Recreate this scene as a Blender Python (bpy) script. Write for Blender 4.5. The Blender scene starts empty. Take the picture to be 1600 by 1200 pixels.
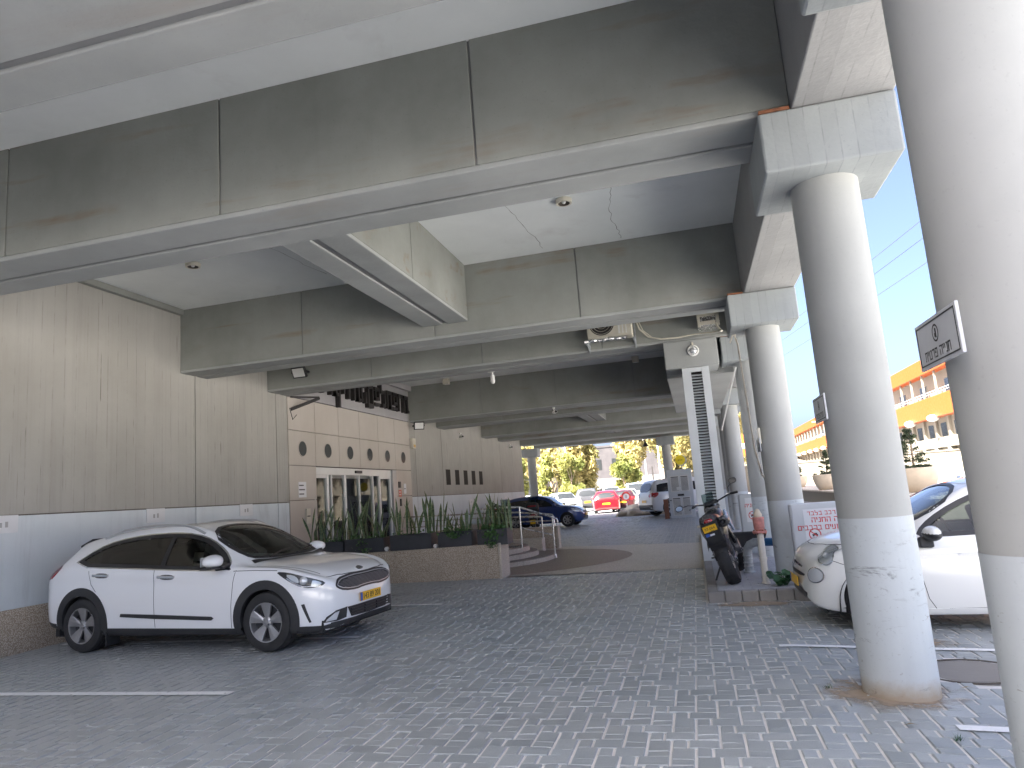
import bpy, bmesh, math, random
from mathutils import Vector, Matrix, geometry
from mathutils.bvhtree import BVHTree
rnd = random.Random(7)
scene = bpy.context.scene
COL = scene.collection
R = math.radians
pi = math.pi

# ------------------------------------------------------------------ mesh builder
class MB:
    def __init__(s):
        s.v = []; s.f = []
    def add(s, vs, fs):
        o = len(s.v); s.v += [tuple(p) for p in vs]; s.f += [tuple(i + o for i in f) for f in fs]; return s
    def box(s, x0, x1, y0, y1, z0, z1):
        return s.add([(x0,y0,z0),(x1,y0,z0),(x1,y1,z0),(x0,y1,z0),(x0,y0,z1),(x1,y0,z1),(x1,y1,z1),(x0,y1,z1)],
                     [(0,3,2,1),(4,5,6,7),(0,1,5,4),(1,2,6,5),(2,3,7,6),(3,0,4,7)])
    def obox(s, c, ax, ay, az, hx, hy, hz):
        c = Vector(c); ax = Vector(ax).normalized()*hx; ay = Vector(ay).normalized()*hy; az = Vector(az).normalized()*hz
        vs = [c+sx*ax+sy*ay+sz*az for sz in (-1,1) for sx,sy in ((-1,-1),(1,-1),(1,1),(-1,1))]
        return s.add(vs, [(0,3,2,1),(4,5,6,7),(0,1,5,4),(1,2,6,5),(2,3,7,6),(3,0,4,7)])
    def quad(s, a, b, c, d):
        return s.add([a,b,c,d], [(0,1,2,3)])
    def tube(s, pts, r, n=10, cap=True, close=False):
        pts = [Vector(p) for p in pts]; m = len(pts)
        rr = r if isinstance(r, (list, tuple)) else [r]*m
        t0 = None; rings = []; up = None
        for i in range(m):
            a = pts[i-1] if (i > 0 or close) else pts[i]
            b = pts[(i+1) % m] if (i < m-1 or close) else pts[i]
            t = (b-a).normalized()
            if up is None:
                up = Vector((0,0,1)) if abs(t.z) < .9 else Vector((1,0,0))
            u = (up - t*up.dot(t)).normalized(); w = t.cross(u); up = u
            rings.append([pts[i] + rr[i]*(math.cos(2*pi*k/n)*u + math.sin(2*pi*k/n)*w) for k in range(n)])
        vs = [p for ring in rings for p in ring]; fs = []
        for i in range(m if close else m-1):
            j = (i+1) % m
            for k in range(n):
                l = (k+1) % n
                fs.append((i*n+k, i*n+l, j*n+l, j*n+k))
        if cap and not close:
            fs.append(tuple(range(n-1,-1,-1))); fs.append(tuple((m-1)*n+k for k in range(n)))
        return s.add(vs, fs)
    def lathe(s, prof, c=(0,0,0), axis='z', n=32, cap=True, sx=1, sy=1):
        vs = []; fs = []; m = len(prof)
        for r, h in prof:
            for k in range(n):
                a = 2*pi*k/n; x = r*math.cos(a)*sx; y = r*math.sin(a)*sy
                p = {'z':(x,y,h),'y':(x,h,-y),'x':(h,x,y)}[axis]
                vs.append((c[0]+p[0], c[1]+p[1], c[2]+p[2]))
        for i in range(m-1):
            for k in range(n):
                l = (k+1) % n
                fs.append((i*n+k, i*n+l, (i+1)*n+l, (i+1)*n+k))
        if cap:
            if prof[0][0] > 1e-5: fs.append(tuple(range(n-1,-1,-1)))
            if prof[-1][0] > 1e-5: fs.append(tuple((m-1)*n+k for k in range(n)))
        return s.add(vs, fs)
    def cyl(s, c, r, h, axis='z', n=24):
        return s.lathe([(r,0),(r,h)], c, axis, n)
    def prism(s, poly, o, ux, uy, d):
        """poly in plane (o,ux,uy), pushed along d (vector)"""
        o=Vector(o); ux=Vector(ux); uy=Vector(uy); d=Vector(d); n=len(poly)
        a=[o+ux*p[0]+uy*p[1] for p in poly]; b=[p+d for p in a]
        fs=[tuple(range(n-1,-1,-1)), tuple(range(n,2*n))]+[(k,(k+1)%n,(k+1)%n+n,k+n) for k in range(n)]
        return s.add(a+b, fs)
    def sphere(s, c, r, n=12, m=8, sx=1, sy=1, sz=1):
        prof=[(max(1e-4,r*math.sin(pi*i/m)), -r*math.cos(pi*i/m)) for i in range(m+1)]
        vs=[];fs=[]
        for rr,h in prof:
            for k in range(n):
                a=2*pi*k/n; vs.append((c[0]+rr*math.cos(a)*sx, c[1]+rr*math.sin(a)*sy, c[2]+h*sz))
        for i in range(m):
            for k in range(n):
                l=(k+1)%n; fs.append((i*n+k,i*n+l,(i+1)*n+l,(i+1)*n+k))
        return s.add(vs,fs)
    def xf(s, M):
        s.v=[tuple(M@Vector(p)) for p in s.v]; return s
    def merge(s, o):
        return s.add(o.v, o.f)

def mesh_obj(name, mb, mat, parent=None, smooth=False, bevel=0, local=False, seg=2, recalc=True, angle=40):
    """links ONE mesh object; mb vertices are in world coordinates unless local"""
    me = bpy.data.meshes.new(name)
    v = mb.v
    if parent is not None and not local:
        L = world_matrix(parent).inverted()
        v = [tuple(L@Vector(p)) for p in v]
    me.from_pydata(v, [], mb.f)
    if recalc:
        bm = bmesh.new(); bm.from_mesh(me); bmesh.ops.recalc_face_normals(bm, faces=bm.faces); bm.to_mesh(me); bm.free()
    o = bpy.data.objects.new(name, me); COL.objects.link(o)
    if parent is not None: o.parent = parent
    for m in (mat if isinstance(mat, (list, tuple)) else [mat]): me.materials.append(m)
    if smooth:
        for p in me.polygons: p.use_smooth = True
        try: me.set_sharp_from_angle(angle=R(angle))
        except Exception: pass
    if bevel:
        b = o.modifiers.new('bevel', 'BEVEL'); b.width = bevel; b.segments = seg; b.limit_method = 'ANGLE'; b.angle_limit = R(35)
    return o
def world_matrix(o):
    M = Matrix.LocRotScale(o.location, o.rotation_euler, o.scale)
    return world_matrix(o.parent) @ M if o.parent else M
def tag(o, label=None, cat=None, group=None, kind=None):
    if label: o['label'] = label
    if cat: o['category'] = cat
    if group: o['group'] = group
    if kind: o['kind'] = kind
    return o
def thing(name, label, cat, loc=(0,0,0), rz=0, group=None, rot=None):
    o = bpy.data.objects.new(name, None); COL.objects.link(o); o.empty_display_size = .2
    o.location = loc; o.rotation_euler = rot if rot else (0,0,rz)
    return tag(o, label, cat, group)
def children(o): return [c for c in bpy.data.objects if c.parent == o]
def copy_tree(o, parent=None):
    kids = children(o)
    c = o.copy(); COL.objects.link(c); c.parent = parent
    for k in kids: copy_tree(k, c)
    return c
def grid_lines(a, b, step):
    n = max(1, int(round((b-a)/step))); return [a+(b-a)*i/n for i in range(n+1)]

# ------------------------------------------------------------------ materials
def mat(name):
    m = bpy.data.materials.new(name); m.use_nodes = True
    nt = m.node_tree; b = nt.nodes['Principled BSDF']
    return m, nt, b
def nd(nt, t, **k):
    n = nt.nodes.new(t)
    for a, v in k.items():
        if a in n.inputs.keys(): n.inputs[a].default_value = v
        else: setattr(n, a, v)
    return n
def c4(c): return (c[0], c[1], c[2], 1)
def mixc(nt, fac, a, b, mode='MIX'):
    n = nt.nodes.new('ShaderNodeMix'); n.data_type = 'RGBA'; n.blend_type = mode
    for s, x in ((0, fac), (6, a), (7, b)):
        if hasattr(x, 'is_linked') or isinstance(x, bpy.types.NodeSocket): nt.links.new(x, n.inputs[s])
        else: n.inputs[s].default_value = x if s == 0 else c4(x)
    return n.outputs[2]
def noise(nt, vec, scale, detail=4, rough=.55, sc=None, dist=0):
    if sc is not None:
        mp = nd(nt, 'ShaderNodeMapping'); mp.inputs['Scale'].default_value = sc; nt.links.new(vec, mp.inputs['Vector']); vec = mp.outputs[0]
    n = nd(nt, 'ShaderNodeTexNoise', Scale=scale, Detail=detail, Roughness=rough, Distortion=dist); nt.links.new(vec, n.inputs['Vector'])
    return n.outputs['Fac']
def ramp(nt, fac, a, b, ca=0., cb=1.):
    r = nt.nodes.new('ShaderNodeMapRange'); r.inputs[1].default_value = a; r.inputs[2].default_value = b
    r.inputs[3].default_value = ca; r.inputs[4].default_value = cb; r.clamp = True
    nt.links.new(fac, r.inputs[0]); return r.outputs[0]
def math_(nt, op, a, b=None, c=None):
    n = nt.nodes.new('ShaderNodeMath'); n.operation = op
    for i, x in enumerate((a, b, c)):
        if x is None: continue
        if isinstance(x, bpy.types.NodeSocket): nt.links.new(x, n.inputs[i])
        else: n.inputs[i].default_value = x
    return n.outputs[0]
def bump(nt, b, h, strength=.3, dist=.01):
    n = nd(nt, 'ShaderNodeBump', Strength=strength, Distance=dist); nt.links.new(h, n.inputs['Height']); nt.links.new(n.outputs[0], b.inputs['Normal'])
def obj_vec(nt): return nt.nodes.new('ShaderNodeTexCoord').outputs['Object']

def simple(name, col, rough=.5, metal=0., coat=0., var=.0, vscale=3., spec=.5, bumpy=0, bscale=80):
    m, nt, b = mat(name)
    b.inputs['Base Color'].default_value = c4(col); b.inputs['Roughness'].default_value = rough
    b.inputs['Metallic'].default_value = metal; b.inputs['Specular IOR Level'].default_value = spec
    if coat: b.inputs['Coat Weight'].default_value = coat; b.inputs['Coat Roughness'].default_value = .04
    v = obj_vec(nt)
    if var:
        f = ramp(nt, noise(nt, v, vscale, 6, .6), .3, .7)
        nt.links.new(mixc(nt, f, [x*(1-var) for x in col], [min(1, x*(1+var)) for x in col]), b.inputs['Base Color'])
        nt.links.new(ramp(nt, f, 0, 1, max(0,rough-.08), min(1,rough+.08)), b.inputs['Roughness'])
    if bumpy: bump(nt, b, noise(nt, v, bscale, 3), bumpy, .004)
    return m

def concrete(name, ca, cb, streak=.25, stain=None, stain_sc=(.35,1,3.2), stain_amt=.5, boards=None, bw=.11, rough=.85, bump_s=.25, speck=.2, streak_sc=(9,9,.35), btone=.22, foot=None, lines=0):
    m, nt, b = mat(name); v = obj_vec(nt)
    big = ramp(nt, noise(nt, v, .9, 7, .6), .32, .68)
    col = mixc(nt, big, ca, cb)
    if streak:
        st = ramp(nt, noise(nt, v, 1., 5, .6, sc=streak_sc), .52, .75)
        col = mixc(nt, math_(nt, 'MULTIPLY', st, streak), col, [x*.55 for x in ca])
    if lines:
        l1 = ramp(nt, noise(nt, v, 1., 3, .6, sc=(26,26,.30)), .665, .70)
        l2 = ramp(nt, noise(nt, v, 1., 3, .6, sc=(1.2,1.2,1.6)), .50, .58)
        col = mixc(nt, math_(nt, 'MULTIPLY', math_(nt, 'MULTIPLY', l1, l2), lines), col, (.07,.06,.05))
    if stain:
        s1 = ramp(nt, noise(nt, v, 1., 5, .65, sc=stain_sc, dist=.4), .56, .72)
        s2 = ramp(nt, noise(nt, v, 1.6, 3), .4, .6)
        col = mixc(nt, math_(nt, 'MULTIPLY', math_(nt, 'MULTIPLY', s1, s2), stain_amt), col, stain)
    if speck:
        sp = ramp(nt, noise(nt, v, 55, 2, .5), .66, .74)
        col = mixc(nt, math_(nt, 'MULTIPLY', sp, speck), col, [x*.6 for x in ca])
    if foot:
        sp_ = nd(nt, 'ShaderNodeSeparateXYZ'); nt.links.new(v, sp_.inputs[0])
        jag = math_(nt, 'ADD', sp_.outputs[2], math_(nt, 'MULTIPLY', noise(nt, v, 7, 5, .7), -.16))
        col = mixc(nt, ramp(nt, jag, -.09, .03, .85, 0), col, foot)
        sc1 = ramp(nt, noise(nt, v, 1., 6, .75, sc=(3.0,3.0,11), dist=1.2), .575, .65)
        sc2 = math_(nt, 'MULTIPLY', sc1, ramp(nt, noise(nt, v, 1.7, 3, .6), .47, .57))
        col = mixc(nt, math_(nt, 'MULTIPLY', sc2, .6), col, (.13,.13,.135))
        sc3 = ramp(nt, noise(nt, v, 1., 4, .6, sc=(9,9,26), dist=2.), .675, .715)
        col = mixc(nt, math_(nt, 'MULTIPLY', sc3, .55), col, (.20,.17,.15))
    h = noise(nt, v, 28, 6, .6)
    h2 = noise(nt, v, 3.5, 4, .6)
    hh = math_(nt, 'ADD', math_(nt, 'MULTIPLY', h, .25), h2)
    if boards:
        sep = nd(nt, 'ShaderNodeSeparateXYZ'); nt.links.new(v, sep.inputs[0])
        ax = sep.outputs['XYZ'.index(boards)]
        t = math_(nt, 'DIVIDE', ax, bw); fl = math_(nt, 'FLOOR', t); fr = math_(nt, 'FRACT', t)
        wn = nd(nt, 'ShaderNodeTexWhiteNoise', noise_dimensions='1D'); nt.links.new(fl, wn.inputs['W'])
        edge = ramp(nt, math_(nt, 'ABSOLUTE', math_(nt, 'SUBTRACT', fr, .5)), .44, .5)
        col = mixc(nt, math_(nt, 'MULTIPLY', wn.outputs['Value'], btone), col, [x*.62 for x in ca])
        br = ramp(nt, noise(nt, v, 2.2, 4, .7), .45, .6)
        col = mixc(nt, math_(nt, 'MULTIPLY', math_(nt, 'MULTIPLY', edge, br), .4), col, [x*.4 for x in ca])
        hh = math_(nt, 'ADD', hh, math_(nt, 'MULTIPLY', wn.outputs['Value'], .9))
    nt.links.new(col, b.inputs['Base Color']); b.inputs['Roughness'].default_value = rough
    b.inputs['Specular IOR Level'].default_value = .3
    bump(nt, b, hh, bump_s, .02)
    return m

def terrazzo(name, ca, cb, cc, scale=90, rough=.8):
    """exposed pebble aggregate"""
    m, nt, b = mat(name); v = obj_vec(nt)
    vo = nd(nt, 'ShaderNodeTexVoronoi', Scale=scale); nt.links.new(v, vo.inputs['Vector'])
    bw = nt.nodes.new('ShaderNodeRGBToBW'); nt.links.new(vo.outputs['Color'], bw.inputs[0])
    col = mixc(nt, ramp(nt, bw.outputs[0], .25, .75), ca, cb)
    col = mixc(nt, ramp(nt, vo.outputs['Distance'], .35, .6), col, cc)
    big = ramp(nt, noise(nt, v, 1.3, 6, .6), .35, .7)
    col = mixc(nt, math_(nt, 'MULTIPLY', big, .35), col, [x*.6 for x in ca])
    drip = ramp(nt, noise(nt, v, 1., 5, .6, sc=(5,5,.6)), .6, .75)
    col = mixc(nt, math_(nt, 'MULTIPLY', drip, .35), col, (.16,.12,.09))
    nt.links.new(col, b.inputs['Base Color']); b.inputs['Roughness'].default_value = rough
    bump(nt, b, vo.outputs['Distance'], .5, .006)
    return m

M = {}
M['beam'] = concrete('beam_concrete', (.222,.228,.207), (.30,.307,.283), .06, (.22,.15,.10), (.30,2,3.0), .95, bump_s=.3)
M['soffit_groove'] = concrete('groove_concrete', (.25,.25,.25), (.34,.34,.34), .1)
M['slab'] = concrete('slab_paint', (.70,.72,.71), (.78,.80,.79), .0, (.38,.34,.32), (1.2,1.2,1), .35, speck=.1, bump_s=.12)
M['board_x'] = concrete('board_formed_concrete', (.29,.31,.312), (.37,.39,.392), .12, None, boards='X', bw=.105, bump_s=.35)
M['girder'] = concrete('girder_concrete', (.28,.28,.275), (.35,.345,.34), .1, (.3,.24,.18), (3,.3,3), .3, boards='X', bw=.125, bump_s=.35)
M['column'] = concrete('column_paint_grey', (.35,.355,.342), (.41,.415,.40), .06, None, speck=.12, bump_s=.08, rough=.85)
M['column_low'] = concrete('column_paint_pale', (.47,.505,.52), (.55,.585,.60), .12, (.36,.33,.30), (2.5,2.5,4), .4, speck=.3, bump_s=.1, rough=.75, foot=(.36,.28,.19))
M['wall'] = concrete('wall_concrete', (.375,.36,.325), (.435,.42,.385), .20, (.33,.30,.26), (6,6,.4), .3, boards='Y', bw=.19, bump_s=.2, streak_sc=(14,14,.3), btone=.09, lines=.75)
M['wall_paint'] = concrete('wall_paint_grey', (.62,.665,.695), (.70,.745,.775), .14, (.33,.33,.34), (3,3,.5), .4, bump_s=.15, rough=.65)
M['stone'] = terrazzo('washed_stone', (.60,.51,.40), (.74,.66,.55), (.36,.28,.21), 75)
M['stone_light'] = terrazzo('washed_stone_pale', (.68,.61,.51), (.78,.72,.63), (.48,.41,.33), 85)
M['brown_floor'] = terrazzo('washed_gravel_brown', (.36,.29,.25), (.50,.42,.37), (.16,.125,.10), 60, .45)
M['pale_floor'] = terrazzo('washed_gravel_pale', (.72,.68,.62), (.82,.79,.74), (.42,.38,.33), 60, .42)
M['tile'] = concrete('facade_tile', (.48,.435,.385), (.54,.495,.445), .10, (.5,.42,.34), (3,3,.7), .3, speck=.05, bump_s=.05, rough=.5)
M['fascia'] = concrete('fascia_grey', (.36,.345,.35), (.42,.41,.41), .15)
M['rust_pad'] = simple('bearing_rust', (.22,.085,.04), .85, 0, 0, .5, 8)
M['slit'] = simple('slit_glass', (.05,.045,.042), .8, spec=.1)
M['groove'] = concrete('groove_tone', (.20,.20,.198), (.27,.27,.265), .1)
M['stucco_grey'] = simple('grey_stucco', (.40,.39,.37), .9, 0, 0, .1)
M['dark_gap'] = simple('dark_gap', (.03,.028,.026), .9)
M['joint_dark'] = simple('joint_dark', (.10,.085,.07), .9)
M['black_metal'] = simple('black_metal', (.022,.022,.024), .45, 0, 0, .3)
M['bronze_dark'] = simple('bronze_dark', (.022,.019,.018), .5, .0, 0, .3)
M['white_alu'] = simple('white_aluminium', (.72,.72,.70), .35, .0, .0, .06)
M['grey_alu'] = simple('grey_aluminium', (.42,.43,.44), .4, .3, 0, .08)
M['steel'] = simple('stainless_steel', (.62,.61,.59), .28, .9, 0, .08, 9)
M['white_plastic'] = simple('white_plastic', (.74,.73,.70), .45, 0, 0, .06)
M['cream_plastic'] = simple('cream_plastic', (.62,.58,.48), .5, 0, 0, .08)
M['panel_paint'] = simple('panel_paint', (.56,.585,.60), .45, 0, 0, .06)
M['anthracite'] = simple('anthracite_sheet', (.045,.047,.055), .5, .0, 0, .2, 5)
M['soil'] = simple('soil', (.06,.04,.025), .95, 0, 0, .4, 20, bumpy=.5)
M['blue_plastic'] = simple('blue_pipe', (.03,.16,.40), .45, 0, 0, .2)
M['grey_iron'] = simple('galvanised_pipe', (.34,.36,.37), .55, .2, 0, .3, 12)
M['rust_red'] = simple('old_red_paint', (.50,.20,.17), .6, 0, 0, .35, 14)
M['rust'] = simple('rust', (.28,.10,.05), .85, 0, 0, .5, 20)
M['ivory_paint'] = concrete('ivory_pipe_paint', (.62,.58,.50), (.72,.68,.60), .3, (.35,.2,.12), (8,8,6), .8, bump_s=.1, rough=.55)
M['cream_pot'] = simple('cream_concrete_bowl', (.58,.49,.37), .7, 0, 0, .1, 4, bumpy=.1)
M['orange'] = simple('orange_cladding', (.32,.066,.002), .55, 0, 0, .05)
M['stucco'] = simple('white_stucco', (.21,.19,.15), .85, 0, 0, .08, .6)
M['red_paint'] = simple('red_print', (.62,.06,.06), .5)
M['sign_white'] = simple('sign_white', (.72,.73,.75), .45, 0, 0, .05)
M['black_print'] = simple('black_print', (.03,.03,.03), .5)
M['yellow'] = simple('yellow_sign', (.90,.70,.02), .45)
M['plate_yellow'] = simple('plate_yellow', (.80,.46,.02), .4)
M['plate_blue'] = simple('plate_blue', (.03,.10,.42), .4)
M['pink'] = simple('pink_poster', (.75,.42,.66), .5, 0, 0, .1)
M['paper'] = simple('paper_white', (.74,.74,.72), .6)
M['dark_room'] = simple('lobby_wall', (.74,.73,.70), .8, 0, 0, .05)
M['wood_brown'] = simple('brown_steel_post', (.20,.075,.04), .6, 0, 0, .2)
M['rock'] = concrete('rock', (.40,.34,.26), (.58,.51,.40), .2, bump_s=.6)
M['bark'] = concrete('bark', (.16,.12,.085), (.28,.22,.16), .5, bump_s=.7)
def glass(name, tint=(1,1,1), rough=.0, refl=1.45, rk=1.6, body=(.02,.025,.025), trans=.75):
    m, nt, b = mat(name)
    b.inputs['Base Color'].default_value = c4(body); b.inputs['Roughness'].default_value = .03
    b.inputs['Specular IOR Level'].default_value = .5
    out = nt.nodes['Material Output']
    tr = nd(nt, 'ShaderNodeBsdfTransparent'); tr.inputs[0].default_value = c4(tint)
    gl = nd(nt, 'ShaderNodeBsdfGlossy'); gl.inputs['Roughness'].default_value = .02
    fr = nd(nt, 'ShaderNodeFresnel'); fr.inputs[0].default_value = refl
    f2 = math_(nt, 'MULTIPLY', fr.outputs[0], rk)
    mx = nd(nt, 'ShaderNodeMixShader'); nt.links.new(f2, mx.inputs[0]); nt.links.new(tr.outputs[0], mx.inputs[1]); nt.links.new(gl.outputs[0], mx.inputs[2])
    nt.links.new(mx.outputs[0], out.inputs[0])
    return m
M['glass_door'] = glass('door_glass', (.80,.84,.84), refl=1.5, rk=1.0)
M['glass_clear'] = glass('windscreen_glass', (.58,.66,.64), refl=1.5)
M['glass_tint'] = glass('privacy_glass', (.10,.105,.11), refl=1.5)
M['glass_dark'] = simple('dark_window', (.025,.028,.03), .06, 0, 0, 0, spec=.6)
M['round_glass'] = simple('round_window_glass', (.07,.075,.075), .12)
def emboss_text(s, size, depth, name, mat_, parent, M4, align='CENTER', track=1.0, bold=0.):
    """lettering as flat mesh with a little depth"""
    cu = bpy.data.curves.new(name, 'FONT'); cu.body = s; cu.size = size; cu.extrude = depth; cu.align_x = align; cu.align_y = 'CENTER'
    cu.offset = bold; cu.space_character = track; cu.resolution_u = 3
    o = bpy.data.objects.new(name, cu); COL.objects.link(o)
    dg = bpy.context.evaluated_depsgraph_get(); me = bpy.data.meshes.new_from_object(o.evaluated_get(dg)); COL.objects.unlink(o); bpy.data.objects.remove(o)
    me.name = name; me.transform(M4 if parent is None else world_matrix(parent).inverted() @ M4)
    me.materials.clear(); me.materials.append(mat_)
    q = bpy.data.objects.new(name, me); COL.objects.link(q); q.parent = parent
    return q
def frame(o, x, y):
    """matrix whose local X -> x, Y -> y at origin o"""
    x = Vector(x).normalized(); y = Vector(y).normalized(); z = x.cross(y)
    Mx = Matrix((x, y, z)).transposed().to_4x4(); Mx.translation = Vector(o); return Mx
# ------------------------------------------------------------------ the raised office building (deck over the car park)
XW, ZB, ZS = -8.4, 4.0, 5.13
XG0, XG1 = .95, 1.62
DY0 = 1.0
bld = thing('office_building', 'raised grey concrete office building whose beamed deck on round columns covers the paved car park', 'building', (-3.6, 15, 0))
# deck slab, unseen core and upper masses added to block the sun
mesh_obj('ceiling_slab', MB().box(XW-14, XG1-.02, DY0, 39.1, ZS, ZS+.35), M['slab'], bld)
core = mesh_obj('core_and_shade_block', MB().box(XW-16, XW-.301, -40, 35.0, -.3, ZS-.01).box(XW-16, XW, -40, DY0-.01, ZS+.36, 24).box(XW-.30, XW-.001, -40, DY0-.01, ZS, ZS+.359), M['stucco_grey'], bld)  # tall unseen block over the core, added to keep sun off the columns
mesh_obj('added_shade_floors', MB().box(XW-16, XG1-.9, 9, 38.0, ZS+.353, 11.6), M['stucco_grey'], bld)  # unseen storeys added to cast shade on the bowl planters
for zf in (7.0, 9.6): mesh_obj('added_window_band', MB().box(XG1-.92, XG1-.87, 10, 37, zf, zf+1.3), M['glass_dark'], bld); mesh_obj('added_window_band', MB().box(XW-8, XG1-2, 8.96, 9.02, zf, zf+1.3), M['glass_dark'], bld)  # window strips dressing the added storeys
mesh_obj('parapet', MB().box(XG1-.25, XG1, DY0, 39.1, ZS+.352, ZS+.6).box(XW-.3, XG1-.251, 38.85, 39.1, ZS+.352, ZS+.6), M['board_x'], bld)
BEAMS = [(2.4,3.15),(5.03,5.80),(10.30,11.0),(12.90,13.65),(20.55,21.3),(22.95,23.7),(28.3,29.0),(30.85,31.55),(35.1,35.85),(38.3,39.0)]
JX = [-6.03,-3.70,-1.38]
def beam(y0, y1):
    x0, x1 = XW+.003, XG0-.003
    mb = MB(); yc = (y0+y1)/2+.04
    # two webs with a recessed groove between them on the underside
    segs = [x0]+[j for j in JX]+[x1]
    for i in range(4):
        a = segs[i]+(.009 if i else 0); b = segs[i+1]-(.009 if i < 3 else 0)
        mb.box(a, b, y0, y1, ZB+.045, ZS+.002)
    o = mesh_obj('beam', mb, M['beam'], bld, bevel=.006)
    e = MB().box(x0, x1, y0+.001, yc-.03, ZB, ZB+.046).box(x0, x1, yc+.03, y1-.001, ZB, ZB+.046)
    mesh_obj('beam_soffit', e, M['board_soffit'], o, bevel=.012)
    mesh_obj('joint_filler', MB().box(x0+.02, x1-.02, y0+.02, y1-.02, ZB+.022, ZS), M['groove'], o)
M['board_soffit'] = concrete('soffit_concrete', (.29,.30,.29), (.37,.38,.37), .0, (.30,.25,.2), (.4,3,3), .35, bump_s=.25)
for y0, y1 in BEAMS: beam(y0, y1)
def crossbeam(y0, y1):
    mb = MB(); ym = y0+(y1-y0)*.5; xa, xb, xc, zc = -3.89, -3.14, -3.515, 4.215
    mb.box(xa, xb, y0+.004, ym-.008, zc+.045, ZS+.001).box(xa, xb, ym+.008, y1-.004, zc+.045, ZS+.001)
    o = mesh_obj('cross_beam', mb, M['beam'], bld, bevel=.006)
    e = MB().box(xa+.001, xc-.045, y0+.004, y1-.004, zc, zc+.046).box(xc+.045, xb-.001, y0+.004, y1-.004, zc, zc+.046)
    mesh_obj('beam_soffit', e, M['board_soffit'], o, bevel=.01)
    mesh_obj('joint_filler', MB().box(xa+.02, xb-.02, y0+.02, y1-.02, zc+.022, ZS), M['groove'], o)
for y0, y1 in ((5.80,10.30),(23.7,28.3),(31.55,35.1)): crossbeam(y0, y1)
mesh_obj('edge_girder', MB().box(XG0, XG1, DY0, 39.05, ZB, ZS+.3), M['girder'], bld, bevel=.012)
mesh_obj('wall_ledge', MB().box(XW, XW+.09, 5.81, 10.29, ZS-.10, ZS-.003), M['beam'], bld, bevel=.006)
mesh_obj('wall_ledge', MB().box(XW, XW+.12, 13.66, 20.54, ZS-.16, ZS-.003), M['fascia'], bld, bevel=.006)

def crack(pts, w=.004):
    vs = []; fs = []
    for i, (x, y) in enumerate(pts):
        k = w*(.4+.6*rnd.random()); vs += [(x-k, y, ZS-.0015), (x+k, y, ZS-.0015)]
        if i: fs.append((2*i-2, 2*i-1, 2*i+1, 2*i))
    mesh_obj('ceiling_crack', MB().add(vs, fs), M['joint_dark'], bld, recalc=False)
for cx, ya, yb in ((-.55,7.9,10.2),(-1.95,7.2,10.1),(-5.3,6.6,9.7)):
    P = []; x = cx
    for i in range(24):
        x += rnd.uniform(-.03,.034); P.append((x, ya+(yb-ya)*i/23))
    crack(P)
# columns, each with its cap
COLY = [2.84,5.42,10.45,13.38,20.93,23.4,28.7,31.2,35.5]
def column(x, y, name='column', capw=.45, capl=.43, zc=3.55, z0=-.15, mats=('column','column_low'), lab=None):
    o = mesh_obj(name, MB().lathe([(.233,1.135),(.233,zc+.02)], (x,y,0), n=48, cap=False), M[mats[0]], bld, smooth=True)
    mesh_obj('painted_base', MB().lathe([(.2345,z0),(.2345,1.135)], (x,y,0), n=48, cap=False), M[mats[1]], o, smooth=True)
    mesh_obj('column_cap', MB().box(x-capw, x+capw, y-capl, y+capl, zc, ZB-.003), M['board_x'], o, bevel=.018)
    mesh_obj('bearing_pad', MB().box(x-capw+.01, x-.235, y-capl-.002, y+capl+.002, ZB-.004, ZB+.018), M['rust_pad'], o)
    if lab: o['label'] = lab
    return o
for y in COLY: column(1.17, y, lab={2.84:'nearest round column, grey with private parking plate',5.42:'scuffed pale round column beside the small white hatchback'}.get(y))
for x, y in ((-1.25,38.0),(-8.57,37.4),(-8.57,38.3)): 
    if y != 37.4: column(x, y)

# left wall : stone base, painted band, board-marked concrete panels
def wallrun(y0, y1, joints):
    ys = [y0]+joints+[y1]; up = MB(); pt = MB()
    for a, b in zip(ys[:-1], ys[1:]):
        a2 = a+(.012 if a in joints else 0); b2 = b-(.012 if b in joints else 0)
        up.box(XW-.10, XW, a2, b2, 1.715, ZS-.002)
        pt.box(XW-.10, XW+.004, a2, b2, .53, 1.70)
    mesh_obj('wall_panel', up, M['wall'], bld, bevel=.006)
    mesh_obj('painted_wall_band', pt, M['wall_paint'], bld, bevel=.004)
    mesh_obj('wall_joint', MB().box(XW-.3, XW-.04, y0+.01, y1-.01, .1, ZS-.01), M['joint_dark'], bld)
    mesh_obj('wall_plinth', MB().box(XW-.2, XW+.022, y0, y1, -.1, .55), M['stone'], bld, bevel=.01)
wallrun(-16, 13.62, [-9.6,-4.5,.56,5.6,10.68,13.2])
wallrun(20.46, 35.3, [20.9,23.35,28.2,31.1,33.3])
mesh_obj('end_wall', MB().box(XW-12, XW-.101, 35.0, 35.298, -.1, ZS), M['wall'], bld)
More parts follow.
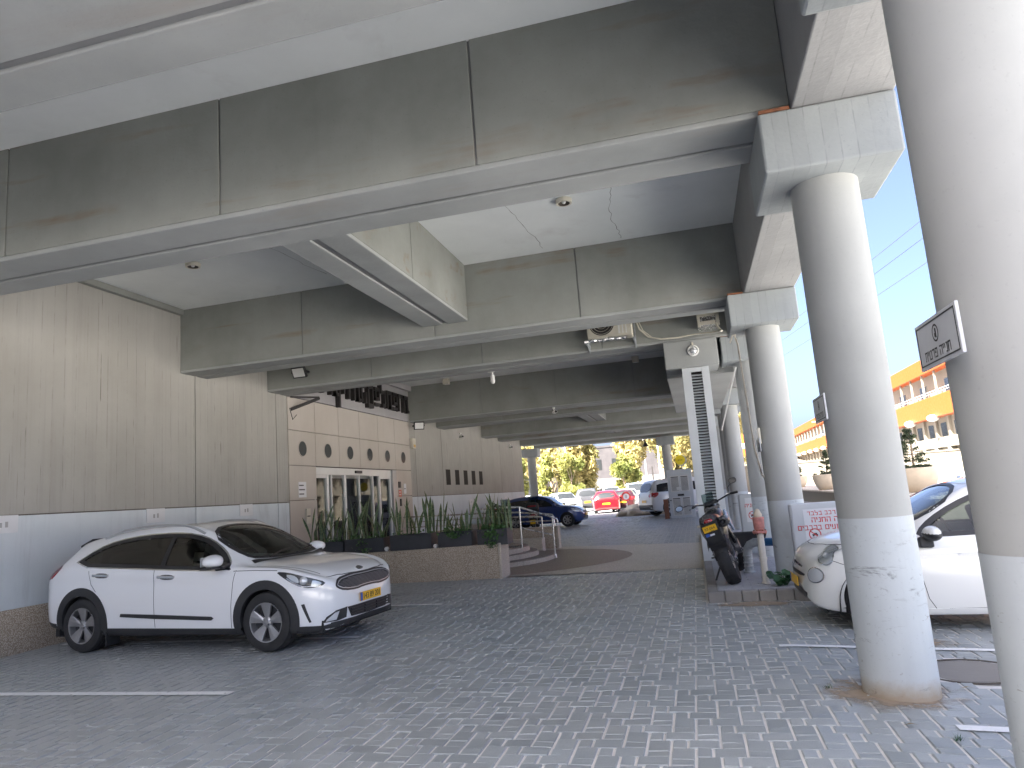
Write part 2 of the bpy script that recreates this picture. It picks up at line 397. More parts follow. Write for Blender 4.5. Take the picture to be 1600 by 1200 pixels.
# entrance facade
ft = MB(); w = (20.45-13.63)/6
rows = [(1.74,2.5),(2.5,3.27),(3.27,4.0)]
for c in range(6):
    a, b = 13.63+c*w+.006, 13.63+(c+1)*w-.006
    for z0, z1 in rows[1:]: ft.box(XW-.06, XW+.012, a, b, z0+.006, z1-.006)
    if c == 0:
        for z0, z1 in ((.32,1.74),(1.74,2.5)): ft.box(XW-.06, XW+.012, a, b, z0+.006, z1-.006)
    if c == 5:
        ft.box(XW-.06, XW+.012, 19.33, b, .326, 1.734); ft.box(XW-.06, XW+.012, 19.33, b, 1.746, 2.494)
fac = mesh_obj('entrance_facade', ft, M['tile'], bld, bevel=.004)
back = MB().box(XW-.3, XW-.05, 13.62, 14.78, .1, ZS).box(XW-.3, XW-.05, 19.3, 20.46, .1, ZS).box(XW-.3, XW-.05, 14.78, 19.3, 2.5, ZS)
mesh_obj('facade_backing', back, M['joint_dark'], fac)
mesh_obj('facade_fascia', MB().box(XW-.06, XW+.02, 13.63, 20.45, 4.012, ZS-.002), M['fascia'], fac, bevel=.004)
for c in range(6):
    y = 13.63+(c+.5)*w
    r = mesh_obj('round_window', MB().lathe([(.165,0),(.165,.004)], (XW+.012,y,2.88), 'x', 32), M['round_glass'], fac, smooth=True)
    mesh_obj('window_rim', MB().lathe([(.168,.0),(.168,.009),(.185,.009),(.185,.0)], (XW+.012,y,2.88), 'x', 32, cap=False), M['tile'], r, smooth=True)
# door screen
zd = .32; HX = XW-.10
fr = MB()
fr.box(HX-.05, HX+.05, 14.78, 19.3, 2.32, 2.49)
for a, b in ((14.78,14.83),(15.36,15.46),(15.58,15.62),(16.24,16.34),(17.06,17.10),(17.86,17.91),(18.28,18.36),(18.98,19.06)):
    fr.box(HX-.045, HX+.045, a, b, zd, 2.32)
fr.box(HX-.04, HX+.04, 14.83, 15.36, 2.24, 2.32).box(HX-.04, HX+.04, 18.36, 18.98, 2.24, 2.32).box(HX-.04, HX+.04, 14.83,19.06, zd, zd+.09)
door = mesh_obj('sliding_door', fr, M['white_alu'], bld, bevel=.005)
for a, b in ((14.83,15.36),(15.46,15.58),(15.62,16.24),(16.34,17.06),(17.10,17.86),(17.91,18.28),(18.36,18.98)):
    mesh_obj('door_pane', MB().box(HX-.006, HX+.006, a, b, zd+.09, 2.24 if b-a>.5 else 2.32), M['glass_door'], door)
mesh_obj('door_sensor', MB().box(HX+.05, HX+.10, 16.8, 17.15, 2.37, 2.44), M['black_metal'], door, bevel=.008)
mesh_obj('door_reveal', MB().box(XW-.16, XW+.012, 19.06, 19.328, zd, 2.49), M['grey_alu'], door)
mesh_obj('poster', MB().box(HX-.016, HX-.008, 18.42, 18.86, 1.62, 2.2), M['pink'], door)
mesh_obj('paper_notice', MB().box(HX-.016, HX-.008, 18.75, 18.95, 1.45, 1.72), M['paper'], door)
mesh_obj('paper_notice', MB().box(HX-.3, HX-.29, 16.42, 16.85, 1.5, 2.28), M['paper'], door)
mesh_obj('paper_notice', MB().box(HX-.3, HX-.29, 17.15, 17.7, 1.5, 2.28), M['paper'], door)
mesh_obj('red_banner', MB().box(HX-.35, HX-.34, 15.45, 15.64, 2.12, 2.3), M['red_paint'], door)
mesh_obj('lobby', MB().box(XW-1.9, XW-1.8, 13.7, 20.4, .3, 3).box(XW-5, XW-.31, 13.6, 13.7, .3, 3).box(XW-5, XW-.31, 20.4, 20.5, .3, 3).box(XW-5, XW-.31, 13.6, 20.5, 2.75, 2.85).box(XW-5, XW-.31, 13.6, 20.5, .2, .3), M['dark_room'], bld)
mesh_obj('lobby_desk', MB().box(XW-1.6, XW-1.2, 15.8, 17.0, .32, 1.25).box(XW-1.65, XW-1.1, 15.7, 17.1, 1.25, 1.3), M['wood_brown'], bld)
# five slit windows
for i in range(5):
    y = 23.65+i*(27.62-23.65)/4
    mesh_obj('slit_window', MB().box(XW-.02, XW+.006, y, y+.45, 2.06, 2.6), M['slit'], bld)
# raised steel letters of the name over the entrance
def strokes(mb, gl, y, z, h, wd, d):
    for (a, b, c, e) in gl: mb.box(XW+.021, XW+.021+d, y+wd*a, y+wd*c, z+h*b, z+h*e)
T = .2
HEB = {
 'resh': [(0,.8,1,1),(0.,0,.24,.8)], 'vav': [(.3,0,.6,1),(.2,.82,.6,1)],
 'box': [(0,0,1,.18),(0,.82,1,1),(0,.18,.22,.82),(.78,.18,1,.82)],
 'he': [(0,.8,1,1),(.0,0,.24,.8),(.76,0,1,.58)], 'tav': [(0,.8,1,1),(.0,0,.24,.8),(.72,0,.96,.8),(.72,0,1.2,.16)],
 'dalet': [(0,.8,1.1,1),(.15,0,.4,.8)], 'zig': [(0,.8,.8,1),(.1,.3,.32,.8),(.1,.3,1,.46),(.78,.46,1,1),(.0,.0,1,.16)],
 'qof': [(0,.8,1,1),(.74,.3,1,.8),(0,-.25,.24,.6)],
 'lamed': [(.0,.75,1,.92),(.0,.92,.24,1.3),(.7,.2,.95,.75),(.3,0,.85,.2)]}
letters = ['he','resh','tav','qof','vav','tav','he','box','zig','lamed','tav','zig','resh','tav']
L0 = thing('entrance_lettering', 'dark raised metal letters over the tiled entrance', 'lettering', (XW+.02, 17, 4.3))
yy = 14.55
for i, k in enumerate(letters):
    mb = MB(); big = k in ('box','qof')
    strokes(mb, HEB[k], yy, 4.24-(.1 if big else 0), .52 if not big else .66, .33, .12); yy += .41
    mesh_obj('letter', mb, M['bronze_dark'], L0, bevel=.006)

# duct shaft and louvred pilaster under the third beam line
sh = mesh_obj('duct_soffit', MB().box(-.29, XG0-.004, 13.66, 20.5, 3.45, ZB+.2), M['board_soffit'], bld, bevel=.012)
mesh_obj('shaft_head', MB().box(-.28, .655, 12.86, 13.655, 3.5, ZB-.003), M['board_soffit'], bld, bevel=.015)
pil = MB().box(.0, .02, 12.93, 13.64, 0, 3.5).box(.02, .155, 12.93, 12.97, .12, 3.5).box(.34, .47, 12.93, 12.97, .12, 3.5).box(.02,.47,13.6,13.64,0,3.5).box(.45,.47,12.971,13.599,0,3.5).box(.156,.339,12.931,12.97,.12,.2).box(.156,.339,12.931,12.97,3.42,3.5)
pl = mesh_obj('louvred_shaft', pil, M['panel_paint'], bld, bevel=.004)
lv = MB(); z = .24
while z < 3.38:
    lv.obox((.2475,12.955,z), (1,0,0), (0,-.9,-.43), (0,-.43,.9), .0915, .03, .004); z += .052
mesh_obj('louvre', lv, M['panel_paint'], pl)
mesh_obj('shaft_inside', MB().box(.03,.44,13.05,13.06,0,3.5), M['dark_gap'], pl)
# ------------------------------------------------------------------ ground, paving, markings
def gz(x): return -.045*min(max(0, x-.7), 3.6)
def struct(name, mb, m, **k):
    o = mesh_obj(name, mb, m, None, **k); o['kind'] = 'structure'; return o
M['asphalt'] = simple('asphalt', (.56,.555,.545), .9, 0, 0, .18, .4, bumpy=.4, bscale=60)
M['lot'] = simple('car_park_asphalt', (.30,.30,.31), .9, 0, 0, .15, .5, bumpy=.3, bscale=50)
struct('ground', MB().box(-400, 400, -200, 900, -1.2, -.4), M['asphalt'])
# pavers: herringbone blocks with a dummy groove, every joint real
def paver_mat(name, ca, cb, cc):
    m, nt, b = mat(name); v = obj_vec(nt)
    at = nd(nt, 'ShaderNodeAttribute', attribute_name='tint')
    col = mixc(nt, ramp(nt, at.outputs['Fac'], 0, 1), ca, cb)
    f = ramp(nt, noise(nt, v, .55, 6, .62), .4, .68)
    col = mixc(nt, math_(nt, 'MULTIPLY', f, .55), col, cc)
    f2 = ramp(nt, noise(nt, v, 4, 5, .6), .5, .75)
    col = mixc(nt, math_(nt, 'MULTIPLY', f2, .3), col, [x*.7 for x in ca])
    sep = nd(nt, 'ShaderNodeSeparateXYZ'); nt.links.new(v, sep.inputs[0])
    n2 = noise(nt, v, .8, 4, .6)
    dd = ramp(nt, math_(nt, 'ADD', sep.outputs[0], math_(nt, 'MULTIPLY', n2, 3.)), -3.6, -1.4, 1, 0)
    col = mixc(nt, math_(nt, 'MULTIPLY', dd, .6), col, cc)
    oil = math_(nt, 'MULTIPLY', ramp(nt, noise(nt, v, 1.15, 5, .7, dist=.6), .60, .70), ramp(nt, noise(nt, v, .33, 2, .5), .48, .6))
    col = mixc(nt, math_(nt, 'MULTIPLY', oil, .45), col, (.13,.125,.12))
    tyre = ramp(nt, noise(nt, v, 1., 4, .6, sc=(.22,3.2,1), dist=.5), .60, .72)
    col = mixc(nt, math_(nt, 'MULTIPLY', tyre, .22), col, (.17,.17,.175))
    sp = ramp(nt, noise(nt, v, 120, 2, .6), .35, .7)
    col = mixc(nt, math_(nt, 'MULTIPLY', sp, .25), col, [x*.6 for x in ca])
    nt.links.new(col, b.inputs['Base Color']); b.inputs['Roughness'].default_value = .40; b.inputs['Specular IOR Level'].default_value = .6
    bump(nt, b, noise(nt, v, 90, 4, .6), .25, .004)
    return m
M['paver'] = paver_mat('paver', (.29,.32,.33), (.42,.45,.46), (.41,.41,.39))
def sand_mat():
    m, nt, b = mat('joint_sand'); v = obj_vec(nt)
    sep = nd(nt, 'ShaderNodeSeparateXYZ'); nt.links.new(v, sep.inputs[0])
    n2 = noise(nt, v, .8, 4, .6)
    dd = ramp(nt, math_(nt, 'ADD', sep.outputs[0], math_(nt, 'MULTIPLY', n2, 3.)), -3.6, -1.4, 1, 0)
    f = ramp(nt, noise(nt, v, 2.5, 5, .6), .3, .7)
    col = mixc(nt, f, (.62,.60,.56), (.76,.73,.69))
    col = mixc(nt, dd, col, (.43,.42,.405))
    nt.links.new(col, b.inputs['Base Color']); b.inputs['Roughness'].default_value = .95
    bump(nt, b, noise(nt, v, 60, 4), .3, .004)
    return m
M['sand'] = sand_mat()
def pavers(name, x0, x1, y0, y1, hole=lambda x, y: False, ox=0., oy=0., gap=.0025, ch=.011):
    ux, uy = .1355, .129
    V = []; F = []; tint = []; rr = random.Random(3)
    def piece(a, b, c, d, t):
        a += gap*1.5; b -= gap*1.5; c += gap*.5; d -= gap*.5
        if b < x0 or a > x1 or d < y0 or c > y1 or hole((a+b)/2, (c+d)/2): return
        a=max(a,x0); b=min(b,x1); c=max(c,y0); d=min(d,y1)
        if b-a < .012 or d-c < .012: return
        dz = rr.uniform(-.002,.002); tx = rr.uniform(-.0024,.0024); ty = rr.uniform(-.002,.002); o = len(V)
        for (p, q, h) in ((a,c,-.012),(b,c,-.012),(b,d,-.012),(a,d,-.012),(a+ch*.8,c+ch*.4,0),(b-ch*.8,c+ch*.4,0),(b-ch*.8,d-ch*.4,0),(a+ch*.8,d-ch*.4,0)):
            zz = dz+tx*(1 if p > (a+b)/2 else -1)+ty*(1 if q > (c+d)/2 else -1)
            V.append((p, q, gz(p)+h+(zz if h == 0 else 0)))
        F.extend([(o+4,o+5,o+6,o+7),(o,o+1,o+5,o+4),(o+1,o+2,o+6,o+5),(o+2,o+3,o+7,o+6),(o+3,o,o+4,o+7)])
        tint.extend([t]*5)
    i0, i1 = int(math.floor((x0-ox)/ux))-3, int(math.ceil((x1-ox)/ux))+3
    j0, j1 = int(math.floor((y0-oy)/uy))-3, int(math.ceil((y1-oy)/uy))+3
    g2 = -.0018
    for j in range(j0, j1):
        for i in range(i0, i1):
            k = (i+j) % 4
            X = ox+i*ux; Y = oy+j*uy
            if k == 0:      # flat block, two units long, groove at a third
                t = rr.random()
                piece(X, X+2*ux*.335, Y, Y+uy, min(1, t+rr.uniform(0,.15))); piece(X+2*ux*.335, X+2*ux, Y, Y+uy, t)
            elif k == 2:    # standing block, occupies this row and the next
                t = rr.random()
                piece(X, X+ux, Y, Y+2*uy*.335, t); piece(X, X+ux, Y+2*uy*.335, Y+2*uy, t)
    me = bpy.data.meshes.new(name); me.from_pydata(V, [], F)
    at = me.attributes.new('tint', 'FLOAT', 'FACE'); at.data.foreach_set('value', tint)
    o = bpy.data.objects.new(name, me); COL.objects.link(o); me.materials.append(M['paver']); o['kind'] = 'structure'
    return o

ISL = (0.0, 2.05, 9.26, 21.2)          # kerbed island along the columns
def in_isl(x, y): return ISL[0] < x < ISL[1] and ISL[2] < y < ISL[3]
def sheet(name, x0, x1, y0, y1, dz, m, nx=None):
    mb = MB(); xs = sorted(set([x0, x1]+[x for x in (.7, 4.3) if x0 < x < x1]))
    for a, b in zip(xs[:-1], xs[1:]): mb.quad((a,y0,gz(a)+dz),(b,y0,gz(b)+dz),(b,y1,gz(b)+dz),(a,y1,gz(a)+dz))
    return struct(name, mb, m)
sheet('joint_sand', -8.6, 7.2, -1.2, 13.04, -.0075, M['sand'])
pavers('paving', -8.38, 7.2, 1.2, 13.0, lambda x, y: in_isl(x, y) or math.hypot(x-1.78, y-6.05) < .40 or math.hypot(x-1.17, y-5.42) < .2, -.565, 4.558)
plain = concrete('plain_paving', (.33,.335,.35), (.41,.41,.425), 0, None, bump_s=.2)
sheet('paving_behind', -8.6, 7.2, -30, -1.2, -.001, plain)
sheet('paving_near', -8.6, 7.2, -1.2, 1.2, -.001, plain)
# entrance forecourt
struct('forecourt', MB().add([(-8.4,13.0,.003),(-3.5,13.14,.003),(0,13.0,.003),(0,18.45,.003),(-3.8,19.75,.003),(-8.4,19.9,.003)], [(0,1,2,3,4,5)]), M['pale_floor'])
ang = [R(-63+i*126/48) for i in range(49)]
ap = [(-8.4,13.06,.007)]+[(-4.92+3.41*math.cos(a), 16.06+3.05*math.sin(a), .007) for a in ang]+[(-8.4,19.0,.007)]
struct('forecourt_circle', MB().add(ap, [tuple(range(len(ap)))]), M['brown_floor'])
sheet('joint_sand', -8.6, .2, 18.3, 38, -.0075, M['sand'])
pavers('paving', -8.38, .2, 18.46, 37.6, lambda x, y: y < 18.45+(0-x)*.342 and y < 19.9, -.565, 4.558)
# surroundings
struct('car_park', MB().box(-120, 40, 37.6, 150, -.3, -.012), M['lot'])
sheet('car_park_apron', 7.2, 200, -60, 37.6, -.02, M['asphalt'])
sheet('road', 0.2, 7.2, 21.2, 37.6, -.02, M['asphalt'])
sheet('road_strip', 2.05, 7.2, 13.0, 21.2, -.02, M['asphalt'])
struct('road_behind', MB().box(-100, -8.6, -60, 37.6, -.5, -.05), M['asphalt'])
# worn white bay lines
def paint_mat():
    m, nt, b = mat('worn_white_line'); v = obj_vec(nt)
    b.inputs['Base Color'].default_value = (.86,.86,.85,1); b.inputs['Roughness'].default_value = .7
    n = ramp(nt, noise(nt, v, 14, 6, .75), .28, .40)
    tr = nd(nt, 'ShaderNodeBsdfTransparent'); mx = nd(nt, 'ShaderNodeMixShader'); out = nt.nodes['Material Output']
    nt.links.new(n, mx.inputs[0]); nt.links.new(tr.outputs[0], mx.inputs[1]); nt.links.new(b.outputs[0], mx.inputs[2]); nt.links.new(mx.outputs[0], out.inputs[0])
    return m
M['line'] = paint_mat()
def line(x0, y0, x1, y1, w=.09):
    d = Vector((x1-x0, y1-y0)).normalized(); n = Vector((-d.y, d.x))*w/2; mb = MB(); k = 6
    for i in range(k):
        a = (x0+(x1-x0)*i/k, y0+(y1-y0)*i/k); b = (x0+(x1-x0)*(i+1)/k, y0+(y1-y0)*(i+1)/k)
        q = [(a[0]-n.x,a[1]-n.y),(b[0]-n.x,b[1]-n.y),(b[0]+n.x,b[1]+n.y),(a[0]+n.x,a[1]+n.y)]
        mb.quad(*[(p[0], p[1], gz(p[0])+.0078) for p in q])
    struct('bay_line', mb, M['line'])
line(-8.2,5.56,-3.97,5.48,.10); line(-8.2,7.86,-3.92,7.74,.09); line(-8.2,10.4,-3.72,10.0,.10)
line(.55,6.78,1.3,6.75,.08); line(1.3,6.75,6.5,6.72,.08); line(1.28,4.72,6.5,4.6,.09)
# manhole
struct('manhole_cover', MB().lathe([(.001,.003),(.30,.003),(.31,.0)], (1.78,6.05,gz(1.78)+.002), 'z', 40), concrete('manhole', (.26,.24,.22),(.33,.31,.28),0))
struct('manhole_ring', MB().lathe([(.325,.001),(.325,.005),(.36,.005),(.36,.0)], (1.78,6.05,gz(1.78)), 'z', 40, cap=False), M['joint_dark'])
# kerbed island
k = MB(); y = ISL[2]; 
island = struct('island_paving', MB().box(.13, ISL[1], ISL[2]+.13, ISL[3], -.2, .115), M['island'] if 'island' in M else plain)
kb = MB(); x = 0.
while x < ISL[1]-.05:
    kb.box(x+.004, min(x+.20, ISL[1])-.004, ISL[2], ISL[2]+.128, -.3, .12); x += .20
y = ISL[2]+.13
while y < ISL[3]-.1:
    kb.box(0, .128, y+.003, min(y+.5, ISL[3])-.003, -.3, .12); y += .5
struct('kerb', kb, concrete('kerb_stone', (.22,.21,.20), (.33,.315,.295), .2, (.42,.32,.22), (2,2,4), .6, bump_s=.4), bevel=.012)
pv = MB(); rr_ = random.Random(5); yy = ISL[2]+.14; row = 0
while yy < 13.0:
    xx = .14-(.1 if row % 2 else 0)
    while xx < ISL[1]:
        a, b = max(.14, xx)+.004, min(ISL[1], xx+.2)-.004
        if b-a > .02: pv.box(a, b, yy+.004, yy+.126, .09, .121+rr_.uniform(-.002,.002))
        xx += .2
    yy += .13; row += 1
struct('island_paving', pv, plain, bevel=.004)

# sandy dirt swept round the column foot and along the bay edge
def dirt_mat():
    m, nt, b = mat('sandy_dirt'); v = obj_vec(nt)
    b.inputs['Base Color'].default_value = (.40,.31,.22,1); b.inputs['Roughness'].default_value = .95
    sep = nd(nt, 'ShaderNodeVectorMath', operation='LENGTH'); nt.links.new(v, sep.inputs[0])
    r = math_(nt, 'ADD', sep.outputs['Value'], math_(nt, 'MULTIPLY', math_(nt, 'SUBTRACT', noise(nt, v, 3.2, 6, .7), .5), 1.1))
    n = ramp(nt, r, .30, .62, .8, 0)
    tr = nd(nt, 'ShaderNodeBsdfTransparent'); mx = nd(nt, 'ShaderNodeMixShader'); out = nt.nodes['Material Output']
    nt.links.new(n, mx.inputs[0]); nt.links.new(tr.outputs[0], mx.inputs[1]); nt.links.new(b.outputs[0], mx.inputs[2]); nt.links.new(mx.outputs[0], out.inputs[0])
    return m
def dirt(x, y, sx, sy):
    n = 14; vs = []; 
    for j in range(n+1):
        for i in range(n+1):
            X = -.85+1.7*i/n; Y = -.85+1.7*j/n; vs.append((X, Y, gz(x+X*sx)+.0035))
    o = struct('dirt', MB().add(vs, [(j*(n+1)+i, j*(n+1)+i+1, (j+1)*(n+1)+i+1, (j+1)*(n+1)+i) for j in range(n) for i in range(n)]), M['dirt']); o.location = (x, y, 0); o.scale = (sx, sy, 1)
M['dirt'] = dirt_mat()
dirt(1.10,5.40,.75,.62); dirt(.55,9.05,.9,.35); dirt(1.6,7.0,.7,.3)
# ------------------------------------------------------------------ car building kit
def pchip(P):
    xs = [p[0] for p in P]; ys = [p[1] for p in P]; n = len(xs)
    h = [xs[i+1]-xs[i] for i in range(n-1)]; d = [(ys[i+1]-ys[i])/h[i] for i in range(n-1)]
    m = [0]*n; m[0] = d[0]; m[-1] = d[-1]
    for i in range(1, n-1):
        if d[i-1]*d[i] > 0:
            w1 = 2*h[i]+h[i-1]; w2 = h[i]+2*h[i-1]; m[i] = (w1+w2)/(w1/d[i-1]+w2/d[i])
    def f(x):
        if x <= xs[0]: return ys[0]
        if x >= xs[-1]: return ys[-1]
        i = 0
        while x > xs[i+1]: i += 1
        t = (x-xs[i])/h[i]
        return (2*t**3-3*t*t+1)*ys[i]+(t**3-2*t*t+t)*h[i]*m[i]+(-2*t**3+3*t*t)*ys[i+1]+(t**3-t*t)*h[i]*m[i+1]
    return f
def catmull(P, per):
    out = []; n = len(P)
    for i in range(n-1):
        p0 = P[max(0,i-1)]; p1 = P[i]; p2 = P[i+1]; p3 = P[min(n-1,i+2)]
        k = per[i] if isinstance(per, (list,tuple)) else per
        for s in range(k):
            t = s/k
            out.append(tuple(.5*((2*b)+(c-a)*t+(2*a-5*b+4*c-d)*t*t+(-a+3*b-3*c+d)*t**3) for a,b,c,d in zip(p0,p1,p2,p3)))
    out.append(P[-1]); return out
def pip(p, poly):
    x, y = p; r = False; j = len(poly)-1
    for i in range(len(poly)):
        xi, yi = poly[i]; xj, yj = poly[j]
        if (yi > y) != (yj > y) and x < (xj-xi)*(y-yi)/(yj-yi)+xi: r = not r
        j = i
    return r
def chaikin(P, k=2):
    for _ in range(k):
        Q = []
        for i in range(len(P)):
            a = P[i]; b = P[(i+1) % len(P)]
            Q += [(a[0]*.75+b[0]*.25, a[1]*.75+b[1]*.25), (a[0]*.25+b[0]*.75, a[1]*.25+b[1]*.75)]
        P = Q
    return P
def inset(P, d):
    """offset a polygon inwards by d (negative grows it)"""
    A = sum(P[i][0]*P[(i+1)%len(P)][1]-P[(i+1)%len(P)][0]*P[i][1] for i in range(len(P)))
    s = 1 if A > 0 else -1; Q = []
    for i in range(len(P)):
        a = Vector(P[i-1]); b = Vector(P[i]); c = Vector(P[(i+1) % len(P)])
        e1 = (b-a).normalized(); e2 = (c-b).normalized()
        n1 = Vector((-e1.y, e1.x))*s; n2 = Vector((-e2.y, e2.x))*s
        m = n1+n2
        if m.length < 1e-6: m = n1
        m.normalize(); k = max(.35, m.dot(n1)); q = b+m*(d/k); Q.append((q.x, q.y))
    return Q
def dens(P, res):
    Q = []
    for i in range(len(P)):
        a = P[i]; b = P[(i+1) % len(P)]; n = max(1, int(math.hypot(b[0]-a[0], b[1]-a[1])/res))
        Q += [(a[0]+(b[0]-a[0])*k/n, a[1]+(b[1]-a[1])*k/n) for k in range(n)]
    return Q
class Body:
    """a lofted body shell that parts are laid on"""
    def __init__(s, top, belt, bot, hw, hr, crown, step=.03, side_in=.97, rows=(3,2,4,7,7,4,9,3,3,3), ends=True):
        T, B, Z, W, H, K = map(pchip, (top, belt, bot, hw, hr, crown))
        x0, x1 = top[0][0], top[-1][0]
        xs = []; n = int((x1-x0)/step)
        for i in range(n+1):
            u = i/n; xs.append(x0+(x1-x0)*u)
        if ends:
            ex = [.004,.010,.018,.03,.045]
            xs = sorted(set([round(x,4) for x in xs]+[round(x0+e,4) for e in ex]+[round(x1-e,4) for e in ex]))
        G = []
        for x in xs:
            zt, zs, zb, w, h, cr = T(x), B(x), Z(x), W(x), H(x), K(x)
            zs = min(zs, zt-.004); zs = max(zs, zb+.01); h = min(h, w*.97)
            ze = max(zt-cr, zs+.002); hs = w*side_in
            P = [(0, zb), (w*.6, zb), (w*.86, zb), (w*.965, zb+.05*(zs-zb)), (w, zb+.38*(zs-zb)), (w*.997, zb+.72*(zs-zb)), (hs, zs), (h, ze), (h*.8, zt-.36*(zt-ze)), (h*.45, zt-.10*(zt-ze)), (0, zt)]
            G.append(catmull(P, rows))
        s.xs = xs; s.G = G; m = len(G[0]); s.m = m; N = 2*m-1
        V = []; F = []
        for x, g in zip(xs, G):
            V += [(x, -y, z) for y, z in g] + [(x, y, z) for y, z in reversed(g[:-1])]
        for i in range(len(xs)-1):
            for k in range(N-1):
                F.append((i*N+k, i*N+k+1, (i+1)*N+k+1, (i+1)*N+k))
        c0 = len(V); V.append((x0, 0, sum(z for y, z in G[0])/m)); V.append((x1, 0, sum(z for y, z in G[-1])/m))
        for k in range(N-1):
            F.append((c0, k+1, k)); F.append((c0+1, (len(xs)-1)*N+k, (len(xs)-1)*N+k+1))
        F.append((c0, 0, N-1)); F.append((c0+1, (len(xs)-1)*N+N-1, (len(xs)-1)*N))
        s.V = V; s.F = F; s.bvh = BVHTree.FromPolygons([Vector(v) for v in V], F); s.removed = set(); s.N = N
    def hit(s, o, d):
        r = s.bvh.ray_cast(o, d)
        if r[0] is None: return None
        n = r[1] if r[1].dot(d) < 0 else -r[1]
        return r[0], n
    def proj(s, view):
        return {'R':(Vector((0,-3,0)),Vector((1,0,0)),Vector((0,0,1)),Vector((0,1,0))), 'L':(Vector((0,3,0)),Vector((1,0,0)),Vector((0,0,1)),Vector((0,-1,0))),
                'F':(Vector((6,0,0)),Vector((0,1,0)),Vector((0,0,1)),Vector((-1,0,0))), 'B':(Vector((-6,0,0)),Vector((0,1,0)),Vector((0,0,1)),Vector((1,0,0))),
                'T':(Vector((0,0,4)),Vector((1,0,0)),Vector((0,1,0)),Vector((0,0,-1)))}[view] if isinstance(view, str) else view
    def cut(s, view, poly, grow=0):
        o, ux, uy, d = s.proj(view)
        for i, f in enumerate(s.F):
            c = sum((Vector(s.V[k]) for k in f), Vector())/len(f)
            n = (Vector(s.V[f[1]])-Vector(s.V[f[0]])).cross(Vector(s.V[f[2]])-Vector(s.V[f[0]]))
            side = (c-Vector((0,0,.6))).dot(d) < .05 if isinstance(view, str) and view in 'RL' else True
            if not side: continue
            if isinstance(view, str) and view in 'FBT' and n.length > 0:
                q = s.hit(o+ux*(c-o).dot(ux)+uy*(c-o).dot(uy), d)
                if q is None or (q[0]-c).length > .15: continue
            if pip(((c-o).dot(ux), (c-o).dot(uy)), poly): s.removed.add(i)
    def lay(s, view, poly, off=.003, res=.05, hole=None, thick=0, skip_miss=True):
        """MB of a patch lying on the shell"""
        o, ux, uy, d = s.proj(view)
        P = dens(poly, res); pts = [Vector(p) for p in P]; ed = [(i, (i+1) % len(P)) for i in range(len(P))]
        if hole:
            Hh = dens(hole, res); k = len(pts); pts += [Vector(p) for p in Hh]; ed += [(k+i, k+(i+1) % len(Hh)) for i in range(len(Hh))]
        else: Hh = None
        xs = [p[0] for p in P]; ys = [p[1] for p in P]
        x = min(xs)+res*.5
        while x < max(xs):
            y = min(ys)+res*.5
            while y < max(ys):
                if pip((x, y), P) and not (Hh and pip((x, y), Hh)): pts.append(Vector((x, y)))
                y += res
            x += res
        r = geometry.delaunay_2d_cdt(pts, ed, [], 0, 1e-6)
        mb = MB(); vs = []; ok = []; nn = []
        for p in r[0]:
            q = s.hit(o+ux*p.x+uy*p.y, d)
            if q is None:
                vs.append((0,0,0)); ok.append(False); nn.append(Vector()); continue
            vs.append(q[0]+q[1]*off); ok.append(True); nn.append(q[1])
        fs = []
        for f in r[2]:
            c = sum((Vector(r[0][k]) for k in f), Vector((0,0)))/len(f)
            if not pip((c.x, c.y), P) or (Hh and pip((c.x, c.y), Hh)): continue
            if not all(ok[k] for k in f): continue
            q3 = [Vector(vs[k]) for k in f]
            if max((q3[i]-q3[i-1]).length for i in range(len(q3))) > .45: continue
            fs.append(tuple(f))
        mb.add(vs, fs)
        if thick:
            cnt = {}
            for f in fs:
                for i in range(len(f)):
                    e = (f[i], f[(i+1) % len(f)]); cnt[tuple(sorted(e))] = cnt.get(tuple(sorted(e)), 0)+1
            base = len(vs); mb.v += [tuple(Vector(v)-n*(off+thick)) for v, n in zip(vs, nn)]
            for f in fs:
                for i in range(len(f)):
                    e = (f[i], f[(i+1) % len(f)])
                    if cnt[tuple(sorted(e))] == 1: mb.f.append((e[0], e[1], e[1]+base, e[0]+base))
        return mb
    def band(s, view, pts, w, off=.002, res=.05):
        """thin strip along a polyline"""
        L = []; Rr = []
        for i, p in enumerate(pts):
            a = Vector(pts[max(0,i-1)]); b = Vector(pts[min(len(pts)-1,i+1)]); t = (b-a).normalized(); n = Vector((-t.y, t.x))*(w/2)
            L.append((p[0]+n.x, p[1]+n.y)); Rr.append((p[0]-n.x, p[1]-n.y))
        return s.lay(view, L+Rr[::-1], off, res)
    def shell(s, keep=lambda c: True):
        used = {}; mb = MB(); fs = []
        for i, f in enumerate(s.F):
            if i in s.removed: continue
            c = [sum(s.V[k][j] for k in f)/len(f) for j in range(3)]
            if not keep(c): continue
            fs.append(f)
        for f in fs:
            for k in f:
                if k not in used: used[k] = len(used); mb.v.append(s.V[k])
        mb.f = [tuple(used[k] for k in f) for f in fs]
        return mb
def lmesh(name, mb, mt, parent, **k):
    return mesh_obj(name, mb, mt, parent, local=True, **k)
def tidy(mb):
    used = {}; v = []; fs = []
    for f in mb.f:
        q = []
        for k in f:
            if k not in used: used[k] = len(v); v.append(mb.v[k])
            q.append(used[k])
        fs.append(tuple(q))
    mb.v = v; mb.f = fs; return mb
def paint(name, col, flake=0, rough=.28):
    return simple(name, col, rough, flake, 1., 0)
M['tyre'] = simple('tyre_rubber', (.025,.025,.026), .75, 0, 0, .35, 12)
M['rim'] = simple('alloy_rim', (.42,.42,.43), .32, .75, 0, .05)
M['rim_dark'] = simple('rim_pocket', (.03,.03,.032), .5)
M['cladding'] = simple('black_cladding', (.030,.031,.033), .55, 0, 0, .2, 30)
M['chrome'] = simple('chrome_trim', (.70,.70,.70), .12, 1.)
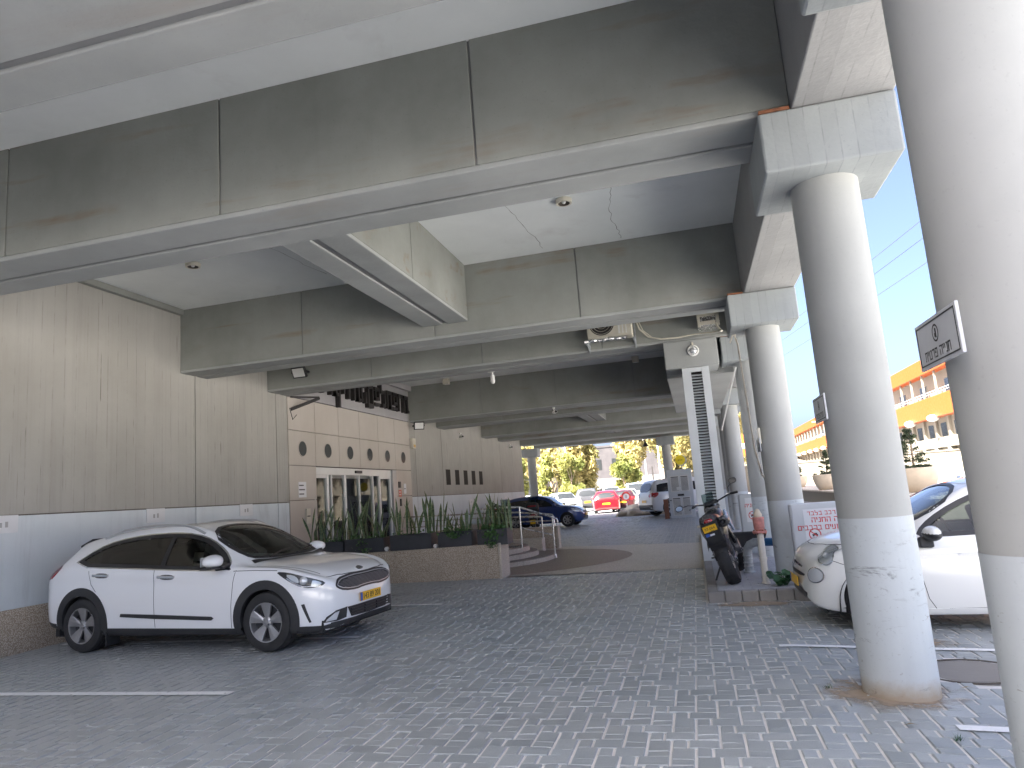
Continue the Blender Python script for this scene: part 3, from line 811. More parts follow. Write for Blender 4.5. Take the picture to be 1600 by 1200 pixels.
M['lamp_lens'] = glass('lamp_lens', (.85,.88,.9), refl=1.45)
M['lamp_silver'] = simple('lamp_reflector', (.74,.76,.78), .22, .45)
M['tail_red'] = simple('tail_lamp_red', (.32,.012,.016), .15, 0, 1)
M['interior'] = simple('interior_black', (.022,.023,.024), .8, 0, 0, .2)
M['interior_grey'] = simple('interior_grey', (.14,.15,.15), .8, 0, 0, .1)
M['seam'] = simple('panel_gap', (.05,.05,.052), .8)
M['grille_mesh'] = simple('grille_bars', (.22,.22,.23), .35, .2)

def wheel(car, x, y, r, w, spokes=5, rimr=.66, style='blade', detail=True, steer=0):
    """tyre with rim; y sign gives the side"""
    sgn = 1 if y > 0 else -1; n = 40 if detail else 24
    prof = [(r*rimr*.98,-w/2+.012),(r*rimr*1.04,-w/2+.004),(r*.86,-w/2),(r*.955,-w/2+.012),(r*.99,-w/2+.035),(r,-w/2+.06),(r,w/2-.06),(r*.99,w/2-.035),(r*.955,w/2-.012),(r*.86,w/2),(r*rimr*1.04,w/2-.004),(r*rimr*.98,w/2-.012)]
    if detail:
        k = []
        for a in (-.055,-.02,.02,.055): k += [(r,a-.006),(r-.007,a-.004),(r-.007,a+.004),(r,a+.006)]
        prof = prof[:6]+k+prof[6:]
    ty = MB().lathe(prof, (0,0,0), 'y', n, cap=False)
    root = lmesh('wheel', ty, M['tyre'], car, smooth=True, angle=30)
    root.location = (x, y, r); root.rotation_euler = (0, 0, steer+(0 if sgn > 0 else pi))
    R0 = r*rimr; o = w/2
    barrel = MB().lathe([(R0*.99,o-.012),(R0*1.0,o-.002),(R0*.95,o-.004),(R0*.90,o-.05),(R0*.88,-o+.02)], (0,0,0), 'y', n, cap=False)
    lmesh('rim_barrel', barrel, M['rim'], root, smooth=True)
    lmesh('brake_disc', MB().lathe([(.02,o-.075),(R0*.86,o-.075),(R0*.86,o-.09),(.02,o-.09)], (0,0,0), 'y', n, cap=False), M['rim_dark'], root)
    sp = MB()
    for i in range(spokes):
        a = 2*pi*i/spokes+pi/2
        ca, sa = math.cos(a), math.sin(a)
        def P(rad, t, h): return (rad*ca-t*sa, h, rad*sa+t*ca)
        if style == 'blade':
            w0, w1 = .028*r/.33, .075*r/.33
        else: w0, w1 = .022, .030
        a_ = [P(.05,-w0,o-.03),P(.05,w0,o-.03),P(R0*.95,w1,o-.008),P(R0*.95,-w1,o-.008)]
        b_ = [P(.05,-w0,o-.055),P(.05,w0,o-.055),P(R0*.95,w1,o-.035),P(R0*.95,-w1,o-.035)]
        m_ = [P(.05,0,o-.022),P(R0*.95,0,o-.002)]
        sp.add(a_+b_+m_, [(0,8,9,3),(8,1,2,9),(1,5,6,2),(0,3,7,4),(4,7,6,5),(0,4,5,1),(3,9,2,6,7)])
    lmesh('rim_spokes', sp, M['rim'], root, bevel=.003 if detail else 0)
    hub = MB().lathe([(.001,o-.012),(.03,o-.014),(.034,o-.02),(.06,o-.028),(.065,o-.05)], (0,0,0), 'y', 20, cap=False)
    if detail:
        for i in range(5):
            a = 2*pi*i/5+.3; hub.lathe([(.008,o-.03),(.008,o-.016)], (.045*math.cos(a),0,.045*math.sin(a)), 'y', 8)
    lmesh('hub_cap', hub, M['rim'], root, smooth=True)
    return root
def arch_poly(cx, cz, r, a0, a1, n=24):
    return [(cx+r*math.cos(R(a0+(a1-a0)*i/n)), cz+r*math.sin(R(a0+(a1-a0)*i/n))) for i in range(n+1)]
def liner(car, B, x, r, zlow, hw):
    A = arch_poly(x, r*.93, r*1.16, 0, 180, 20); A = [(A[0][0], zlow)]+A+[(A[-1][0], zlow)]
    for s in (-1, 1):
        mb = MB()
        vs = [(p[0], s*(hw-.03), p[1]) for p in A]+[(p[0], s*(hw-.36), p[1]) for p in A]; n = len(A)
        mb.add(vs, [(i, i+1, i+1+n, i+n) for i in range(n-1)]+[tuple(range(n, 2*n))])
        lmesh('wheel_housing', mb, M['interior'], car)
def mirror_y(mb):
    o = MB(); o.v = [(x,-y,z) for x,y,z in mb.v]; o.f = [tuple(reversed(f)) for f in mb.f]; return o
def both(f):
    return f('R'), f('L')
def plate(car, name, x, y, z, w, h, face, text, lean=0, blue=True):
    """number plate; face=+1 looks forward, -1 backward"""
    p = lmesh(name, MB().box(-.004,.004,-w/2,w/2,-h/2,h/2), M['plate_yellow'], car, bevel=.002)
    p.location = (x, y, z); p.rotation_euler = (0, lean, 0 if face > 0 else pi)
    if blue: lmesh('plate_flag', MB().box(.003,.0052,-w/2+.002,-w/2+.05,-h/2+.004,h/2-.004), M['plate_blue'], p)
    if not text: return p
    t = emboss_text(text, h*.92, .0008, 'plate_number', M['black_print'], None, frame((.0055,.02,-.003),(0,1,0),(0,0,1)), track=.95)
    t.parent = p
    return p
# ------------------------------------------------------------------ white crossover parked against the wall
M['kia_paint'] = paint('pearl_white_paint', (.84,.85,.86))
def build_crossover():
    car = thing('parked_car', 'white crossover with black wheel arches parked nose out against the grey wall', 'car', (-5.90,8.03,0), R(-5.1), 'cars parked in the shade of the deck')
    top = [(-2.13,.52),(-2.115,.72),(-2.06,.88),(-2.0,1.0),(-1.86,1.16),(-1.66,1.31),(-1.3,1.372),(-.9,1.415),(-.46,1.435),(0,1.425),(.2,1.385),(.4,1.315),(.6,1.215),(.8,1.105),(.95,1.012),(1.05,.962),(1.15,.944),(1.4,.918),(1.7,.87),(1.9,.808),(2.0,.75),(2.06,.66),(2.09,.50)]
    belt = [(-2.13,.50),(-2.06,.80),(-1.95,.93),(-1.6,1.01),(-1.2,1.015),(0,.955),(.85,.895),(1.2,.885),(1.5,.865),(1.8,.795),(1.97,.71),(2.05,.61),(2.09,.49)]
    bot = [(-2.13,.45),(-2.09,.36),(-1.95,.29),(-1.4,.22),(-1.0,.19),(1.0,.18),(1.7,.18),(1.95,.19),(2.05,.22),(2.08,.28),(2.09,.42)]
    hw = [(-2.13,.50),(-2.10,.68),(-2.03,.79),(-1.85,.865),(-1.35,.895),(0,.895),(1.3,.895),(1.6,.885),(1.78,.85),(1.92,.765),(2.01,.64),(2.06,.48),(2.09,.26)]
    hr = [(-2.13,.35),(-2.0,.58),(-1.8,.62),(-1.4,.61),(-.5,.615),(.1,.60),(.3,.60),(.6,.645),(.9,.70),(1.1,.74),(1.3,.755),(1.5,.74),(1.8,.68),(1.97,.55),(2.09,.2)]
    crown = [(-2.13,.03),(-1.9,.07),(-1.5,.06),(.1,.06),(.3,.07),(.6,.07),(.9,.06),(1.1,.05),(1.4,.035),(1.9,.05),(2.09,.03)]
    B = Body(top, belt, bot, hw, hr, crown, .022, rows=(8,3,4,8,8,6,14,4,4,4))
    aR, aF = (-1.36, .345), (1.32, .345); ra = .345
    glass_side = chaikin([(-1.50,1.035),(-1.28,1.19),(-1.03,1.268),(-.58,1.312),(-.137,1.312),(.15,1.283),(.40,1.202),(.62,1.08),(.79,.95),(.80,.912),(.3,.925),(-.6,.985)], 1)
    lower = [(-2.2,.1),(-2.2,.40),(-1.9,.36),(-1.7,.30),(-.9,.275),(.9,.25),(1.6,.25),(1.6,.1)]
    for cx, cz in (aR, aF):
        for v in 'RL': B.cut(v, arch_poly(cx, cz, ra, 0, 360))
    for v in 'RL': B.cut(v, inset(glass_side, .012))
    ws = chaikin([(.20,-.555),(.20,.555),(.92,.685),(1.01,.4),(1.035,0),(1.01,-.4),(.92,-.685)], 2)
    B.cut('T', inset(ws, .02))
    full = B.shell(lambda c: c[2] > 0)
    body = lmesh('body', tidy(B.shell(lambda c: not pip((c[0], c[2]), lower))), M['kia_paint'], car, smooth=True, angle=50)
    lmesh('lower_cladding', tidy(B.shell(lambda c: pip((c[0], c[2]), lower))), M['cladding'], car, smooth=True, angle=50)
    for v in 'RL':
        # black lower strip edge, arches
        edge = [(-2.05,.395),(-1.9,.37),(-1.72,.31)]
        lmesh('sill_trim', tidy(B.lay(v, [(-.95,.19),(-.95,.287),(.93,.262),(.93,.19)], .004, .04)), M['cladding'], car)
        for cx, cz in (aR, aF):
            lmesh('wheel_arch', tidy(B.lay(v, arch_poly(cx, cz, ra+.075, -14, 194, 30)+arch_poly(cx, cz, ra-.022, 194, -14, 30), .008, .03, thick=.03)), M['cladding'], car, smooth=True, angle=60)
        lmesh('side_window', tidy(B.lay(v, [p for p in glass_side], -.008, .05)), M['glass_tint'] if False else M['glass_clear'], car, smooth=True)
        rear = [p for p in glass_side if p[0] < -.10]+[(-.10,1.312),(-.10,.957)]
        rear = [p for p in glass_side if p[0] < -.12]
        i0 = max(range(len(glass_side)), key=lambda i: 0)
        rp = [(-1.50,1.035),(-1.28,1.19),(-1.03,1.268),(-.58,1.312),(-.16,1.312),(-.16,.96),(-.6,.985)]
        lmesh('privacy_window', tidy(B.lay(v, rp, -.005, .05)), M['glass_tint'], car, smooth=True)
        lmesh('window_surround', tidy(B.lay(v, inset(glass_side, -.020), .002, .04, inset(glass_side, .024))), M['black_metal'], car, smooth=True)
        lmesh('window_chrome', tidy(B.lay(v, inset(glass_side, -.030), .005, .04, inset(glass_side, -.017))), M['chrome'], car, smooth=True)
        lmesh('door_pillar', tidy(B.lay(v, [(-.16,.945),(-.16,1.32),(-.105,1.32),(-.09,.94)], .001, .04)), M['black_metal'], car, smooth=True)
        for q in ([(-.225,.93),(-.222,.6),(-.216,.285)], [(.935,.885),(.90,.75),(.875,.5),(.868,.265)], [(-1.24,.96),(-1.20,.80),(-1.12,.71)], [(.90,.875),(1.2,.872),(1.48,.858)]):
            lmesh('panel_gap', tidy(B.band(v, q, .007, .0015, .03)), M['seam'], car)
        lmesh('door_strip', tidy(B.lay(v, [(-.73,.415),(-.72,.45),(-.2,.43),(.60,.394),(.63,.375),(.60,.355),(-.2,.385)], .012, .03, thick=.014)), M['cladding'], car, smooth=True, angle=50)
        for hx, hz in ((-1.03,.90),(-.03,.848)):
            s = -1 if v == 'R' else 1
            q = B.hit(Vector((hx, 3*s, hz)), Vector((0,-s,0)))[0]
            hd = MB().obox((hx, q.y+s*.022, hz), (1,0,-.045), (0,1,0), (.045,0,1), .125, .007, .016).obox((hx-.10, q.y+s*.008, hz), (1,0,0), (0,1,0), (0,0,1), .015, .012, .012).obox((hx+.10, q.y+s*.008, hz), (1,0,0), (0,1,0), (0,0,1), .015, .012, .012)
            lmesh('door_handle', hd, M['chrome'], car, bevel=.006)
            lmesh('handle_cup', tidy(B.lay(v, chaikin([(hx-.11,hz-.03),(hx+.11,hz-.035),(hx+.11,hz+.02),(hx-.11,hz+.03)],2), .0012, .03)), M['seam'], car)
        # mirror
        s = -1 if v == 'R' else 1
        mm = MB().sphere((0,0,0), 1, 20, 14)
        mm.v = [((x*.085+(.03 if x > 0 else 0)*abs(x)), y*.125, (abs(z)**.8)*(1 if z > 0 else -1)*.072*(1-.18*y*s)) for x, y, z in mm.v]
        mo = lmesh('wing_mirror', mm, M['kia_paint'], car, smooth=True); mo.location = (.70, s*.985, 1.0)
        lmesh('mirror_foot', MB().obox((.06,-s*.10,-.06),(1,0,0),(0,1,.3),(0,-.3,1),.06,.07,.018), M['black_metal'], mo, bevel=.008)
        lmesh('mirror_base', MB().box(-.08,.085,-.11,.11,-.085,-.062), M['black_metal'], mo, bevel=.01)
        lmesh('mirror_glass', MB().obox((-.072,0,0),(1,0,0),(0,1,0),(0,0,1),.003,.095,.05), M['chrome'], mo)
        lmesh('mirror_triangle', tidy(B.lay(v, [(.60,.925),(.73,.985),(.86,.895),(.84,.885)], .003, .03)), M['black_metal'], car)
        # roof rail
        rp_ = []
        for i in range(21):
            x = -1.30+i*1.56/20; y = s*(.60-.0*x); q = B.hit(Vector((x, y, 3)), Vector((0,0,-1)))[0]
            lift = .045*min(1, min(i, 20-i)/4); rp_.append((x, y, q.z+.004+lift))
        lmesh('roof_rail', MB().tube(rp_, .015, 8), M['grey_alu'], car, smooth=True)
        # headlamp
        hl = [(1.46,.848),(1.62,.832),(1.77,.788),(1.88,.750),(1.975,.700),(1.95,.662),(1.86,.652),(1.76,.672),(1.66,.722),(1.56,.780)]
        V = (Vector((0,-3*-s*-1,0)), Vector((1,0,0)), Vector((0,0,1)), Vector((0,1*-s,0)))
        VV = B.proj(v)
        lh = lmesh('headlamp', tidy(B.lay(v, chaikin(hl,1), .003, .02)), M['black_metal'], car, smooth=True)
        def lampball(px, pz, r, mt, off=.0):
            q = B.hit(VV[0]+VV[1]*px+VV[2]*pz, VV[3])
            if q: lmesh('lamp_unit', MB().sphere(tuple(q[0]-q[1]*(r*.55-off)), r, 16, 10), mt, lh, smooth=True)
        lmesh('lamp_unit', tidy(B.lay(v, chaikin([(1.58,.812),(1.68,.802),(1.735,.765),(1.75,.71),(1.69,.727)],1), .005, .02)), M['lamp_silver'], lh, smooth=True)
        lmesh('lamp_unit', tidy(B.lay(v, chaikin([(1.875,.740),(1.95,.70),(1.93,.67),(1.86,.665),(1.865,.70)],1), .005, .02)), M['lamp_silver'], lh, smooth=True)
        lmesh('lamp_unit', tidy(B.lay(v, [(1.60,.768),(1.69,.71),(1.78,.670),(1.94,.662),(1.95,.669),(1.79,.680),(1.70,.722),(1.61,.778)], .006, .02)), M['chrome'], lh, smooth=True)
        lampball(1.79, .735, .048, M['lamp_silver'], .012); 
        lmesh('lamp_lens', tidy(B.lay(v, inset(chaikin(hl,1),.006), .014, .025)), M['lamp_lens'], lh, smooth=True)
        lmesh('tail_lamp', tidy(B.lay(v, chaikin([(-2.06,.87),(-2.03,.99),(-1.84,1.04),(-1.72,1.03),(-1.80,.93),(-1.9,.87)],1), .006, .03)), M['tail_red'], car, smooth=True)
        lmesh('bumper_slit', tidy(B.lay(v, [(1.765,.49),(1.80,.495),(1.855,.30),(1.835,.295)], .004, .02)), M['black_metal'], car)
        lmesh('bumper_fin', tidy(B.band(v, [(1.74,.50),(1.80,.505),(1.92,.495)], .014, .006, .02)), M['kia_paint'], car)
        lmesh('front_lip', tidy(B.lay(v, [(1.62,.16),(1.62,.262),(1.80,.262),(1.95,.25),(2.02,.262),(2.02,.16)], .005, .02)), M['cladding'], car)
    lmesh('front_lip', tidy(B.lay('F', [(-.66,.17),(-.66,.268),(-.4,.272),(0,.275),(.4,.272),(.66,.268),(.66,.17)], .006, .025)), M['cladding'], car)
    # front: grille, bumper, fogs, plate
    g1 = chaikin([(-.60,.655),(-.52,.715),(-.30,.742),(0,.738),(.30,.742),(.52,.715),(.60,.655),(.58,.615),(.48,.575),(.26,.558),(.12,.572),(-.12,.572),(-.26,.558),(-.48,.575),(-.58,.615)], 1)
    gr = lmesh('grille', tidy(B.lay('F', g1, .006, .03)), M['black_metal'], car, smooth=True)
    lmesh('grille_surround', tidy(B.lay('F', inset(g1,.020), .010, .03, inset(g1,.029))), M['grey_alu'], gr, smooth=True)
    gm = MB(); gi = inset(g1, .036)
    for i in range(-26, 27):
        for j in range(12):
            y = i*.0215+(.0107 if j % 2 else 0); z = .575+j*.0135
            if not pip((y, z), gi): continue
            q = B.hit(Vector((6,y,z)), Vector((-1,0,0)))
            if q:
                p = q[0]; gm.obox((p.x+.012, y, z), (1,0,0), (0,1,.45), (0,-.45,1), .004, .0065, .0022)
    lmesh('grille_mesh', gm, M['grille_mesh'], gr)
    lw = [(-.44,.395),(0,.40),(.44,.395),(.38,.285),(0,.275),(-.38,.285)]
    lmesh('lower_grille', tidy(B.lay('F', lw, .004, .03)), M['black_metal'], car)
    lb = MB()
    for z in (.305,.335,.365):
        for a, b in ((-.40,-.14),(-.12,.12),(.14,.40)):
            q = B.hit(Vector((6,(a+b)/2,z)), Vector((-1,0,0)))[0]
            lb.obox((q.x+.012,(a+b)/2,z), (1,0,0), (0,1,0), (0,0,1), .006, (b-a)/2, .007)
    lmesh('grille_bar', lb, M['cladding'], car)
    for s in (-1, 1):
        fg = [(s*.44,.40),(s*.60,.385),(s*.70,.335),(s*.74,.275),(s*.58,.272),(s*.46,.29)]
        f = lmesh('fog_lamp', tidy(B.lay('F', fg, .004, .02)), M['black_metal'], car)
        lmesh('lamp_unit', tidy(B.lay('F', [(s*.56,.372),(s*.62,.362),(s*.70,.305),(s*.71,.285),(s*.60,.288)], .009, .02)), M['lamp_silver'], f)
    q = B.hit(Vector((6,0,.47)), Vector((-1,0,0)))[0]
    plate(car, 'number_plate', q.x+.016, 0, .468, .46, .098, 1, '143 89 201')
    q = B.hit(Vector((6,0,.775)), Vector((-1,0,0)))
    em = lmesh('emblem', MB().lathe([(.001,.006),(.06,.006),(.064,0)], (0,0,0), 'x', 28, sy=.48), M['black_metal'], car, smooth=True)
    em.location = tuple(q[0]); em.rotation_euler = (0, -math.asin(max(-1,min(1,q[1].z))), 0)
    lmesh('emblem_ring', MB().lathe([(.058,.004),(.06,.009),(.066,.008),(.067,0)], (0,0,0), 'x', 28, cap=False, sy=.5), M['chrome'], em, smooth=True)
    t = emboss_text('KIA', .05, .0006, 'emblem_letters', M['chrome'], None, frame((.0075,0,0),(0,1,0),(0,0,1)), track=1.1); t.parent = em
    for q in ([(1.93,-.62),(1.99,-.40),(2.02,0),(1.99,.40),(1.93,.62)], [(1.10,-.735),(1.4,-.715),(1.7,-.67),(1.86,-.63)], [(1.10,.735),(1.4,.715),(1.7,.67),(1.86,.63)]):
        lmesh('panel_gap', tidy(B.band('T', q, .008, .0015, .03)), M['seam'], car)
    # glass, wipers, interior
    lmesh('windscreen', tidy(B.lay('T', ws, -.004, .05)), M['glass_clear'], car, smooth=True)
    lmesh('windscreen_surround', tidy(B.lay('T', inset(ws,-.015), .002, .04, inset(ws,.035))), M['black_metal'], car, smooth=True)
    lmesh('wiper_cowl', tidy(B.lay('T', [(.965,-.66),(1.04,-.4),(1.065,0),(1.04,.4),(.965,.66),(1.03,.68),(1.10,.4),(1.125,0),(1.10,-.4),(1.03,-.68)], .006, .04)), M['black_metal'], car)
    for pts in ([(1.02,-.40),(.95,-.1),(.93,.12)], [(1.03,.10),(.95,.40),(.90,.58)]):
        P = []
        for x, y in pts:
            q = B.hit(Vector((x,y,3)), Vector((0,0,-1)))[0]; P.append((q.x,q.y,q.z+.02))
        lmesh('wiper', MB().tube(P, .009, 6), M['black_metal'], car)
    it = MB().box(-1.9,1.15,-.72,.72,.30,.36).box(.62,1.0,-.70,.70,.36,.86).box(.54,.64,-.70,.70,.70,.83)
    it.obox((.62,-.35,.87),(1,0,.1),(0,1,0),(-.1,0,1),.10,.16,.03)
    for y in (-.36,.36):
        it.obox((-.15,y,.56),(1,0,.1),(0,1,0),(-.1,0,1),.25,.24,.09).obox((-.44,y,.88),(.28,0,1),(0,1,0),(1,0,-.28),.33,.23,.06).obox((-.56,y,1.235),(.2,0,1),(0,1,0),(1,0,-.2),.085,.12,.045)
    it.obox((-1.05,0,.58),(1,0,0),(0,1,0),(0,0,1),.25,.62,.09).obox((-1.36,0,.86),(.3,0,1),(0,1,0),(1,0,-.3),.3,.62,.07)
    lmesh('seats', it, M['interior'], car, bevel=.03)
    lmesh('inner_trim', MB().box(-1.9,1.0,-.76,-.72,.3,.90).box(-1.9,1.0,.72,.76,.3,.90).box(-2.0,-1.9,-.7,.7,.3,.9), M['interior'], car)
    lmesh('headlining', MB().add([(-1.5,-.52,1.325),(.18,-.52,1.315),(.18,.52,1.315),(-1.5,.52,1.325)], [(0,1,2,3)]), M['interior_grey'], car)
    sw = MB().tube([(.40+.06*math.sin(a),-.36+.185*math.cos(a),.88+.175*math.sin(a)) for a in [2*pi*i/28 for i in range(28)]], .014, 8, close=True).obox((.41,-.36,.87),(1,0,-.3),(0,1,0),(.3,0,1),.02,.16,.03)
    lmesh('steering_wheel', sw, M['interior'], car, smooth=True)
    lmesh('rear_view_mirror', MB().box(.30,.33,-.13,.13,1.19,1.255).box(.32,.36,-.04,.04,1.24,1.31), M['interior'], car, bevel=.01)
    lmesh('spoiler', MB().add([(-1.58,-.56,1.335),(-1.58,.56,1.335),(-1.83,.52,1.255),(-1.83,-.52,1.255),(-1.6,-.56,1.30),(-1.6,.56,1.30),(-1.82,.52,1.225),(-1.82,-.52,1.225)], [(0,1,2,3),(7,6,5,4),(0,3,7,4),(1,5,6,2),(2,6,7,3),(0,4,5,1)]), M['black_metal'], car, bevel=.008)
    lmesh('underbody', MB().box(-1.95,1.95,-.74,.74,.17,.30), M['interior'], car)
    liner(car, B, aR[0], .33, .2, .88); liner(car, B, aF[0], .33, .2, .88)
    lmesh('mud_flap', MB().box(-.985,-.965,-.87,-.68,.08,.25).box(-.985,-.965,.68,.87,.08,.25), M['interior'], car)
    for x, st in ((-1.36,0),(1.32,R(0))):
        for y in (-.775,.775): wheel(car, x, y, .318, .215, 5, .66, 'blade', True, st)
    return car
build_crossover()

# ------------------------------------------------------------------ small white two-door hatchback by the columns
M['fiat_paint'] = paint('cream_white_paint', (.76,.76,.73))
M['fiat_roof'] = paint('pale_blue_grey_roof', (.70,.72,.74))
def build_mini():
    car = thing('parked_car', 'small rounded white hatchback half hidden behind the scuffed round column', 'car', (2.60,8.28,gz(2.4)), R(181.5), 'cars parked in the shade of the deck', rot=(0,R(-1.6),R(181.5)))
    top = [(-1.70,.50),(-1.69,.66),(-1.66,.80),(-1.58,.98),(-1.42,1.16),(-1.2,1.30),(-.9,1.375),(-.5,1.40),(-.15,1.385),(.12,1.33),(.35,1.22),(.6,1.07),(.78,.955),(.9,.915),(1.2,.87),(1.42,.81),(1.56,.745),(1.63,.675),(1.665,.57),(1.675,.40)]
    belt = [(-1.70,.48),(-1.66,.72),(-1.5,.86),(-1.0,.87),(-.3,.845),(.4,.835),(.8,.835),(1.15,.80),(1.4,.72),(1.57,.62),(1.64,.52),(1.675,.39)]
    bot = [(-1.70,.42),(-1.67,.30),(-1.55,.21),(-1.2,.16),(1.1,.15),(1.45,.17),(1.58,.20),(1.65,.27),(1.675,.37)]
    hw = [(-1.70,.42),(-1.67,.58),(-1.55,.70),(-1.2,.785),(-.4,.80),(.6,.80),(1.0,.79),(1.25,.755),(1.42,.70),(1.55,.615),(1.63,.50),(1.675,.27)]
    hr = [(-1.70,.3),(-1.5,.50),(-1.2,.54),(-.5,.555),(.1,.56),(.45,.60),(.8,.66),(1.0,.64),(1.3,.56),(1.5,.45),(1.62,.32),(1.675,.15)]
    crown = [(-1.70,.03),(-1.4,.08),(-.5,.07),(.2,.08),(.7,.085),(.9,.09),(1.2,.10),(1.5,.09),(1.675,.03)]
    B = Body(top, belt, bot, hw, hr, crown, .022, rows=(8,3,4,8,8,6,14,4,4,4))
    aR, aF = (-1.12,.30), (1.08,.30); ra = .315
    gs = chaikin([(-.62,.90),(-.62,1.25),(-.25,1.275),(.05,1.235),(.30,1.13),(.52,1.00),(.66,.885),(.64,.868),(.1,.885)], 1)
    for cx, cz in (aR, aF):
        for v in 'RL': B.cut(v, arch_poly(cx, cz, ra, 0, 360))
    for v in 'RL': B.cut(v, inset(gs, .012))
    ws = chaikin([(.14,-.52),(.14,.52),(.70,.61),(.79,.3),(.80,0),(.79,-.3),(.70,-.61)], 2)
    B.cut('T', inset(ws, .02))
    lmesh('body', tidy(B.shell()), M['fiat_paint'], car, smooth=True, angle=50)
    lmesh('roof_panel', tidy(B.lay('T', chaikin([(-1.1,-.47),(-1.1,.47),(.10,.50),(.115,0),(.10,-.50)],1), .004, .05)), M['fiat_roof'], car, smooth=True)
    for v in 'RL':
        s = -1 if v == 'R' else 1
        for cx, cz in (aR, aF):
            lmesh('wheel_arch', tidy(B.lay(v, arch_poly(cx, cz, ra+.022, -16, 196, 30)+arch_poly(cx, cz, ra-.02, 196, -16, 30), .006, .03, thick=.03)), M['fiat_paint'], car, smooth=True, angle=60)
        lmesh('side_window', tidy(B.lay(v, gs, -.008, .05)), M['glass_clear'], car, smooth=True)
        lmesh('window_surround', tidy(B.lay(v, inset(gs,-.022), .002, .04, inset(gs,.022))), M['black_metal'], car, smooth=True)
        lmesh('quarter_window', tidy(B.lay(v, chaikin([(-1.15,.93),(-1.0,1.15),(-.72,1.23),(-.72,.92)],1), .002, .05)), M['glass_dark'], car, smooth=True)
        for q in ([(.70,.82),(.72,.6),(.66,.30),(.60,.20)], [(-.66,.86),(-.68,.6),(-.60,.22)], [(.66,.205),(0,.215),(-.62,.215)], [(.70,.84),(1.0,.80),(1.2,.74)], [(1.24,.60),(1.36,.62),(1.45,.655)], [(.72,.72),(1.1,.705)]):
            lmesh('panel_gap', tidy(B.band(v, q, .006, .0015, .03)), M['seam'], car)
        lmesh('sill', tidy(B.lay(v, [(-.78,.165),(-.78,.215),(.74,.21),(.74,.16)], .010, .03, thick=.012)), M['fiat_paint'], car, smooth=True, angle=40)
        lmesh('door_crease', tidy(B.band(v, [(.70,.675),(0,.70),(-1.0,.70)], .022, .005, .04)), M['fiat_paint'], car, smooth=True)
        q = B.hit(Vector((-.45,3*s,.70)), Vector((0,-s,0)))[0]
        lmesh('door_handle', MB().obox((-.45,q.y+s*.02,.72),(1,0,0),(0,1,0),(0,0,1),.09,.008,.013), M['chrome'], car, bevel=.006)
        mm = MB().sphere((0,0,0), 1, 20, 14); mm.v = [(x*.075, y*.12, z*.068) for x, y, z in mm.v]
        mo = lmesh('wing_mirror', mm, M['fiat_paint'], car, smooth=True); mo.location = (.60, s*.90, .895)
        lmesh('mirror_foot', MB().obox((.04,-s*.07,-.085),(1,0,0),(0,1,.2),(0,-.2,1),.06,.04,.05), M['black_metal'], mo, bevel=.015)
        lmesh('mirror_base', MB().sphere((0,0,-.012),1,16,8,.079,.124,.06), M['black_metal'], mo, smooth=True)
        # lamps on the rounded nose, looked at half from the front
        d = Vector((-.62, -s*.72, -.30)).normalized(); uz = (Vector((0,0,1))-d*d.z).normalized(); ux = uz.cross(-d)
        def VW(c): return (Vector(c)-d*2, ux, uz, d)
        def ell(a, b, n=28, k=0): return [(a*math.cos(2*pi*i/n)*math.cos(k)-b*math.sin(2*pi*i/n)*math.sin(k), a*math.cos(2*pi*i/n)*math.sin(k)+b*math.sin(2*pi*i/n)*math.cos(k)) for i in range(n)]
        c1 = (1.40, s*.52, .675); kk = -.35*s*-1
        h = lmesh('headlamp', tidy(B.lay(VW(c1), ell(.095,.125,28,kk), .004, .02)), M['chrome'], car, smooth=True)
        lmesh('lamp_unit', tidy(B.lay(VW(c1), ell(.080,.110,28,kk), .006, .02)), M['lamp_silver'], h, smooth=True)
        q = B.hit(VW(c1)[0]+uz*-.02, d); lmesh('lamp_unit', MB().sphere(tuple(q[0]-q[1]*.02), .045, 16, 10), M['lamp_silver'], h, smooth=True)
        lmesh('lamp_lens', tidy(B.lay(VW(c1), ell(.090,.120,28,kk), .02, .03)), M['lamp_lens'], h, smooth=True)
        c2 = (1.53, s*.50, .475)
        h = lmesh('fog_lamp', tidy(B.lay(VW(c2), ell(.105,.075), .004, .02)), M['chrome'], car, smooth=True)
        lmesh('lamp_unit', tidy(B.lay(VW(c2), ell(.092,.063), .007, .02)), M['lamp_silver'], h, smooth=True)
    lmesh('bonnet_gap', tidy(B.band('T', [(.85,-.67),(1.25,-.56),(1.42,-.40),(1.50,-.2),(1.52,0),(1.50,.2),(1.42,.40),(1.25,.56),(.85,.67)], .008, .002, .03)), M['seam'], car)
    lmesh('nose_bar', tidy(B.band('F', [(-.30,.56),(-.12,.575),(.12,.575),(.30,.56)], .022, .010, .03)), M['chrome'], car, smooth=True)
    lmesh('nose_badge', tidy(B.lay('F', chaikin([(-.06,.60),(.06,.60),(.06,.54),(-.06,.54)],2), .014, .02)), M['chrome'], car)
    lmesh('nose_slot', tidy(B.lay('F', chaikin([(-.40,.505),(.40,.505),(.36,.465),(-.36,.465)],1), .004, .03)), M['black_metal'], car)
    lmesh('air_intake', tidy(B.lay('F', chaikin([(-.44,.345),(.44,.345),(.34,.235),(-.34,.235)],1), .004, .03)), M['black_metal'], car)
    q = B.hit(Vector((6,0,.41)), Vector((-1,0,0)))[0]
    plate(car, 'number_plate', q.x+.03, 0, .405, .46, .095, 1, '')
    lmesh('windscreen', tidy(B.lay('T', ws, -.004, .05)), M['glass_clear'], car, smooth=True)
    lmesh('windscreen_surround', tidy(B.lay('T', inset(ws,-.012), .002, .04, inset(ws,.03))), M['black_metal'], car, smooth=True)
    it = MB().box(-1.4,.75,-.64,.64,.26,.32).box(.45,.78,-.62,.62,.32,.84)
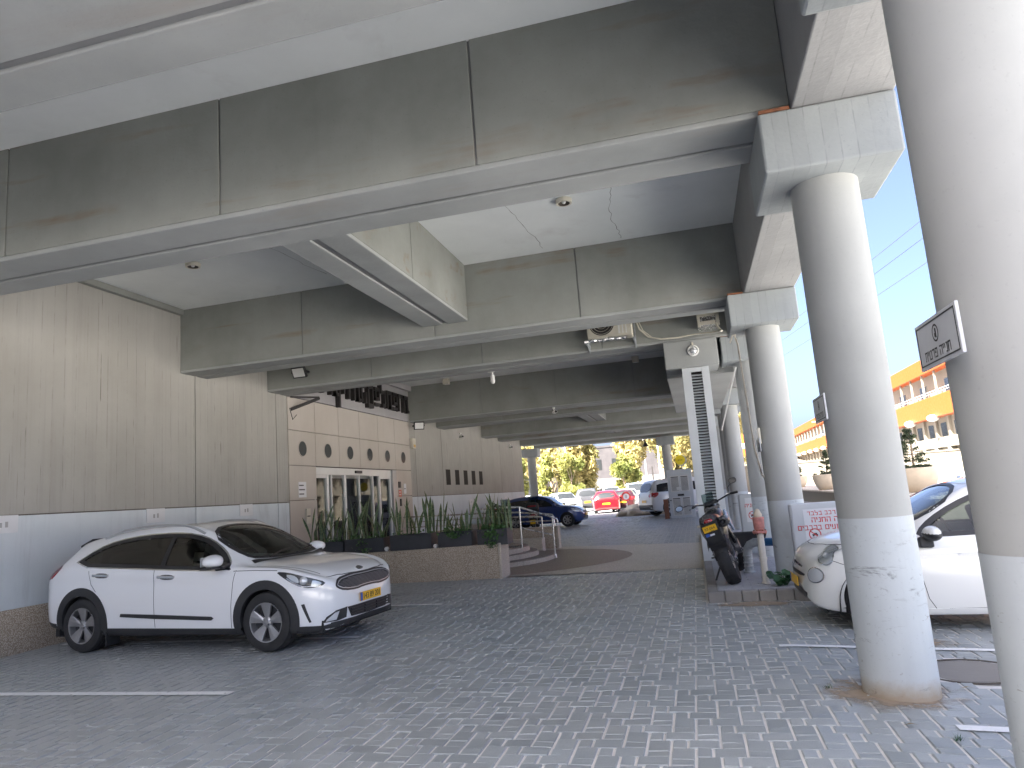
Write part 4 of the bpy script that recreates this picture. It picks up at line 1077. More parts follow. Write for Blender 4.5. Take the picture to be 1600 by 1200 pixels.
    for y in (-.32,.32):
        it.obox((-.05,y,.50),(1,0,.1),(0,1,0),(-.1,0,1),.24,.22,.08).obox((-.32,y,.80),(.28,0,1),(0,1,0),(1,0,-.28),.30,.21,.06).obox((-.43,y,1.13),(.2,0,1),(0,1,0),(1,0,-.2),.08,.11,.045)
    lmesh('seats', it, M['interior'], car, bevel=.03)
    lmesh('underbody', MB().box(-1.5,1.5,-.62,.62,.15,.26), M['interior'], car)
    lmesh('steering_wheel', MB().tube([(.30+.06*math.sin(a),.32+.17*math.cos(a),.86+.16*math.sin(a)) for a in [2*pi*i/24 for i in range(24)]], .014, 8, close=True), M['interior'], car, smooth=True)
    liner(car, B, aR[0], .29, .17, .78); liner(car, B, aF[0], .29, .17, .78)
    for x in (-1.12,1.08):
        for y in (-.69,.69): wheel(car, x, y, .285, .18, 7, .66, 'thin')
    return car
build_mini()

# ------------------------------------------------------------------ cars farther off: lighter builds, each with its own parts
def far_car(label, loc, rz, col, kind='hatch', L=4.0, W=1.7, H=1.45, group=None, flake=0, plate_back=True, detail=False, plate_txt=None, cat='car', name='parked_car'):
    car = thing(name, label, cat, loc, rz, group)
    h = L/2; pm = paint('car_paint', col, flake)
    if kind == 'sedan':
        pr = [(-1,.33),(-.985,.55),(-.95,.68),(-.72,.72),(-.60,.80),(-.40,.97),(-.18,1.0),(.05,.97),(.30,.78),(.42,.68),(.7,.63),(.9,.54),(.98,.42),(1,.30)]; hd = (-.72,-.40)
    elif kind == 'suv':
        pr = [(-1,.36),(-.985,.60),(-.96,.72),(-.90,.88),(-.82,.97),(-.5,1.0),(-.1,1.0),(.12,.955),(.33,.76),(.42,.68),(.75,.64),(.92,.56),(.985,.44),(1,.30)]; hd = (-.96,-.82)
    elif kind == 'van':
        pr = [(-1,.36),(-.99,.62),(-.97,.80),(-.93,.95),(-.85,.99),(-.4,1.0),(.2,.985),(.40,.90),(.62,.68),(.70,.60),(.86,.54),(.96,.46),(1,.28)]; hd = (-.97,-.88)
    else:
        pr = [(-1,.36),(-.985,.58),(-.955,.68),(-.86,.86),(-.72,.96),(-.4,1.0),(-.1,1.0),(.12,.95),(.34,.76),(.45,.68),(.72,.62),(.9,.53),(.98,.41),(1,.30)]; hd = (-.955,-.74)
    top = [(a*h, b*H) for a, b in pr]; T = pchip(top)
    belt = [(-h,.33*H),(-.96*h,.58*H),(-.85*h,.66*H),(.3*h,.62*H),(.6*h,.60*H),(.88*h,.50*H),(.98*h,.38*H),(h,.29*H)]
    bot = [(-h,.26*H),(-.96*h,.19*H),(-.8*h,.14*H),(.8*h,.13*H),(.95*h,.16*H),(h,.25*H)]; w = W/2
    hw = [(-h,.62*w),(-.985*h,.82*w),(-.93*h,.93*w),(-.7*h,w),(.65*h,w),(.83*h,.92*w),(.94*h,.74*w),(.985*h,.5*w),(h,.3*w)]
    hr = [(-h,.45*w),(-.93*h,.68*w),(-.6*h,.70*w),(.1*h,.70*w),(.42*h,.84*w),(.7*h,.80*w),(.93*h,.55*w),(h,.2*w)]
    crown = [(-h,.03),(-.8*h,.07),(.1*h,.06),(.42*h,.08),(.8*h,.07),(h,.03)]
    B = Body(top, belt, bot, hw, hr, crown, .07 if not detail else .035, rows=(4,2,2,4,4,3,7,2,2,2))
    r = .215*H; xr, xf = -.60*h, .64*h; ra = r*1.12
    for cx in (xr, xf):
        for v in 'RL': B.cut(v, arch_poly(cx, r*1.05, ra, 0, 360))
    lmesh('body', tidy(B.shell()), pm, car, smooth=True, angle=50)
    zb = .655*H
    def side_line(k):
        P = []
        for i in range(13):
            x = (hd[1]-.02+(.33-hd[1])*i/12)*h; P.append((x, max(zb, min(T(x)-.115*H, .905*H))))
        return P
    up = side_line(0); gl = [(up[0][0]-.04*h, zb)]+up+[(.40*h, .645*H)]
    for v in 'RL':
        lmesh('side_window', tidy(B.lay(v, gl, .004, .12)), M['glass_dark'], car, smooth=True)
        xm = -.12*h; lmesh('door_pillar', tidy(B.lay(v, [(xm,zb),(xm,.9*H),(xm+.035*h,.9*H),(xm+.035*h,zb)], .007, .1)), pm if kind != 'van' else pm, car)
        lmesh('panel_gap', tidy(B.band(v, [(xm,.64*H),(xm,.22*H)], .012, .003, .1)), M['seam'], car)
        lmesh('panel_gap', tidy(B.band(v, [(.40*h,.63*H),(.38*h,.22*H)], .012, .003, .1)), M['seam'], car)
        for cx in (xr, xf):
            lmesh('wheel_arch', tidy(B.lay(v, arch_poly(cx, r*1.05, ra*1.06, -10, 190, 18)+arch_poly(cx, r*1.05, ra*.93, 190, -10, 18), .006, .06, thick=.04)), pm if kind != 'suv' else M['cladding'], car)
        s = -1 if v == 'R' else 1
        mm = MB().sphere((0,0,0), 1, 12, 8); mm.v = [(x*.08, y*.11, z*.07) for x, y, z in mm.v]
        mo = lmesh('wing_mirror', mm, pm, car, smooth=True); mo.location = (.36*h, s*(w+.06), .68*H)
        lmesh('headlamp', tidy(B.lay(v, chaikin([(.72*h,.565*H),(.86*h,.53*H),(.955*h,.45*H),(.93*h,.415*H),(.80*h,.46*H)],1), .006, .04)), M['lamp_silver'], car, smooth=True)
        lmesh('headlamp', tidy(B.lay('F', chaikin([(s*w*.52,.50*H),(s*w*.86,.54*H),(s*w*.92,.47*H),(s*w*.6,.43*H)],1), .008, .04)), M['lamp_silver'], car, smooth=True)
        lmesh('tail_lamp', tidy(B.lay(v, chaikin([(-.965*h,.50*H),(-.955*h,.63*H),(-.84*h,.66*H),(-.86*h,.56*H)],1), .006, .04)), M['tail_red'], car, smooth=True)
        lmesh('tail_lamp', tidy(B.lay('B', chaikin([(s*w*.52,.52*H),(s*w*.55,.62*H),(s*w*.9,.655*H),(s*w*.9,.53*H)],1), .008, .04)), M['tail_red'], car, smooth=True)
        for x in (xr, xf): wheel(car, x, s*(w-.115), r, .19, 7 if kind != 'suv' else 5, .64, 'thin', detail)
    def top_glass(x0, x1, k0, k1, nm):
        P = [(x0*h,-k0*w),(x0*h,k0*w),(x1*h,k1*w),(x1*h+.03*h*(1 if x1 > 0 else 0),0),(x1*h,-k1*w)]
        lmesh(nm, tidy(B.lay('T', P, .005, .10)), M['glass_dark'], car, smooth=True)
    top_glass(.11,.40,.62,.76,'windscreen') if kind != 'van' else top_glass(.33,.64,.66,.78,'windscreen')
    if kind == 'sedan': top_glass(-.42,-.66,.62,.66,'rear_window')
    else:
        z0, z1 = (.665*H,.90*H)
        lmesh('rear_window', tidy(B.lay('B', chaikin([(-.70*w,z0),(.70*w,z0),(.60*w,z1),(-.60*w,z1)],1), .006, .1)), M['glass_dark'], car, smooth=True)
    lmesh('grille', tidy(B.lay('F', chaikin([(-.42*w,.46*H),(.42*w,.46*H),(.36*w,.38*H),(-.36*w,.38*H)],1), .006, .06)), M['black_metal'], car)
    lmesh('lower_grille', tidy(B.lay('F', chaikin([(-.6*w,.29*H),(.6*w,.29*H),(.5*w,.22*H),(-.5*w,.22*H)],1), .006, .06)), M['black_metal'], car)
    if kind == 'suv': lmesh('rear_cladding', tidy(B.lay('B', [(-.85*w,.2*H),(.85*w,.2*H),(.85*w,.33*H),(-.85*w,.33*H)], .006, .08)), M['cladding'], car)
    q = B.hit(Vector((-6,0,.42*H)), Vector((1,0,0)))
    if q: lmesh('number_plate', MB().box(q[0].x-.02,q[0].x-.008,-.24,.24,.385*H,.455*H), M['plate_yellow'], car)
    q = B.hit(Vector((6,0,.34*H)), Vector((-1,0,0)))
    if q: lmesh('number_plate', MB().box(q[0].x+.008,q[0].x+.03,-.24,.24,.305*H,.37*H), M['plate_yellow'], car)
    lmesh('underbody', MB().box(-.85*h,.85*h,-.78*w,.78*w,.14*H,.30*H), M['interior'], car)
    liner(car, B, xr, r, .16*H, w*.98); liner(car, B, xf, r, .16*H, w*.98)
    return car
# ------------------------------------------------------------------ planter wall, boxes, plants, steps, rails
def gx_front(x): return 12.90+(-3.63-x)*.03       # front face line of the planter wall
pw = thing('planter_wall', 'low washed stone planter wall in front of the entrance, topped by dark planter boxes', 'wall', (-6,13.2,0))
mb = MB(); x0, x1 = -8.38, -3.66
mb.add([(x0,gx_front(x0),-.1),(x1,gx_front(x1),-.1),(x1,13.44,-.1),(x0,13.64,-.1),(x0,gx_front(x0),.57),(x1,gx_front(x1),.625),(x1,13.44,.625),(x0,13.64,.57)],
       [(0,3,2,1),(4,5,6,7),(0,1,5,4),(1,2,6,5),(2,3,7,6),(3,0,4,7)])
mesh_obj('wall_face', mb, M['stone'], pw, bevel=.01)
mesh_obj('end_slab', MB().box(-3.655,-3.60,12.885,13.46,-.1,.64), M['stone_light'], pw, bevel=.008)
M['ivy'] = simple('ivy_leaf', (.06,.14,.035), .5, 0, 0, .4, 9)
def leaf_mat(name, dark, light, edge):
    m, nt, b = mat(name); v = obj_vec(nt)
    at = nd(nt, 'ShaderNodeAttribute', attribute_name='across')
    n = noise(nt, v, 1., 4, .7, sc=(8,8,34))
    col = mixc(nt, ramp(nt, n, .42, .6), dark, light)
    col = mixc(nt, ramp(nt, at.outputs['Fac'], .72, .9), col, edge)
    oi = nt.nodes.new('ShaderNodeObjectInfo')
    nt.links.new(col, b.inputs['Base Color']); b.inputs['Roughness'].default_value = .38; b.inputs['Specular IOR Level'].default_value = .4
    return m
M['snake'] = leaf_mat('snake_plant_leaf', (.04,.085,.035), (.14,.20,.10), (.40,.40,.16))
M['snake_dry'] = simple('dry_leaf', (.30,.22,.09), .7, 0, 0, .3, 10)
def snake_plant(x, y, z, n, hmax, label):
    V = []; F = []; A = []
    for i in range(n):
        a = rnd.uniform(0, 2*pi); bx = x+rnd.gauss(0,.07); by = y+rnd.gauss(0,.05)
        h = hmax*rnd.uniform(.38,1.06); w = rnd.uniform(.019,.037); lean = rnd.uniform(.03,.42)*h; curl = rnd.uniform(-.12,.40)*h*(rnd.random()**2)
        d = Vector((math.cos(a), math.sin(a)*.7, 0)); tw = rnd.uniform(0, 2*pi); tw1 = tw+rnd.uniform(-1.0,1.0); m = 9; o = len(V)
        for k in range(m+1):
            t = k/m; c = Vector((bx,by,z))+d*(lean*t**1.5+curl*t*t*t*.5)+Vector((0,0,h*t*(1-.08*t*max(0,curl/h*4))))
            ww = w*(.55+1.1*t-.2*t*t) if t < .6 else w*(1.14)*max(.02,(1-((t-.6)/.4)**2.2))
            q = tw+(tw1-tw)*t; s = Vector((math.cos(q), math.sin(q), 0)); nrm = Vector((-s.y, s.x, 0))
            for u, ac in ((-1,1),(-.62,.4),(0,0),(.62,.4),(1,1)):
                V.append(tuple(c+s*(ww*u)-nrm*(ww*.35*(1-abs(u))))); A.append(ac)
        for k in range(m):
            for u in range(4):
                b = o+k*5+u; F.append((b, b+1, b+6, b+5))
    me = bpy.data.meshes.new('snake_plant'); 
    me.from_pydata([(a-x,b-y,c-z) for a,b,c in V], [], F); at = me.attributes.new('across','FLOAT','POINT'); at.data.foreach_set('value', A)
    for p in me.polygons: p.use_smooth = True
    o = bpy.data.objects.new('snake_plant', me); COL.objects.link(o); o.location = (x,y,z); me.materials.append(M['snake'])
    return tag(o, label, 'plant', 'snake plants in the planter boxes')
def ivy(x0, x1, y, z, n, label, trail=.0, spread=.12):
    mb = MB(); st = MB()
    for i in range(n):
        x = rnd.uniform(x0, x1); yy = y+rnd.gauss(0, spread*.5); zz = z+abs(rnd.gauss(0,.045))+.01
        if trail and rnd.random() < .45:
            k = rnd.random(); yy = y-.17-rnd.uniform(.0,.05); zz = z-k*trail; x = (x0+x1)/2+rnd.gauss(0,.05+.06*(1-k))
        r = rnd.uniform(.014,.030); n_ = Vector((rnd.gauss(0,.6), rnd.gauss(-.4,.6), rnd.gauss(.7,.5))).normalized()
        u = n_.orthogonal().normalized(); v = n_.cross(u); a0 = rnd.uniform(0,6.28); c = Vector((x,yy,zz))
        P = [(1.15,0),(.55,.45),(.35,.95),(-.25,.6),(-.8,.45),(-.8,-.45),(-.25,-.6),(.35,-.95),(.55,-.45)]
        vs = [c+(u*(p[0]*math.cos(a0)-p[1]*math.sin(a0))+v*(p[0]*math.sin(a0)+p[1]*math.cos(a0)))*r for p in P]
        mb.add(vs, [tuple(range(9))])
    o = mesh_obj('ivy', MB().add([(p[0],p[1],p[2]) for p in mb.v], mb.f), M['ivy'], None, recalc=False)
    c = Vector(((x0+x1)/2, y, z)); o.data.transform(Matrix.Translation(-c)); o.location = c
    return tag(o, label, 'ivy', 'ivy in the planter boxes')
boxes = [(-7.64,-6.78,'first dark planter box from the grey car, mostly behind its windscreen'),(-6.74,-5.55,'dark planter box just right of the parked crossover bonnet, ivy trailing down it'),(-5.36,-4.42,'middle dark planter box on the stone wall with two white spotlights beside it'),(-4.28,-3.42+.0,'last')]
PB = [(-7.62,-6.86),(-6.80,-5.93),(-5.88,-5.0),(-4.9,-4.0),(-3.95,-3.1)]
PB = [(-7.95,-7.12),(-7.02,-6.06),(-5.98,-5.05),(-4.92,-4.05),(-3.94,-3.10)]
# measured along the wall: five boxes between x=-7.7 and x=-3.4
PB = [(-7.66,-6.86),(-6.82,-5.98),(-5.84,-4.98),(-4.84,-4.16),(-4.05,-3.46)]
PBL = ['leftmost dark planter box, half hidden behind the white crossover','dark planter box with a long ivy strand hanging over its front','middle dark planter box with a white spotlight at its lower corner','dark planter box between the spotlight and the ivy corner','dark planter box at the free end of the stone wall beside the steps']
for i, (a, b) in enumerate(PB):
    yf = gx_front((a+b)/2)+.02; z0 = .605; z1 = .885 if i > 1 else .84+.02*i
    t = thing('planter_box', PBL[i], 'planter', ((a+b)/2, yf+.19, z0), math.atan(-.03), 'dark planter boxes on the stone wall')
    L = (b-a)/2
    s = MB().box(-L,L,-.19,-.178,0,z1-z0).box(-L,L,.178,.19,0,z1-z0).box(-L,-L+.012,-.178,.178,0,z1-z0).box(L-.012,L,-.178,.178,0,z1-z0)
    lmesh('box_shell', s, M['anthracite'], t, bevel=.003)
    lmesh('box_rim', MB().box(-L-.006,L+.006,-.197,-.165,z1-z0,z1-z0+.012).box(-L-.006,L+.006,.165,.197,z1-z0,z1-z0+.012).box(-L-.006,-L+.03,-.165,.165,z1-z0,z1-z0+.012).box(L-.03,L+.006,-.165,.165,z1-z0,z1-z0+.012), M['anthracite'], t, bevel=.003)
    lmesh('soil', MB().box(-L+.012,L-.012,-.178,.178,.1,z1-z0-.03), M['soil'], t)
    pos = ['far left of the row','left of centre in its row','centre of the row','right of centre','right end']
    for k in range(5):
        x = a+.1+(b-a-.2)*k/4; hm = [.74,.82,.80,.82,.72][i]*rnd.uniform(.85,1.12)
        where = ['left end','left half','middle','right half','right end'][k]
        wbox = ['leftmost planter box','box with the hanging ivy strand','middle planter box','fourth planter box','planter box nearest the steps'][i]
        snake_plant(x, yf+.19+rnd.uniform(-.06,.06), z1-.04, rnd.randint(4,7), hm, 'banded snake plant at the %s of the %s' % (where, wbox))
    ivy(a+.05, b-.05, yf+.12, z1, [60,120,60,220,260][i], ['sparse ivy over the soil of the leftmost planter box','ivy cover with a strand hanging down the box front','sparse ivy at the rim of the middle planter box','dense low ivy between snake plants in the fourth planter box','bushy ivy spilling over the planter box nearest the steps'][i], [0,.30,0,.1,.32][i])
for x, lab in ((-5.92,'small round white spotlight left on the wall top between dark boxes'),(-4.90,'small round white spotlight right on the wall top between dark boxes')):
    t = thing('spotlight', lab, 'spotlight', (x, gx_front(x)+.03, .61), 0, 'small spotlights between the planter boxes')
    lmesh('lamp_head', MB().lathe([(.001,-.05),(.03,-.05),(.036,-.03),(.036,.035),(.03,.045),(.001,.04)], (0,0,.045), 'y', 16), M['white_plastic'], t, smooth=True)
    lmesh('lamp_foot', MB().box(-.02,.02,-.02,.02,-.005,.02), M['white_plastic'], t)

# round-fronted entrance steps
stp = thing('entrance_steps', 'curved pale stone steps climbing to the entrance platform', 'steps', (-5,16.2,0))
def step(xe, r, cy, ry, z0, z1, nm):
    n = 40; P = [(-8.37, cy-ry*1.0), ]
    P = [(-8.37, 13.66)] if False else []
    cx = xe-r
    A = [R(-90+180*i/n) for i in range(n+1)]
    P = [(-8.37, cy-ry)]+[(cx+r*math.cos(a), cy+ry*math.sin(a)) for a in A]+[(-8.37, cy+ry)]
    face = MB().prism(P, (0,0,z0), (1,0,0), (0,1,0), (0,0,z1-z0-.012))
    o = mesh_obj('step', face, M['stone_light'], stp, bevel=.004)
    mesh_obj('tread', MB().prism(inset(P, .03), (0,0,z1-.02), (1,0,0), (0,1,0), (0,0,.02)), M['brown_floor'], o)
step(-3.30, 1.55, 16.2, 1.75, -.05, .105, 1); step(-3.68, 1.55, 16.25, 1.62, .10, .21, 2); step(-3.90, 1.5, 16.3, 1.5, .20, .32, 3)
mesh_obj('platform', MB().box(-8.37,-5.4,13.66,19.3,-.05,.30), M['stone_light'], stp)
mesh_obj('platform_floor', MB().box(-8.37,-5.41,13.67,19.29,.30,.3195), M['brown_floor'], stp)
gr = MB()
for i in range(8): gr.box(-4.52+i*.055,-4.49+i*.055,16.0,16.55,.319,.326)
gtag = thing('floor_grate', 'small slotted steel drain grate in the top step', 'grate', (-4.3,16.25,.32))
mesh_obj('grate_bars', gr, M['anthracite'], gtag); mesh_obj('grate_pan', MB().box(-4.55,-4.05,15.97,16.58,.318,.3215), M['grey_iron'], gtag)
# ramp wall
rw = thing('ramp_wall', 'washed stone side wall of the entrance ramp beyond the curved steps', 'wall', (-5.5,19.6,0))
mesh_obj('wall_face', MB().add([(-8.37,19.32,-.1),(-3.80,19.32,-.1),(-3.80,19.62,-.1),(-8.37,19.62,-.1),(-8.37,19.32,.64),(-3.80,19.32,.58),(-3.80,19.62,.58),(-8.37,19.62,.64)], [(0,3,2,1),(4,5,6,7),(0,1,5,4),(1,2,6,5),(2,3,7,6),(3,0,4,7)]), M['stone'], rw, bevel=.01)
mesh_obj('end_slab', MB().box(-3.795,-3.74,19.30,19.64,-.1,.60), M['stone_light'], rw, bevel=.008)
mesh_obj('low_block', MB().box(-5.3,-3.95,18.15,18.5,-.1,.36), M['stone_light'], rw, bevel=.008)
# stainless handrails
hr_ = thing('handrail', 'stainless handrail with two bars on top of the ramp wall', 'railing', (-5.5,19.47,.6), 0, 'stainless handrails by the entrance')
yr = 19.47
pts = [(-8.3,yr,1.12),(-5.9,yr,1.07),(-4.9,yr,1.03),(-4.05,yr,.93),(-3.90,yr,.90),(-3.86,yr,.84),(-3.86,yr,.58)]
mesh_obj('top_bar', MB().tube(pts, .022, 10), M['steel'], hr_, smooth=True)
mesh_obj('lower_bar', MB().tube([(-8.3,yr,.82),(-5.9,yr,.79),(-3.86,yr,.74)], .016, 8), M['steel'], hr_, smooth=True)
mesh_obj('middle_bar', MB().tube([(-8.3,yr,.97),(-5.9,yr,.94),(-4.4,yr,.90)], .012, 8), M['steel'], hr_, smooth=True)
for x in (-7.6,-6.4,-5.10): mesh_obj('post', MB().tube([(x,yr,.58),(x,yr,1.03)], .02, 10), M['steel'], hr_, smooth=True)
h2 = thing('handrail', 'stainless handrail sloping down the curved steps on two posts', 'railing', (-3.6,15.9,.2), 0, 'stainless handrails by the entrance')
P1 = (-3.96,16.0); P3 = (-3.29,16.41)
mesh_obj('top_bar', MB().tube([(-4.9,15.7,1.24),(-4.3,15.87,1.24),(P1[0],P1[1],1.22),(P3[0],P3[1],.93),(-3.20,16.46,.88),(-3.19,16.47,.80)], .022, 10), M['steel'], h2, smooth=True)
mesh_obj('post', MB().tube([(P1[0],P1[1],.21),(P1[0],P1[1],1.22)], .02, 10).lathe([(.001,.22),(.04,.22),(.04,.205)], (P1[0],P1[1],0), 'z', 14), M['steel'], h2, smooth=True)
mesh_obj('post', MB().tube([(P3[0],P3[1],0),(P3[0],P3[1],.93)], .02, 10).lathe([(.001,.10),(.032,.10),(.036,.02),(.045,.01),(.045,0)], (P3[0],P3[1],0), 'z', 14), M['steel'], h2, smooth=True)
mesh_obj('lower_bar', MB().tube([(P1[0],P1[1],.75),(P3[0],P3[1],.52)], .014, 8), M['steel'], h2, smooth=True)
h3 = thing('handrail', 'stainless handrail post with short bar behind the curved steps', 'railing', (-3.95,18.05,.3), 0, 'stainless handrails by the entrance')
mesh_obj('post', MB().tube([(-3.93,18.2,.34),(-3.93,18.2,.90)], .02, 10), M['steel'], h3, smooth=True)
mesh_obj('top_bar', MB().tube([(-5.6,18.2,.98),(-3.93,18.2,.90)], .02, 10), M['steel'], h3, smooth=True)

# ------------------------------------------------------------------ fixtures on the building
def fixture(nm, label, cat, loc, group=None, rz=0): return thing(nm, label, cat, loc, rz, group)
for (x, y, lab, big) in ((-6.65,8.42,'round recessed downlight in the ceiling bay above the white crossover',1),(-1.21,8.47,'round ceiling downlight beside the cracked slab near the edge girder',1)):
    t = fixture('downlight', lab, 'downlight', (x,y,ZS), 'round downlights in the slab')
    lmesh('lamp_ring', MB().lathe([(.075,-.055),(.10,-.055),(.105,-.003)], (0,0,0), 'z', 28, cap=False), M['cream_plastic'], t, smooth=True)
    lmesh('lamp_cup', MB().lathe([(.075,-.055),(.06,-.012),(.001,-.010)], (0,0,0), 'z', 28, cap=False), M['joint_dark'], t, smooth=True)
    lmesh('lamp_bulb', MB().sphere((0,0,-.03), .028, 12, 8), M['white_plastic'], t, smooth=True)
for (x, y, lab) in ((-6.91,19.98,'square ceiling box close to the entrance lettering'),(-1.24,20.03,'square ceiling box near the duct soffit')):
    t = fixture('ceiling_box', lab, 'ceiling box', (x,y,ZS), 'square boxes on the slab')
    lmesh('box_body', MB().box(-.09,.09,-.09,.09,-.17,-.003), M['cream_plastic'], t, bevel=.01); lmesh('box_face', MB().lathe([(.001,-.176),(.055,-.176),(.06,-.17)], (0,0,0), 'z', 20), M['white_plastic'], t)
# dome camera hanging from the third beam, bullet camera under the fourth
t = fixture('dome_camera', 'white dome camera on a bent arm under the third beam', 'camera', (-3.74,13.60,4.0))
lmesh('arm', MB().tube([(0,.06,.02),(0,.10,-.02),(0,.10,-.06)], .018, 8).box(-.07,.07,.05,.07,-.01,.07), M['white_plastic'], t, smooth=True)
lmesh('camera_head', MB().lathe([(.02,-.05),(.045,-.07),(.045,-.16),(.05,-.165),(.05,-.19)], (0,.10,0), 'z', 18), M['white_plastic'], t, smooth=True)
lmesh('dome', MB().lathe([(.048,-.19),(.045,-.21),(.03,-.235),(.001,-.243)], (0,.10,0), 'z', 18, cap=False), M['white_plastic'], t, smooth=True)
def bullet(loc, rz, lab, s=1.):
    t = fixture('bullet_camera', lab, 'camera', loc, 'bullet cameras', rz)
    lmesh('mount', MB().cyl((0,0,-.03*s), .035*s, .03*s, 'z', 14).tube([(0,0,-.03*s),(0,-.03*s,-.09*s)], .014*s, 8), M['white_plastic'], t, smooth=True)
    lmesh('camera_body', MB().lathe([(.001,.06*s),(.032*s,.06*s),(.036*s,.03*s),(.036*s,-.12*s),(.03*s,-.125*s)], (0,-.03*s,-.115*s), 'y', 16), M['white_plastic'], t, smooth=True)
    lmesh('camera_lens', MB().lathe([(.001,-.127*s),(.028*s,-.127*s),(.03*s,-.12*s)], (0,-.03*s,-.115*s), 'y', 16), M['black_metal'], t, smooth=True)
bullet((-3.82,20.62,ZB), .5, 'small bullet camera with black face under the fourth beam', 1.3)
bullet((-8.2,24.9,3.95), .8, 'bullet camera high on the wall above the slit windows', 1.3)
bullet((-8.2,32.2,3.92), .8, 'bullet camera at the far end of the wall', 1.3)
# floodlights
def flood(loc, rz, tilt, lab, s=1.):
    t = thing('floodlight', lab, 'floodlight', loc, rz, 'floodlights near the entrance')
    b = Matrix.Rotation(tilt, 4, 'X')
    lmesh('lamp_case', MB().box(-.17*s,.17*s,-.04*s,.03*s,-.13*s,.13*s).xf(b), M['black_metal'], t, bevel=.012)
    lmesh('lamp_glass', MB().box(-.14*s,.14*s,-.045*s,-.041*s,-.10*s,.10*s).xf(b), M['paper'], t)
    lmesh('bracket', MB().box(-.19*s,-.175*s,-.02,.12*s,-.02,.02).box(.175*s,.19*s,-.02,.12*s,-.02,.02).box(-.19*s,.19*s,.105*s,.12*s,-.02,.02), M['black_metal'], t)
flood((-7.55,12.74,4.30), 0, R(28), 'black floodlight with white face on the third beam', .9)
flood((-8.05,20.45,3.86), R(35), R(15), 'black floodlight lit white at the right top corner of the tiled facade', .95)
t = thing('wall_bracket', 'dark folding bracket at the left top corner of the tiled facade', 'bracket', (-8.35,13.8,3.9))
mesh_obj('bracket_arm', MB().tube([(-8.38,13.75,3.72),(-8.02,14.35,4.0)], .035, 6).tube([(-8.38,13.75,4.0),(-8.02,14.35,4.02)], .02, 6), M['bronze_dark'], t)
mesh_obj('bracket_wire', MB().tube([(-8.38,13.7,3.75),(-8.37,13.8,3.5),(-8.36,13.95,3.62)], .008, 5), M['black_print'], t)
t = thing('alarm_box', 'small yellowed box on the wall right of the tiled facade', 'alarm box', (-8.38,20.62,3.3))
mesh_obj('box_body', MB().box(-8.398,-8.30,20.5,20.75,3.18,3.5), M['cream_plastic'], t, bevel=.012); mesh_obj('lens', MB().box(-8.30,-8.29,20.55,20.70,3.22,3.3), simple('amber_lens', (.6,.38,.08), .3), t)
# small things beside the door
def wallplate(nm, lab, cat, y0, y1, z0, z1, m, d=.02, bars=0, bm=None, group=None):
    t = thing(nm, lab, cat, (XW+.012,(y0+y1)/2,z0), 0, group)
    mesh_obj('plate', MB().box(XW+.0125,XW+.012+d,y0,y1,z0,z1), m, t, bevel=.003)
    if bars:
        b = MB()
        for i in range(bars):
            z = z1-(z1-z0)*(i+.8)/(bars+.6); b.box(XW+.012+d,XW+.0135+d,y0+.02,y1-.02-rnd.uniform(0,.3)*(y1-y0),z-.012,z+.012)
        mesh_obj('print', b, bm or M['black_print'], t)
    return t
wallplate('notice', 'white notice left of the sliding door', 'notice', 13.98,14.30,1.80,2.14,M['sign_white'],.008,3)
wallplate('letter_box', 'narrow letter box below the white notice by the door', 'letter box', 14.25,14.42,1.22,1.55,M['cream_plastic'],.03,1)
wallplate('intercom', 'small dark intercom right of the sliding door', 'intercom', 19.42,19.56,1.98,2.16,M['black_metal'],.03)
wallplate('notice', 'small red notice right of the sliding door', 'notice', 19.42,19.62,1.72,1.92,simple('red_notice',(.6,.16,.11),.5),.008,2,M['sign_white'])
wallplate('notice', 'white framed notice at the right edge of the tiled facade', 'notice', 19.80,19.98,1.80,2.1,M['sign_white'],.012,1)
wallplate('door_handle_plate', 'black pull handle on the tile beside the sliding door', 'handle', 19.48,19.54,1.45,1.66,M['black_metal'],.04)
# little white number plaques along the painted wall
for i, (y, z, lab) in enumerate([(7.12,1.60,'white bay plaque at the far left of the painted wall'),(9.72,1.60,'white bay plaque above the rear of the parked crossover'),(12.1,1.60,'white bay plaque above the roof of the parked crossover'),(21.9,1.40,'white bay plaque just right of the facade behind the snake plants'),(26.3,1.40,'white bay plaque below the rightmost slit window'),(28.9,1.40,'white bay plaque past the slit windows'),(31.5,1.40,'white bay plaque near the far end of the painted wall'),(34.3,1.40,'white bay plaque at the far corner of the painted wall')]):
    t = thing('bay_plaque', lab, 'plaque', (XW+.005,y,z), 0, 'white plaques marking the parking bays')
    mesh_obj('plaque', MB().box(XW+.0045,XW+.016,y-.20,y+.20,z-.11,z+.11), M['sign_white'], t, bevel=.003)
    mesh_obj('plaque_mark', MB().box(XW+.016,XW+.0172,y-.06,y-.02,z-.04,z+.02).box(XW+.016,XW+.0172,y+.02,y+.06,z-.04,z+.03), simple('grey_print',(.4,.4,.4),.6) if i == 0 else bpy.data.materials['grey_print'], t)
